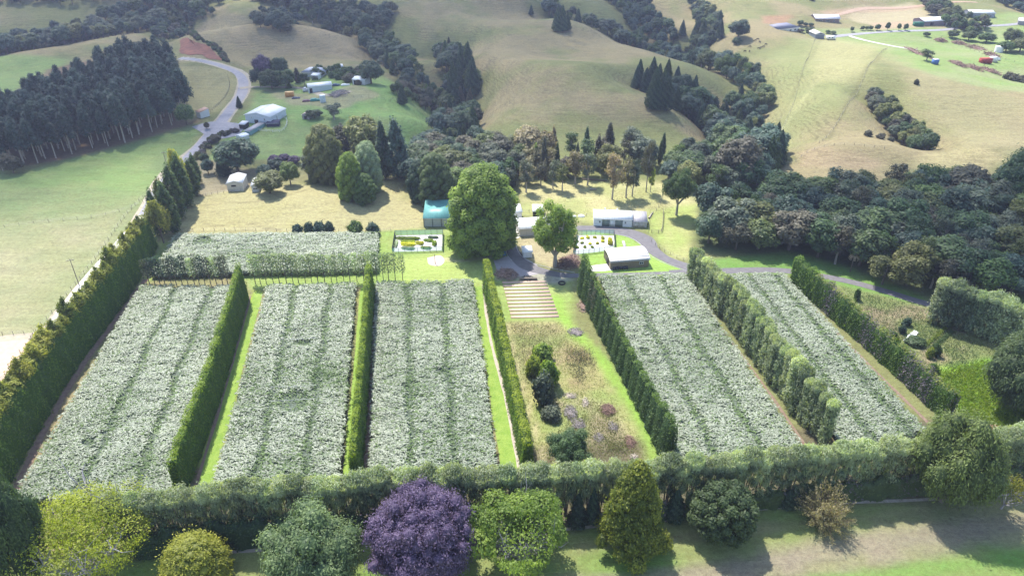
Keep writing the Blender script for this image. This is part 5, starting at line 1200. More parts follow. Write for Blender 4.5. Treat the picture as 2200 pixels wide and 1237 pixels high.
patch('concrete_pad', [(1085, 485), (1120, 478), (1125, 500), (1112, 512), (1088, 506)], CONC, .045, n=2)
patch('red_cutting', [(386, 88), (398, 82), (420, 92), (444, 98), (462, 116), (480, 130), (450, 127), (430, 118), (410, 119), (388, 114)], surf_mat('red_clay', (.25, .115, .08), (.15, .075, .055), .35, .95, .1, .6), .25, jag=1.4)
patch('fire_ring', [(918, 554), (945, 549), (955, 560), (945, 571), (922, 568)], surf_mat('pale_sand', (.62, .52, .45), (.48, .38, .33), .9, .95), .04)
# ================================================================== buildings
WHITE_ROOF = corr_mat('white_roof', (.80, .80, .80), .5, 0, .4, .06)
PALE_WALL = corr_mat('pale_metal_wall', (.62, .63, .64), .4, 0, .5, .08)
CREAM_WALL = corr_mat('cream_metal_wall', (.60, .56, .50), .4, 0, .6, .1)
BROWN_WALL = corr_mat('brown_board_wall', (.28, .22, .15), .35, 0, .7, .15)
GREEN_ROOF = corr_mat('teal_roof', (.14, .38, .35), .4, 0, .4, .12)
GREY_ROOF = corr_mat('weathered_grey_roof', (.42, .40, .42), .4, 0, .5, .2)
DARK_ROOF = corr_mat('blue_grey_roof', (.20, .20, .27), .4, 0, .6, .1)
DARK = surf_mat('dark_opening', (.03, .03, .035), (.02, .02, .02), 2, .8)
GLASS = surf_mat('window_glass', (.05, .06, .08), (.03, .04, .05), 2, .1, .6)
FRAME = surf_mat('white_frame', (.78, .78, .76), (.68, .68, .66), 3, .5)
DOORG = corr_mat('grey_green_door', (.22, .26, .23), .3, 2, .5, .06)
TRIM = surf_mat('gutter_trim', (.70, .70, .70), (.6, .6, .6), 3, .5)
def building(name, label, c0, c1, depth, hw, hr, style='ridge_x', wall=PALE_WALL, roof=WHITE_ROOF, doors=(), windows=(), cat='shed', over=.25, group=None, open_front=False, slope=0):
    """c0,c1: pixels of the two near base corners. doors: (x0,x1,h,mat) fractions; windows: (x0,x1,z0,z1)"""
    A = ground(*c0); B = ground(*c1); dx, dy = B.x - A.x, B.y - A.y; Lx = math.hypot(dx, dy); rz = math.atan2(dy, dx)
    z = min(A.z, B.z)
    r = empty(name, (A.x, A.y, z), rz, label, cat, group); D = depth; base = -.6
    w = Geo()
    def pan(P, m=0): w.add(P, Q=[(0, 1, 2, 3)] if len(P) == 4 else None, T=[(0, 1, 2)] if len(P) == 3 else None, m=m)
    if style == 'ridge_x': prof = [(0, hw), (D / 2, hw + hr), (D, hw)]
    elif style == 'mono': prof = [(0, hw), (D, hw + hr)]
    elif style in ('ridge_y', 'barrel', 'hip', 'flat'): prof = [(0, hw), (D, hw)]
    t = .12
    if not open_front: pan([(0, 0, base), (Lx, 0, base), (Lx, 0, hw), (0, 0, hw)])
    pan([(Lx, D, base), (0, D, base), (0, D, prof[-1][1]), (Lx, D, prof[-1][1])])
    for x, fl in ((0, 1), (Lx, 0)):
        P = [(x, 0, base), (x, 0, hw), (x, D, prof[-1][1]), (x, D, base)]; pan(P if fl else P[::-1])
        if style == 'ridge_x': P = [(x, 0, hw), (x, D / 2, hw + hr), (x, D, hw)]; pan(P if fl else P[::-1])
    ng = 1 if style == 'ridge_y' else 0
    rf = Geo(); o_ = over
    def slab(P):
        P = np.array(P, float); n = np.cross(P[1] - P[0], P[3] - P[0]); n = n / np.linalg.norm(n) * .1
        if n[2] < 0: n = -n
        V = np.vstack([P + n * .2, P + n * 1.2]); rf.add(V, Q=[(0, 3, 2, 1), (4, 5, 6, 7), (0, 1, 5, 4), (1, 2, 6, 5), (2, 3, 7, 6), (3, 0, 4, 7)])
    if style == 'ridge_x':
        k = hr / (D / 2); slab([(-o_, -o_, hw - k * o_), (Lx + o_, -o_, hw - k * o_), (Lx + o_, D / 2, hw + hr), (-o_, D / 2, hw + hr)])
        slab([(Lx + o_, D + o_, hw - k * o_), (-o_, D + o_, hw - k * o_), (-o_, D / 2, hw + hr), (Lx + o_, D / 2, hw + hr)])
    elif style in ('mono', 'flat'):
        h1 = hw + (hr if style == 'mono' else .05); slab([(-o_, -o_, hw), (Lx + o_, -o_, hw), (Lx + o_, D + o_, h1), (-o_, D + o_, h1)])
    elif style == 'ridge_y':
        for y, fl in ((0, 1), (D, 0)):
            P = [(0, y, hw), (Lx, y, hw), (Lx / 2, y, hw + hr)]; pan(P if fl else P[::-1])
        k = hr / (Lx / 2)
        slab([(-o_, D + o_, hw - k * o_), (-o_, -o_, hw - k * o_), (Lx / 2, -o_, hw + hr), (Lx / 2, D + o_, hw + hr)])
        slab([(Lx + o_, -o_, hw - k * o_), (Lx + o_, D + o_, hw - k * o_), (Lx / 2, D + o_, hw + hr), (Lx / 2, -o_, hw + hr)])
    elif style == 'barrel':
        n = 8; Y = np.linspace(-o_, D + o_, n + 1); Zr = hw + hr * np.sin(math.pi * np.linspace(.02, .98, n + 1)) ** .8
        for a in range(n): slab([(-o_, Y[a], Zr[a]), (Lx + o_, Y[a], Zr[a]), (Lx + o_, Y[a + 1], Zr[a + 1]), (-o_, Y[a + 1], Zr[a + 1])])
        for x, fl in ((0, 1), (Lx, 0)):
            for a in range(n): P = [(x, max(0, Y[a]), hw - .01), (x, max(0, Y[a]), Zr[a]), (x, min(D, Y[a + 1]), Zr[a + 1]), (x, min(D, Y[a + 1]), hw - .01)]; pan(P if fl else P[::-1])
    elif style == 'hip':
        q = min(D, Lx) / 2
        Pt = [(-o_, -o_, hw), (Lx + o_, -o_, hw), (Lx + o_, D + o_, hw), (-o_, D + o_, hw), (q, D / 2, hw + hr), (Lx - q, D / 2, hw + hr)]
        rf.add([(a, b, c_ + .05) for a, b, c_ in Pt], Q=[(0, 1, 5, 4), (2, 3, 4, 5), (0, 3, 2, 1)], T=[(1, 2, 5), (3, 0, 4)])
    w.obj('wall', [wall, DARK], r); rf.obj('roof', roof, r)
    Geo().tube([(-o_, -o_ - .06, hw - .06), (Lx + o_, -o_ - .06, hw - .06)], .07, 4).obj('gutter', TRIM, r)
    for x0, x1, hh, mt in doors:
        d_ = Geo().box(((x0 + x1) / 2 * Lx, -.03, hh / 2), ((x1 - x0) * Lx, .06, hh)).obj('door', mt, r)
        if mt not in (DARK,): Geo().box((x1 * Lx - .15, -.10, 1.0), (.06, .08, .2)).obj('handle', TRIM, d_)
    for x0, x1, z0, z1 in windows:
        f = Geo(); xa, xb = x0 * Lx, x1 * Lx; cz = (z0 + z1) / 2
        for bx_, bw in ((xa, .1), (xb, .1), ((xa + xb) / 2, .06)): f.box((bx_, -.05, cz), (bw, .12, z1 - z0 + .1))
        for bz in (z0, z1): f.box(((xa + xb) / 2, -.052, bz), (xb - xa + .1, .118, .1))
        fo = f.obj('window', FRAME, r); Geo().box(((xa + xb) / 2, -.02, cz), (xb - xa, .05, z1 - z0)).obj('pane', GLASS, fo)
    return r, Lx
def child_box(r, name, c, d, mat): return Geo().box(c, d).obj(name, mat, r)
# yard buildings
r, Lx = building('barn', 'teal roofed open barn with grey panels behind the fenced garden', (911, 487), (968, 487), 11, 3.4, 1.9, 'mono', surf_mat('mesh_wall', (.42, .40, .40), (.34, .33, .33), 2), GREEN_ROOF, cat='barn')
for q in (.0, .33, .66, 1.0): Geo().box((q * Lx, -.12, 1.7), (.14, .14, 3.4)).obj('post', DARK, r)
r, Lx = building('long_shed', 'long white shed with grey green double doors and little windows', (1275, 485), (1357, 488), 7.2, 3.0, 1.0, 'ridge_x', surf_mat('white_wall', (.78, .78, .78), (.70, .70, .72), 2), WHITE_ROOF, doors=[(.22, .42, 2.5, DOORG), (.43, .55, 2.6, FRAME), (.56, .76, 2.5, DOORG)], windows=[(.14, .18, 1.3, 2.1), (.81, .85, 1.3, 2.1)])
for a in (.30, .62): Geo().box((a * Lx, 5.8, 4.15), (.5, .5, .5)).obj('vent', TRIM, r)
r, Lx = building('lean_to', 'grey roofed lean-to built against the right end of the long white shed', (1358, 488), (1389, 489), 6.4, 2.3, .9, 'mono', corr_mat('old_cream_wall', (.52, .49, .46), .5, 0, .7, .15), GREY_ROOF, doors=[(.05, .45, 1.9, CREAM_WALL), (.5, .82, 1.9, CREAM_WALL)])
r, Lx = building('brown_shed', 'brown board shed with curved white roof and a white framed window', (1311, 579), (1393, 573), 8.5, 2.8, 1.1, 'barrel', BROWN_WALL, corr_mat('cream_white_roof', (.76, .72, .66), .5, 0, .5, .05), windows=[(.75, .86, 1.2, 2.0)], over=.3)
for q in range(7): Geo().box((1.0 + q * .75, -.35, .45), (.5, .5, .9 + .1 * (q % 3))).obj('stacked_bin', surf_mat('dark_bin%d' % q, (.07, .075, .10), (.05, .05, .06), 3), r)
Geo().box((-.06, 3.5, 1.1), (.08, 2.6, 2.2)).obj('door', DARK, r)
building('tractor_shed', 'white roofed shed with grey wall partly behind the yard tree', (1116, 508), (1185, 503), 8, 3.0, .9, 'ridge_x', CREAM_WALL, WHITE_ROOF, doors=[(.62, .8, 2.3, DOORG)])
building('small_shed', 'small white roofed open shed at the back fence of the yard', (1145, 466), (1166, 466), 4.5, 2.3, .5, 'mono', surf_mat('blue_grey_wall', (.20, .20, .28), None, 2), WHITE_ROOF, open_front=True)
building('side_shed', 'tall white shed showing just right of the huge tree', (1106, 474), (1121, 473), 5.5, 3.4, .6, 'mono', surf_mat('white_wall_b', (.78, .78, .78), (.7, .7, .7), 2), WHITE_ROOF)
r, Lx = building('white_canopy', 'small square white canopy on posts beside the driveway', (1124, 554), (1143, 553), 3.6, 2.1, .25, 'mono', WHITE_ROOF, surf_mat('white_sheet', (.84, .84, .86), (.75, .75, .77), 1), cat='canopy')
# left side buildings
r, Lx = building('white_barn', 'big white barn with bright white gable roof beside the gravel road junction', (529, 263), (583, 270), 14, 4.2, 1.5, 'ridge_y', surf_mat('bluish_white_wall', (.60, .63, .70), (.53, .56, .63), 1), WHITE_ROOF, doors=[(.35, .5, 2.2, DARK)], windows=[(.24, .28, 2.8, 3.5), (.74, .79, 2.2, 3.2)], cat='barn', over=.4)
building('annex', 'small white roofed annex at the right side of the big white barn', (584, 262), (598, 261), 4.5, 3.0, .6, 'mono', PALE_WALL, WHITE_ROOF, windows=[(.2, .7, 1.2, 2.2)])
building('dark_shed', 'dark low shed between the annex and the paddock rail', (574, 273), (600, 272), 3.5, 1.8, .4, 'mono', surf_mat('navy_wall', (.05, .05, .10), None, 2), surf_mat('navy_roof', (.08, .08, .13), (.06, .06, .1), 2))
building('low_shed', 'grey roofed long low shed near the big white barn', (527, 289), (539, 291), 12, 2.0, .3, 'mono', surf_mat('blue_green_wall', (.18, .34, .38), None, 2), GREY_ROOF)
building('open_shelter', 'flat white roofed open shelter on the road side of the big white barn', (515, 277), (528, 278), 4, 2.4, .2, 'mono', DARK, surf_mat('pale_flat_roof', (.62, .63, .68), (.5, .5, .55), 1))
building('caravan_shed', 'cluster of small white awnings below the long low shed', (508, 299), (522, 303), 4, 1.8, .5, 'ridge_y', PALE_WALL, surf_mat('white_awning', (.78, .8, .85), None, 1), cat='awning')
r, Lx = building('cream_shed', 'cream garage with white gable roof and slot window by the fence', (490, 412), (524, 410), 8.5, 3.4, .9, 'ridge_y', CREAM_WALL, WHITE_ROOF, over=.2)
Geo().box((Lx * .42, -.04, 2.3), (1.7, .08, .6)).obj('window', DARK, r)
building('little_white_shed', 'little white shed half hidden by the low olive tree', (542, 413), (556, 412), 7, 2.6, .7, 'ridge_y', PALE_WALL, WHITE_ROOF, windows=[(.2, .9, 1.0, 1.6)])
building('homestead_barn', 'long pale barn with white roof beside the orange container', (664, 201), (714, 192), 6, 3.6, 1.0, 'ridge_x', surf_mat('blue_white_wall', (.50, .57, .60), (.44, .50, .53), 1), WHITE_ROOF, cat='barn', doors=[(.04, .16, 2.6, DARK)])
building('homestead', 'old homestead with broad pale roof hidden among dark trees', (650, 166), (692, 166), 11, 3.0, 1.8, 'hip', PALE_WALL, surf_mat('pale_tile_roof', (.55, .56, .62), (.42, .43, .50), .8), cat='house', over=.6, windows=[(.1, .2, 1, 2.1), (.4, .5, 1, 2.1), (.6, .7, 1, 2.1)])
building('porch', 'white roofed porch projecting from the old homestead', (669, 172), (684, 172), 4, 2.6, .5, 'mono', FRAME, WHITE_ROOF, open_front=True, cat='porch')
building('garage', 'small open fronted pale shed beside a big dark round tree', (758, 182), (784, 183), 7, 3.0, .8, 'ridge_x', PALE_WALL, WHITE_ROOF, doors=[(.1, .42, 2.4, DARK)])
building('glasshouse', 'small white glasshouse at the back of the homestead garden', (722, 152), (738, 151), 4, 2.4, .8, 'ridge_x', PALE_WALL, WHITE_ROOF, cat='glasshouse')
building('hut', 'tiny wooden hut with pinkish roof on the green paddock', (650, 256), (665, 257), 3.5, 2.2, .8, 'ridge_y', surf_mat('hut_wall', (.30, .27, .27), None, 3), surf_mat('pink_roof', (.60, .45, .42), (.5, .38, .36), 2), doors=[(.3, .7, 1.6, DARK)], cat='hut')
building('cowshed', 'pale shed with rusty roof at the corner of the pine plantation', (423, 252), (432, 255), 5, 3.0, .8, 'mono', PALE_WALL, surf_mat('rusty_roof', (.58, .38, .28), (.42, .25, .18), 1))
# upper right buildings
building('grey_roof_house', 'white house with blue grey hip roof, left of the hilltop houses', (1668, 63), (1715, 68), 13, 3.0, 2.6, 'hip', FRAME, DARK_ROOF, cat='house', over=.7, windows=[(.12, .2, 1, 2.1), (.34, .42, 1, 2.1), (.6, .68, 1, 2.1), (.8, .88, 1, 2.1)])
building('brick_house', 'brick house with wide pale gable roof above the grey roofed house', (1752, 45), (1802, 50), 12, 3.2, 1.8, 'ridge_x', surf_mat('brown_brick', (.26, .19, .17), (.20, .15, .14), 3), surf_mat('pale_purple_roof', (.60, .58, .63), (.52, .5, .55), 1), cat='house', over=.7, windows=[(.15, .28, .9, 2.1), (.45, .6, .9, 2.1), (.75, .82, .9, 2.1)])
building('boundary_shed', 'dark fronted shed with pale gable roof at the top of the hill fence', (1751, 83), (1770, 84), 11, 3.2, 1.2, 'ridge_y', corr_mat('blue_grey_metal', (.17, .20, .24), .4, 0, .6, .1), surf_mat('cream_roof', (.66, .62, .52), (.56, .52, .44), 1))
building('long_barn', 'long white roofed barn with brown walls beside the farm road', (1984, 56), (2052, 54), 12, 3.6, 1.6, 'ridge_x', surf_mat('brown_purple_wall', (.22, .17, .19), None, 1), WHITE_ROOF, doors=[(.2, .3, 2.6, DARK), (.7, .78, 2.5, FRAME)], cat='barn')
building('far_barn', 'farthest long pale roofed building behind the shelter belt', (2082, 38), (2136, 38), 12, 3.4, 1.2, 'ridge_x', surf_mat('blue_grey_wall_b', (.30, .32, .40), None, 1), surf_mat('pale_green_roof', (.64, .66, .62), (.56, .58, .54), 1), windows=[(.2, .28, 1, 2), (.5, .58, 1, 2), (.8, .88, 1, 2)], cat='barn')
building('edge_house', 'low house cut off by the right edge above the farm road', (2186, 53), (2230, 58), 10, 3.0, 1.4, 'ridge_x', surf_mat('mauve_wall', (.30, .27, .33), None, 1), surf_mat('mauve_roof', (.56, .54, .58), None, 1), cat='house')
# ================================================================== gardens under mesh fences
MESH, nt, out = new_mat('teal_mesh')
bs = N(nt, 'ShaderNodeBsdfPrincipled'); bs.inputs['Base Color'].default_value = (.30, .62, .58, 1); bs.inputs['Roughness'].default_value = .7
tr = N(nt, 'ShaderNodeBsdfTransparent'); mx = N(nt, 'ShaderNodeMixShader'); mx.inputs[0].default_value = .5
nt.links.new(tr.outputs[0], mx.inputs[1]); nt.links.new(bs.outputs[0], mx.inputs[2]); nt.links.new(mx.outputs[0], out.inputs[0])
POST = surf_mat('dark_post', (.05, .06, .07), (.04, .045, .05), 3)
def enclosure(label, c, hgt=1.8, floor=None, nposts=8):
    """c: pixels of base corners near-left, near-right, far-right, far-left"""
    W = [ground(*p) for p in c]; org = W[0]; r = empty('garden_fence', org, 0, label, 'fence')
    def q(p): return np.array([p.x - org.x, p.y - org.y, 0])
    W = [q(p) for p in W]; posts = []
    for a in range(4):
        A, B = W[a], W[(a + 1) % 4]; n = nposts if a % 2 == 0 else 3
        Geo().add([A + [0, 0, .1], B + [0, 0, .1], B + [0, 0, hgt], A + [0, 0, hgt]], Q=[(0, 1, 2, 3)]).obj('mesh_panel' if a % 2 == 0 else 'side_panel', MESH if a % 2 == 0 else surf_mat('black_mesh%d' % a, (.07, .07, .09), None, 3), r)
        Geo().tube([A + [0, 0, hgt + .03], B + [0, 0, hgt + .03]], .045, 4).obj('rail', POST, r)
        for k_ in range(n):
            p = A + (B - A) * k_ / n; Geo().tube([p + [0, 0, -.2], p + [0, 0, hgt + .1]], .06, 5).obj('post', POST, r)
    return org, W
org, W = enclosure('fenced garden with trimmed green and yellow hedging on pale gravel', [(843, 543), (951, 540), (952, 503), (849, 505)])
patch('garden_gravel', [(845, 541), (897, 540), (949, 538), (950, 520), (950, 504), (900, 505), (851, 506), (848, 522)], surf_mat('white_gravel', (.60, .58, .58), (.50, .48, .48), 3, .9), .05, n=1)
def bed(px, py, lpx, wm, hm, lf, label, cat='shrub', group=None, key='tuft0'):
    p = ground(px, py); o = place(key, p, hm, wm, 0, lf, 'garden_bush', label, cat, group); o.scale = (lpx * mpp(p) / PROTO[key].w, wm / PROTO[key].w, hm / PROTO[key].h); return o
bed(880, 513, 60, 2.4, .9, 'lime', 'long green hedge strip along the back fence of the left fenced garden')
bed(932, 511, 26, 1.4, .9, 'pale', 'pale clump at the back right corner of the left fenced garden')
bed(879, 520, 36, 1.7, .8, 'lime', 'brownish low strip in the left fenced garden, behind the yellow one')
bed(879, 526, 36, 2.3, 1.1, 'yellow', 'bright yellow strip in the left fenced garden')
bed(903, 523, 20, 2.6, 1.0, 'yellow', 'pale yellow rounded clump in the middle of the left fenced garden')
bed(922, 517, 24, 2.4, .7, 'lime', 'short green strip in the left fenced garden, right half')
bed(934, 524, 12, 3.4, 1.3, 'lime', 'round lime bush at the right of the left fenced garden')
bed(879, 534, 32, 2.2, .8, 'pale', 'pale yellow green strip near the front of the left fenced garden')
bed(917, 533, 26, 2.2, .8, 'lime', 'lime strip near the front right of the left fenced garden')
bed(852, 524, 10, 5.0, .8, 'pale', 'pale strip down the left side of the left fenced garden')
patch('garden_gravel', [(1236, 546), (1280, 542), (1318, 536), (1320, 520), (1318, 506), (1280, 505), (1240, 506), (1238, 525)], bpy.data.materials['white_gravel'], .05, n=1)
org, W = enclosure('fenced garden with rows of clipped yellow bushes on white gravel', [(1231, 549), (1321, 538), (1319, 503), (1240, 505)])
for px, py, s, hm, lf in [(1250, 513, 9, .9, 'yellow'), (1263, 512, 9, .9, 'yellow'), (1278, 511, 9, .9, 'yellow'), (1295, 513, 8, 1.0, 'yellow'), (1250, 523, 8, .8, 'lime'), (1268, 525, 8, .9, 'yellow'), (1284, 524, 8, .9, 'yellow'), (1310, 518, 11, 1.5, 'yellow'), (1256, 532, 8, .9, 'lime'), (1272, 532, 7, .8, 'lime'), (1240, 533, 9, .9, 'lime'), (1311, 525, 11, 1.5, 'yellow'), (1295, 520, 8, .9, 'yellow')]:
    p = ground(px, py); place('tuft%d' % (px % 2), p, hm, s * mpp(p), None, lf, 'clipped_bush', 'small clipped yellow bush standing on the white gravel of the right fenced garden', 'shrub', 'clipped bushes in the right fenced garden')
# ================================================================== fences and poles
def fence(label, px, hgt=1.1, sp=4.0, post=.07, wires=3, wood=WOOD, name='wire_fence', rails=False):
    P = catmull(np.array([ground(a, b)[:2] for a, b in px]), 5); L = np.concatenate([[0], np.cumsum(np.hypot(*np.diff(P, axis=0).T))])
    x0, y0 = P[0]; z0 = float(height(x0, y0)); r = empty(name, (x0, y0, z0), 0, label, 'fence')
    n = min(95, int(L[-1] / sp) + 1); S = np.linspace(0, L[-1], n); X = np.interp(S, L, P[:, 0]); Y = np.interp(S, L, P[:, 1]); Z = height(X, Y)
    me = Geo().tube([(0, 0, -.3), (0, 0, hgt)], [post, post * .9], 5).mesh('post', wood)
    for i in range(n):
        o = bpy.data.objects.new('post', me); COL.objects.link(o); o.parent = r; o.location = (X[i] - x0, Y[i] - y0, Z[i] - z0); o.rotation_euler = (random.uniform(-.05, .05), random.uniform(-.05, .05), random.random() * 6); o.scale = (1, 1, random.uniform(.9, 1.1))
    g = Geo(); S = np.linspace(0, L[-1], max(2, int(L[-1] / 3))); X = np.interp(S, L, P[:, 0]); Y = np.interp(S, L, P[:, 1]); Z = height(X, Y)
    for k_ in range(wires): g.tube(np.column_stack([X - x0, Y - y0, Z - z0 + hgt * (.3 + .62 * k_ / max(1, wires - 1))]), .05 if rails else .012, 4 if rails else 3)
    g.obj('rails' if rails else 'wires', wood if rails else WIRE, r)
fence('wire fence between the dry paddock and the wide short vine block', [(392, 498), (480, 495), (600, 497), (720, 498), (840, 497)], 1.2, 3.6, .08)
fence('roadside fence along the left paddock beside the gravel road', [(20, 790), (90, 700), (180, 590), (265, 470), (322, 410), (360, 355)], 1.2, 3.2, .08)
fence('post fence across the front of the left paddock above the pink dirt yard', [(-40, 722), (20, 719), (75, 716)], 1.2, 2.6, .08)
fence('rail fence around the pink dirt yard at the left edge', [(72, 722), (50, 765), (0, 822), (-40, 850)], 1.2, 2.4, .09, 3, rails=True, name='rail_fence')
fence('faint wire fence crossing the left paddock', [(10, 488), (120, 475), (230, 462), (320, 430), (345, 405)], 1.1, 4.5)
fence('dark fence in front of the cream garage', [(405, 424), (450, 420), (486, 414), (530, 407)], 1.2, 2.0, .08, 4)
fence('fence along the left side of the garage yard', [(470, 372), (530, 370), (575, 372)], 1.2, 2.6)
fence('rail fence around the paddock beside the big white barn', [(545, 281), (605, 283), (616, 257), (585, 250)], 1.2, 3.0, .1, 3, surf_mat('white_rail', (.72, .72, .68), None, 3), 'rail_fence', True)
fence('long hill fence climbing from the creek bush to the dark fronted shed', [(1652, 335), (1660, 320), (1700, 235), (1722, 160), (1742, 110), (1752, 85)], 1.1, 5, .08)
fence('long hill fence curving up to the crown of the right hand hill', [(1760, 308), (1800, 262), (1850, 180), (1880, 128), (1905, 106)], 1.1, 5, .09)
fence('fence along the foot of the right hand hill', [(1650, 358), (1700, 352), (1740, 325), (1800, 312), (1900, 320)], 1.1, 4, .09)
fence('fence between the drive and the narrow right paddock', [(1400, 520), (1425, 540), (1470, 560), (1520, 570)], 1.2, 2.6)
fence('fence up the side of the dry yard paddock', [(1392, 500), (1397, 470), (1418, 440), (1428, 400), (1440, 372)], 1.2, 3.2)
fence('small stock yard of rails right of the lean-to', [(1400, 500), (1420, 500), (1424, 478), (1425, 455)], 1.3, 2.2, .1, 3, rails=True, name='stock_yard')
fence('fence behind the yard running from the huge tree to the long white shed', [(1120, 455), (1170, 459), (1230, 464), (1280, 464), (1400, 462)], 1.2, 3)
fence('fence along the brow of the green paddock', [(760, 210), (850, 216), (900, 208)], 1.1, 4)
fence('fence from the paddock clump to the creek bush', [(850, 415), (880, 380), (900, 345)], 1.1, 3.4)
fence('fence along the inside of the road bend below the brown hill', [(490, 165), (493, 190), (470, 225), (445, 248)], 1.2, 3, .12)
fence('right field fence beside the dark hedge row of the upper right farm', [(2050, 95), (2120, 118), (2200, 140), (2280, 150)], 1.1, 5, .1)
def pole(px, pb, pt, label, arms=True):
    p = ground(px, pb); h = top_z(p, pt) - p.z; r = empty('power_pole', p, 0, label, 'power pole')
    Geo().tube([(0, 0, -.5), (0, 0, h)], [.16, .10], 7).obj('pole', WOOD, r)
    if arms:
        a = Geo().box((0, 0, h - .5), (2.0, .12, .14), .3).obj('crossarm', WOOD, r)
        for k_ in (-.85, -.3, .3, .85): Geo().tube([(k_ * math.cos(.3), k_ * math.sin(.3), h - .42), (k_ * math.cos(.3), k_ * math.sin(.3), h - .2)], .05, 5).obj('insulator', FRAME, a)
pole(170, 612, 556, 'timber power pole beside the lower gravel road')
pole(361, 366, 326, 'timber power pole by the far end of the clipped conifer hedge')
pole(1133, 318, 282, 'small power pole on the slope behind the creek bush', True)
pole(935, 566, 546, 'short post standing in the pale fire ring', False)
# ================================================================== planting beds
BEDW = surf_mat('bed_timber', (.44, .34, .24), (.34, .25, .17), 2); BEDS = surf_mat('bed_soil', (.52, .40, .33), (.43, .32, .25), 1.2, .95, .1, .4)
for i in range(11):
    f = i / 10; yy = 611 + 74 * f ** 1.04; a = ground(1079 + 19 * f, yy - 1.5); b = ground(1173 + 28 * f, yy - 3.5)
    L = (b - a).length; r = empty('planting_bed', a, math.atan2(b.y - a.y, b.x - a.x), 'long timber edged soil bed in the striped planting plot', 'planting bed', 'timber edged planting beds')
    Geo().box((L / 2, .62, .03), (L - .1, 1.2, .12)).obj('soil', BEDS, r)
    Geo().box((L / 2, 0, .06), (L, .05, .13)).box((L / 2, 1.24, .06), (L, .05, .13)).box((0, .62, .06), (.05, 1.19, .13)).box((L, .62, .06), (.05, 1.19, .13)).box((L * .36, .62, .055), (.04, 1.19, .12)).box((L * .7, .62, .055), (.04, 1.19, .12)).obj('timber_frame', BEDW, r)
# ================================================================== piles of branches, logs, rubble
def pile(name, label, x0, y0, x1, y1, mat, h=1.2, n=150, th=.05, ln=1.6, seed=0, cat='pile', group=None, lf=None):
    rng = np.random.RandomState(seed + 300); cx, cy = (x0 + x1) / 2, (y0 + y1) / 2; p = ground(cx, cy); W_ = (x1 - x0) * mpp(p) / 2
    q0, q1 = ground(cx, y1), ground(cx, y0); D_ = max(1.0, (q1.y - q0.y) / 2); g = Geo(); iv, it = ico()
    bp = iv * np.array([W_ * .6, D_ * .6, h * .5]) * (1 + .3 * rng.randn(len(iv), 1)); bp[:, 2] = np.maximum(bp[:, 2], -.1); g.add(bp, T=it, v=.2)
    for k_ in range(n):
        a = rng.rand() * 6.28; rr = rng.rand() ** .5; c = np.array([math.cos(a) * rr * W_, math.sin(a) * rr * D_, h * (1 - rr ** 2) * (.5 + .5 * rng.rand()) + .1])
        d = unit(np.array([rng.randn(), rng.randn(), rng.randn() * .3])) * ln * (.4 + rng.rand()) / 2; m_ = c + rng.randn(3) * .12
        g.tube([c - d, m_, c + d], [th * (.5 + rng.rand()), th, th * .3], 3, v=rng.rand())
    o = g.obj(name, mat, loc=p); return tag(o, label, cat, group)
def stick_mat(name, a, b):
    m, nt, out = new_mat(name); bs = N(nt, 'ShaderNodeBsdfPrincipled'); at = N(nt, 'ShaderNodeAttribute'); at.attribute_name = 'v'
    nt.links.new(mixc(nt, at.outputs['Fac'], a, b), bs.inputs['Base Color']); bs.inputs['Roughness'].default_value = .9; nt.links.new(bs.outputs[0], out.inputs[0]); return m
ST1 = stick_mat('pinkish_sticks', (.22, .14, .11), (.55, .40, .32)); ST2 = stick_mat('red_brown_sticks', (.15, .09, .075), (.36, .235, .185)); ST3 = stick_mat('grey_sticks', (.20, .175, .17), (.40, .355, .35)); ST4 = stick_mat('pale_chips', (.38, .32, .26), (.62, .55, .48))
pile('branch_pile', 'pinkish heap of cut branches at the top of the narrow lime hedge', 1062, 578, 1112, 604, ST1, 1.6, 240, .06, 2.2, 1)
pile('branch_pile', 'big reddish brown heap of branches under the yard tree', 1192, 556, 1246, 580, ST2, 2.0, 300, .07, 2.6, 2)
pile('branch_pile', 'paler heap of branches at the right of the reddish one', 1215, 548, 1248, 570, ST1, 1.6, 200, .06, 2.0, 3)
pile('brush_pile', 'small heap of pink brush at the foot of the dark cypress hedge', 1240, 645, 1266, 672, ST1, .8, 120, .05, 1.2, 4)
pile('rubble_heap', 'pale gravel and rubble heap in the upper part of the middle plot', 1219, 704, 1255, 724, ST3, .5, 160, .05, .7, 5)
pile('brush_pile', 'dark red dead brush heap at the right of the rubble area', 1290, 868, 1322, 895, ST2, .9, 170, .05, 1.4, 6)
pile('rubble_heap', 'long grey strip of dead prunings in the rubble area', 1212, 870, 1240, 905, ST3, .6, 160, .05, 1.0, 7)
pile('rubble_heap', 'grey purple prunings below the long grey strip', 1228, 898, 1258, 928, ST3, .5, 150, .05, 1.0, 8)
pile('rubble_heap', 'bluish grey rubble patch lowest in the middle plot', 1274, 930, 1298, 950, ST3, .4, 110, .04, .8, 9)
pile('rubble_heap', 'bluish grey prunings near the dark red brush heap', 1305, 905, 1328, 930, ST3, .4, 110, .04, .8, 10)
pile('brush_pile', 'reddish brush along the right edge of the rubble area', 1342, 935, 1366, 965, ST2, .5, 130, .04, .9, 11)
pile('rubble_heap', 'pink and white rubble at the top of the rubble area', 1210, 844, 1240, 858, ST4, .4, 90, .05, .6, 12)
pile('rubble_heap', 'creamy stones beside the pink and white rubble', 1250, 855, 1266, 876, ST4, .4, 70, .06, .5, 13)
pile('rubble_heap', 'pale pink mound of sawdust against the willow belt', 1353, 975, 1372, 992, ST4, .8, 60, .06, .4, 14)
pile('clay_heap', 'orange clay and stones beside the lime bracken at the right', 2118, 910, 2156, 932, stick_mat('orange_clay', (.42, .20, .13), (.62, .40, .32)), .7, 120, .08, .5, 15)
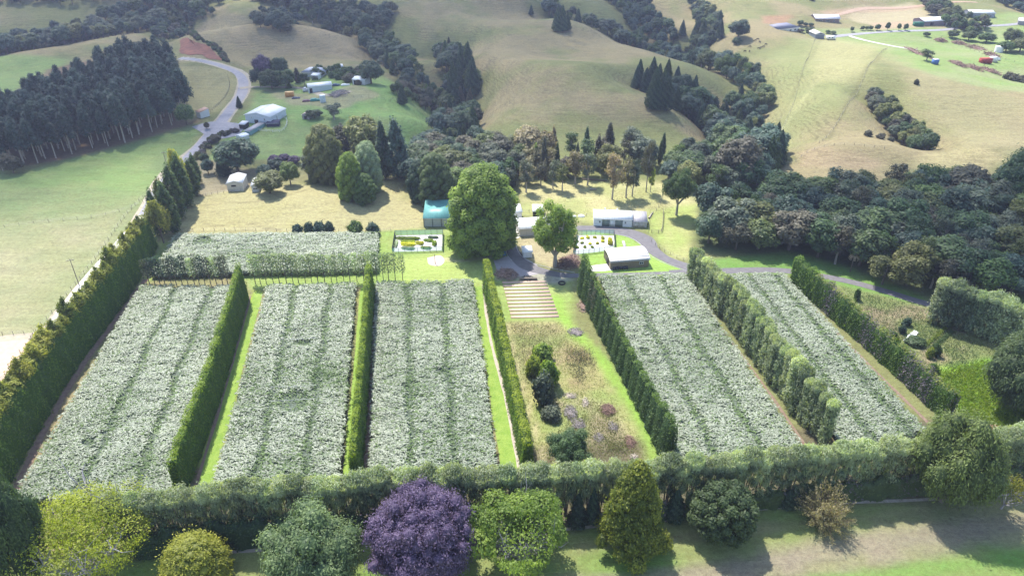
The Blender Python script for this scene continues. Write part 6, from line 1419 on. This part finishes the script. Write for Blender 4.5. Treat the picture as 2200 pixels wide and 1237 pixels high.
pile('scrap_heap', 'heap of dead branches on bare soil behind the homestead barn', 708, 196, 752, 210, ST3, 1.8, 160, .1, 3, 16)
for i, (a, b, c_, d) in enumerate([(2005, 84, 2033, 92), (2048, 90, 2073, 98), (2082, 98, 2115, 112), (2118, 114, 2142, 125), (2046, 134, 2068, 144), (2075, 142, 2104, 151), (2112, 149, 2140, 159), (1962, 112, 1985, 121), (2196, 170, 2215, 178)]):
    pile('brush_heap', 'brown heap of pulled brush drying on the upper right pasture', a, b, c_, d, ST2, 1.6, 110, .13, 3.5, 20 + i, 'pile', 'brush heaps on the upper right pasture')
pile('log_stack', 'stack of dark logs beside the striped planting plot', 1118, 595, 1150, 603, DARK, .7, 40, .1, 1.5, 17)
g = Geo()
for i in range(9): g.tube([(-2.8, -.3 + .25 * (i % 3), .2 + .25 * (i // 3)), (0, -.3 + .25 * (i % 3), .22 + .25 * (i // 3)), (2.8, -.3 + .25 * (i % 3), .2 + .25 * (i // 3))], .12, 6)
tag(g.obj('pole_stack', WOOD, loc=ground(1135, 601)), 'stacked poles lying along the top of the striped planting plot', 'poles')
g = Geo(); th = np.linspace(0, 2 * math.pi, 19)
g.tube([(1.0 * math.cos(t), 1.0 * math.sin(t), .22) for t in th], .22, 6); tag(g.obj('trough', DARK, loc=ground(1207, 609)), 'round dark water trough on the grass right of the planting plot', 'trough')
g = Geo(); g.box((0, 0, .3), (.9, 5.2, .5)); g.box((0, 0, .57), (.7, 5.0, .06)); tag(g.obj('trough', surf_mat('mauve_concrete', (.50, .44, .48), None, 2), loc=ground(1341, 528)), 'long pale trough on the lawn behind the brown board shed', 'trough')
for i, (px, py, s, lb) in enumerate([(1232, 466, 1.2, 'round pale tank lid on the yard lawn left of the long white shed'), (1249, 465, 1.4, 'white rounded heap beside the round tank lid in the yard')]):
    p = ground(px, py); g = Geo(); iv, it = ico(); V = iv * np.array([s, s * .8, s * .55]); V[:, 2] = np.maximum(V[:, 2], -.1); g.add(V, T=it); tag(g.obj('white_heap', FRAME, loc=p), lb, 'heap')
p = ground(1945, 735); q = ground(1968, 714)
g = Geo(); d_ = (q - p); sN = Vector((-d_.y, d_.x, 0)).normalized() * .8; rg = random.Random(3); n = 9; V = []
for i in range(n): c_ = d_ * i / (n - 1); wv = rg.uniform(.7, 1.15); V += [(c_ - sN * wv + Vector((0, 0, .25 + rg.uniform(0, .2))))[:], (c_ + Vector((0, 0, .45)))[:], (c_ + sN * wv + Vector((0, 0, .25 + rg.uniform(0, .2))))[:]]
g.add(V, Q=[(3 * i + j, 3 * i + j + 1, 3 * i + j + 4, 3 * i + j + 3) for i in range(n - 1) for j in range(2)])
tag(g.obj('plastic_sheet', surf_mat('white_plastic', (.82, .84, .86), (.7, .72, .76), 2, .3), loc=p), 'crumpled white plastic sheet lying in the right garden plot', 'plastic sheet')
for i, (a, b, lb) in enumerate([((1985, 745), (2032, 705), 'left vegetable row in the right garden plot'), ((1998, 752), (2045, 712), 'right vegetable row in the right garden plot')]):
    p = ground(*a); q = ground(*b); L = (q - p).length; rg = np.random.RandomState(i); c = Geo(); n = 2200
    C = np.stack([rg.rand(n) * L, rg.randn(n) * .3, .15 + .45 * rg.rand(n)], 1); c.quads(leaf_quads(C, np.tile([0, 0, 1.], (n, 1)), .16, rg, .8, .5), rg.rand(n))
    o = c.obj('vegetable_row', LM['fresh' if i == 0 else 'mid'], loc=p); o.rotation_euler[2] = math.atan2(q.y - p.y, q.x - p.x); tag(o, lb, 'vegetables')
# ================================================================== rough growth that nobody could count
def growth(name, label, poly_px, n, size, lf, hgt, seed, clump=None):
    poly = gpoly(poly_px); rng = np.random.RandomState(seed); xs = [p[0] for p in poly]; ys = [p[1] for p in poly]
    x = rng.uniform(min(xs), max(xs), n * 2); y = rng.uniform(min(ys), max(ys), n * 2); ok = inside(x, y, poly)
    ok &= seg_dist(x, y, poly + [poly[0]]) > 3.2 * rng.rand(len(x)) ** 1.5
    if clump: ok &= fbm(x, y, clump, seed, 3) + .22 * rng.randn(len(x)) > .5
    x, y = x[ok][:n], y[ok][:n]; k_ = len(x); hh = hgt * rng.rand(k_) * (.3 + fbm(x, y, 3.5, seed + 3, 2)); z = height(x, y) + hh
    g = Geo(); al = np.tile([.2, 0, 1.], (k_, 1)); g.quads(leaf_quads(np.stack([x, y, z], 1), rng.randn(k_, 3) * .6 + [0, -.3, .7], size, rng, .6, .4, al), rng.rand(k_) * .6 + .4 * fbm(x, y, 4, seed + 9, 2))
    tag(g.obj(name, LM[lf]), label, None, None, 'stuff')
growth('bracken', 'lime green bracken', [(2005, 800), (2110, 775), (2300, 780), (2350, 930), (2150, 945), (2060, 895)], 26000, .28, 'lime', 1.0, 1)
growth('weeds', 'mixed rough grass of the middle plot', [(1078, 690), (1230, 690), (1405, 985), (1150, 1005)], 9000, .15, 'olive', .35, 11, 9)
growth('weeds', 'fresh grass tufts of the middle plot', [(1078, 690), (1230, 690), (1405, 985), (1150, 1005)], 16000, .15, 'fresh', .3, 12, 7)
growth('weeds', 'dry tangled weeds', [(1085, 690), (1205, 690), (1235, 760), (1180, 850), (1115, 840)], 7000, .16, 'tan', .5, 2, 6)
growth('weeds', 'rusty dock weeds', [(1215, 745), (1275, 745), (1292, 800), (1240, 830), (1215, 790)], 3800, .15, 'rust' if 'rust' in LM else 'brown', .9, 3, 4)
growth('weeds', 'rough weeds over the rubble', [(1185, 850), (1310, 865), (1372, 985), (1200, 1000)], 9000, .17, 'olive', .6, 4, 5)
growth('weeds', 'green growth in the garden plot', [(1800, 612), (1970, 655), (2140, 745), (2110, 790), (2040, 860), (1940, 770)], 12000, .18, 'mid', .5, 15, 9)
growth('weeds', 'rough weeds in the garden plot', [(1800, 612), (1970, 655), (2140, 745), (2110, 790), (2040, 860), (1940, 770)], 14000, .18, 'olive', .6, 5, 7)
growth('weeds', 'long grass beside the creeper hedge', [(1830, 660), (1870, 690), (2060, 850), (2060, 890), (1960, 800)], 6000, .18, 'fresh', .6, 6)
growth('grass', 'tussocky pasture grass', [(1120, 420), (1420, 400), (1460, 460), (1400, 470), (1130, 462)], 9000, .14, 'tan', .25, 7, 8)
# ================================================================== vehicles and small things
def wheel(g, c, r_, w): g.tube([(c[0], c[1] - w / 2, c[2]), (c[0], c[1] + w / 2, c[2])], r_, 12)
def ute():
    a = ground(1054, 553); b = ground(1078, 552); r = empty('pickup_truck', (a.x, a.y, a.z), math.atan2(b.y - a.y, b.x - a.x), 'blue single cab pickup truck with wooden tray parked under the huge tree', 'pickup truck')
    blue = surf_mat('blue_paint', (.06, .20, .33), (.05, .17, .29), 1, .3, .6)
    g = Geo(); prof = [(2.2, .45), (5.1, .45), (5.15, .95), (5.0, 1.12), (3.95, 1.2), (3.35, 1.72), (2.35, 1.75), (2.2, 1.1)]
    for y in (.0, 1.75):
        V = [(x, y if z < 1.25 else y + (.12 if y == 0 else -.12), z) for x, z in prof]; g.add(V + [(3.2, y, .9)], T=[(8, i, (i + 1) % 8) if y == 0 else (8, (i + 1) % 8, i) for i in range(8)])
    f0 = [(x, 0 if z < 1.25 else .12, z) for x, z in prof]; f1 = [(x, 1.75 if z < 1.25 else 1.63, z) for x, z in prof]
    g.add(f0 + f1, Q=[(i, (i + 8), (i + 1) % 8 + 8, (i + 1) % 8) for i in range(8)]); g.obj('cab', blue, r)
    Geo().add([(3.93, .2, 1.24), (3.93, 1.55, 1.24), (3.42, 1.5, 1.68), (3.42, .25, 1.68)], Q=[(0, 1, 2, 3)]).obj('windscreen', GLASS, r).location = (.04, 0, .03)
    for y in (-.01, 1.76): Geo().add([(2.45, y, 1.2), (3.8, y, 1.2), (3.35, y + (.09 if y < 0 else -.09), 1.62), (2.5, y + (.09 if y < 0 else -.09), 1.62)], Q=[(0, 1, 2, 3)]).obj('side_window', GLASS, r)
    Geo().box((1.0, .87, .80), (2.3, 1.85, .12)).box((1.0, -.03, .98), (2.3, .05, .3)).box((1.0, 1.77, .98), (2.3, .05, .3)).box((-.13, .87, .98), (.05, 1.8, .3)).obj('tray', surf_mat('tray_wood', (.40, .28, .22), (.30, .2, .15), 3), r)
    for x in (.9, 4.2):
        for y in (.08, 1.67): w = Geo(); wheel(w, (x, y, .36), .36, .24); wo = w.obj('wheel', DARK, r); h = Geo(); wheel(h, (x, y, .36), .19, .27); h.obj('rim', TRIM, wo)
    for y in (.3, 1.45): Geo().box((5.12, y, .82), (.08, .3, .18)).obj('headlight', FRAME, r)
ute()
def box_thing(name, label, cat, px, py, d, rz, mat, lid=None, wheels=False, z=0):
    p = ground(px, py); r = empty(name, p, rz, label, cat); h = d[2]
    Geo().box((0, 0, z + h / 2), d).obj('body', mat, r)
    g = Geo()
    for k_ in range(int(d[0] / .6)): g.box((-d[0] / 2 + .3 + k_ * .6, -d[1] / 2 - .03, z + h / 2), (.12, .06, h * .9))
    g.obj('ribs', mat, r)
    Geo().box((0, 0, z + h + .04), (d[0] + .06, d[1] + .06, .08)).obj('roof', lid or mat, r)
    Geo().box((d[0] / 2 + .03, 0, z + h / 2), (.05, d[1] * .8, h * .85)).obj('door', lid or mat, r)
    return r
box_thing('container', 'orange shipping container beside the long pale homestead barn', 'container', 623, 208, (4.6, 2.4, 2.6), .15, surf_mat('orange_paint', (.62, .30, .09), (.52, .24, .07), 1), surf_mat('orange_top', (.72, .48, .22), None, 1))
box_thing('container', 'red shipping container on the upper right pasture', 'container', 2116, 136, (7, 3, 3), .1, surf_mat('red_paint', (.38, .07, .06), (.3, .05, .05), 1))
box_thing('white_cabin', 'white cabin beside the red container', 'cabin', 2133, 133, (4, 3, 3), .1, FRAME)
box_thing('blue_box', 'small blue portable cabin on the pasture below the windswept tree', 'cabin', 2008, 138, (3, 2.4, 2.8), .1, surf_mat('blue_cabin_paint', (.09, .18, .45), None, 1), FRAME)
box_thing('truck_box', 'green truck body parked by the long white roofed barn', 'truck body', 1972, 56, (7, 3, 2.6), 0, surf_mat('dark_green_paint', (.04, .16, .11), None, 1))
def van():
    p = ground(1783, 86); r = empty('camper', p, .1, 'white camper parked beside the dark fronted boundary shed', 'camper'); g = Geo()
    g.box((0, 0, 1.5), (5.5, 2.2, 2.0)); g.box((3.1, 0, 1.1), (1.2, 2.0, 1.2), taper=.85); g.box((2.2, 0, 2.3), (1.8, 2.1, .7)); g.obj('body', FRAME, r)
    for x in (-1.2, 1.0): Geo().box((x, -1.12, 1.8), (1.0, .05, .6)).obj('window', GLASS, r)
    for x in (-1.6, 2.9):
        for y in (-.95, .95): w = Geo(); wheel(w, (x, y, .4), .4, .25); w.obj('wheel', DARK, r)
van()
def tank(px, py, rad, h, mat, label, cone=True):
    p = ground(px, py); r = empty('water_tank', p, 0, label, 'tank'); Geo().tube([(0, 0, -.2), (0, 0, h)], rad, 18).obj('body', mat, r)
    Geo().tube([(0, 0, h), (0, 0, h + rad * .25)], [rad * 1.03, rad * .15], 18).obj('lid', FRAME, r)
    g = Geo()
    for k_ in range(4): g.tube([(math.cos(t) * (rad + .02), math.sin(t) * (rad + .02), h * (.2 + .2 * k_)) for t in np.linspace(0, 6.283, 19)], .04, 4)
    g.obj('hoops', mat, r)
tank(694, 219, 1.5, 3.6, surf_mat('pale_blue_tank', (.55, .62, .66), None, 1), 'pale round water tank near the orange container')
tank(2145, 112, 2.6, 3.6, surf_mat('white_tank', (.74, .75, .78), None, 1), 'large white tank among the olive trees at the upper right')
for i, (px, py, col, sz, lb) in enumerate([(722, 185, (.06, .10, .20), (4.4, 1.8, 1.3), 'dark blue car parked at the right end of the homestead barn'), (742, 184, (.75, .76, .78), (5, 2, .9), 'white boat hull lying beside the parked dark car'), (657, 197, (.6, .6, .64), (3, 2.4, 2.2), 'pale machine parked at the left end of the homestead barn'), (636, 212, (.08, .09, .14), (4.5, 2, .8), 'dark flat trailer beside the orange container'), (677, 217, (.05, .25, .22), (5, 2.4, 1.3), 'green tarpaulin heap left of the pale water tank'), (660, 218, (.16, .07, .09), (5, 2.2, .9), 'dark red scrap heap in the homestead yard'), (2144, 130, (.74, .75, .76), (2, 2, 1.6), 'small white box at the end of the white cabin')]):
    p = ground(px, py); m = surf_mat('paint_%d' % i, col, tuple(c * .8 for c in col), 1, .4); g = Geo(); g.box((0, 0, sz[2] * .4), (sz[0], sz[1], sz[2] * .6), taper=.94); g.box((-.1 * sz[0], 0, sz[2] * .85), (sz[0] * .55, sz[1] * .85, sz[2] * .34), taper=.8)
    nm = ['parked_car', 'boat_hull', 'farm_machine', 'trailer', 'tarpaulin_heap', 'scrap_heap', 'white_box'][i]; r = empty(nm, p, .2, lb, nm.split('_')[-1]); g.obj('body', m, r)
    if i in (0, 2, 3):
        for x in (-.3, .3):
            for y in (-.45, .45): w = Geo(); wheel(w, (x * sz[0], y * sz[1], .33), .33, .2); w.obj('wheel', DARK, r)
# cattle: one continuous body each
def cow_mesh():
    V = [(-1.0, 0, 1.15), (-.4, 0, 1.12), (.3, 0, 1.12), (.85, 0, 1.2), (1.25, 0, .95), (1.55, 0, .5), (1.75, 0, .3), (-.95, .28, .8), (-.95, .28, .45), (-.95, .28, 0), (-.95, -.28, .8), (-.95, -.28, .45), (-.95, -.28, 0), (.75, .25, .75), (.75, .25, .4), (.75, .25, 0), (.75, -.25, .75), (.75, -.25, .4), (.75, -.25, 0), (-1.25, 0, 1.1), (-1.3, 0, .55)]
    E = [(0, 1), (1, 2), (2, 3), (3, 4), (4, 5), (5, 6), (0, 7), (7, 8), (8, 9), (0, 10), (10, 11), (11, 12), (3, 13), (13, 14), (14, 15), (3, 16), (16, 17), (17, 18), (0, 19), (19, 20)]
    Rr = [.36, .42, .42, .36, .22, .15, .11] + [.2, .1, .07] * 2 + [.16, .09, .07] * 2 + [.05, .04]
    me = bpy.data.meshes.new('cow'); me.from_pydata(V, E, []); o = bpy.data.objects.new('tmp', me); COL.objects.link(o); o.modifiers.new('s', 'SKIN'); o.modifiers.new('d', 'SUBSURF').levels = 1
    for i, sv in enumerate(me.skin_vertices[0].data): sv.radius = (Rr[i], Rr[i]); sv.use_root = (i == 1)
    dg = bpy.context.evaluated_depsgraph_get(); out_ = bpy.data.meshes.new_from_object(o.evaluated_get(dg)); bpy.data.objects.remove(o); out_.name = 'cattle'; return out_
CM = cow_mesh(); CM.materials.clear(); CM.materials.append(surf_mat('black_hide', (.035, .028, .028), (.02, .018, .018), 3, .7))
for i, (px, py) in enumerate([(1622, 89), (1628, 86), (1632, 92), (1611, 102), (1630, 106), (1634, 104), (1640, 102), (1600, 112), (1610, 112), (1586, 122), (1645, 97), (1608, 240), (1500, 443)]):
    o = bpy.data.objects.new('cow', CM); COL.objects.link(o); o.location = ground(px, py); o.rotation_euler[2] = random.uniform(0, 6.28); o.scale = (.75, .75, .75)
    if i < 11: tag(o, 'black cow grazing on the hillside left of the hill fence', 'cow', 'cattle grazing on the hill')
    else: tag(o, ['black cow alone on the slope beside the right hand gully', 'dark cow standing in the paddock right of the round paddock tree'][i - 11], 'cow')
# fallen logs on the dry yard paddock
for i, (a, b, lb) in enumerate([((1250, 386), (1304, 390), 'long fallen reddish log below the creek bush'), ((1268, 408), (1282, 409), 'short pale fallen log on the dry yard paddock'), ((1394, 470), (1402, 458), 'leaning timber beside the lean-to')]):
    p = ground(*a); q = ground(*b); tag(Geo().tube([(0, 0, .3), ((q - p) * .5 + Vector((0, 0, .45)))[:], ((q - p) + Vector((0, 0, .3)))[:]], [.35, .28, .2], 7).obj('fallen_log', BARK_PALE if i else BARK, loc=p), lb, 'log')
# ================================================================== clouds above the farm (their shade falls on hills, bush and front lawn)
CLOUD = surf_mat('cloud_white', (.85, .86, .88), (.8, .81, .84), .01, 1.0, 0)
def cloud(name, label, poly_px, dens, alt, seed, soft=60, z_thick=25, puff=(2.6, 5.0), holes=()):
    """a broken cloud whose shade falls on the outlined ground"""
    poly = gpoly(poly_px); rng = np.random.RandomState(seed); xs = [p[0] for p in poly]; ys = [p[1] for p in poly]
    sp = 4.0; gx, gy = np.meshgrid(np.arange(min(xs) - soft, max(xs) + soft, sp), np.arange(min(ys) - soft, max(ys) + soft, sp)); x = (gx + (rng.rand(*gx.shape) - .5) * sp * .4).ravel(); y = (gy + (rng.rand(*gx.shape) - .5) * sp * .4).ravel()
    d = seg_dist(x, y, poly + [poly[0]]) * np.where(inside(x, y, poly), 1, -1) + (fbm(x, y, 150, seed, 2) - .5) * soft * 1.2
    w = smooth(-soft / 2, soft / 2, d) * dens * (1 + .7 * (fbm(x, y, 170, seed + 5, 2) - .5))
    ok = w > .02; x, y, w = x[ok], y[ok], w[ok]; k = len(x)
    z = alt + rng.rand(k) * z_thick; s = (z - height(x, y)) / SUN_DIR.z
    X = x + SUN_DIR.x * s; Y = y + SUN_DIR.y * s; r = sp * np.sqrt(w / 1.8)
    O = np.array([(1, 0, 0), (0, 1, 0), (-1, 0, 0), (0, -1, 0), (0, 0, .7), (0, 0, -.7)]); F = np.array([(0, 1, 4), (1, 2, 4), (2, 3, 4), (3, 0, 4), (1, 0, 5), (2, 1, 5), (3, 2, 5), (0, 3, 5)])
    a = rng.rand(k) * 6.28; Ox = O[None, :, 0] * np.cos(a)[:, None] - O[None, :, 1] * np.sin(a)[:, None]; Oy = O[None, :, 0] * np.sin(a)[:, None] + O[None, :, 1] * np.cos(a)[:, None]
    V = np.stack([X[:, None] + Ox * r[:, None], Y[:, None] + Oy * r[:, None], z[:, None] + O[None, :, 2] * r[:, None]], -1)
    g = Geo(); g.add(V.reshape(-1, 3), T=(F[None] + 6 * np.arange(k)[:, None, None]).reshape(-1, 3))
    tag(g.obj(name, CLOUD), label, 'cloud')
if not globals().get('NO_CLOUD'):
    cloud('cloud', 'broken white cloud high over the pine plantation and brown hills', [(-900, 340), (-300, 360), (60, 400), (330, 330), (480, 400), (880, 350), (1060, 300), (1500, 340), (1640, 300), (1600, 120), (1500, 40), (1300, -20), (800, -25), (-300, -25)], .62, 620, 1)
    cloud('cloud', 'smaller broken cloud high over the native bush on the right', [(1530, 440), (1700, 420), (2000, 380), (2600, 340), (2800, 800), (2300, 900), (1900, 600), (1640, 560)], .62, 620, 2, 45)
    cloud('cloud', 'thin low cloud high over the front lawn', [(-600, 1150), (300, 1120), (1000, 1080), (1500, 990), (1700, 940), (2050, 860), (2700, 820), (2900, 1700), (-700, 1700)], .16, 620, 3, 35)
# ================================================================== haze
HZ, nt, out = new_mat('haze_air')
pv = N(nt, 'ShaderNodeVolumePrincipled'); pv.inputs['Color'].default_value = (.66, .70, 1.0, 1); pv.inputs['Density'].default_value = .0002
pv.inputs['Anisotropy'].default_value = .4
nt.links.new(pv.outputs[0], out.inputs['Volume'])
if not globals().get('NO_HAZE'):
    x0, x1, y0, y1, z0, z1 = -2500, 2500, -100, 3700, float(ZZ.min()) - 6, max(float(ZZ.max()), CAM_H) + 8
    z1 = min(z1, 460)
    g = Geo(); g.box(((x0 + x1) / 2, (y0 + y1) / 2, (z0 + z1) / 2), (x1 - x0, y1 - y0, z1 - z0)); tag(g.obj('haze', HZ), kind='stuff')
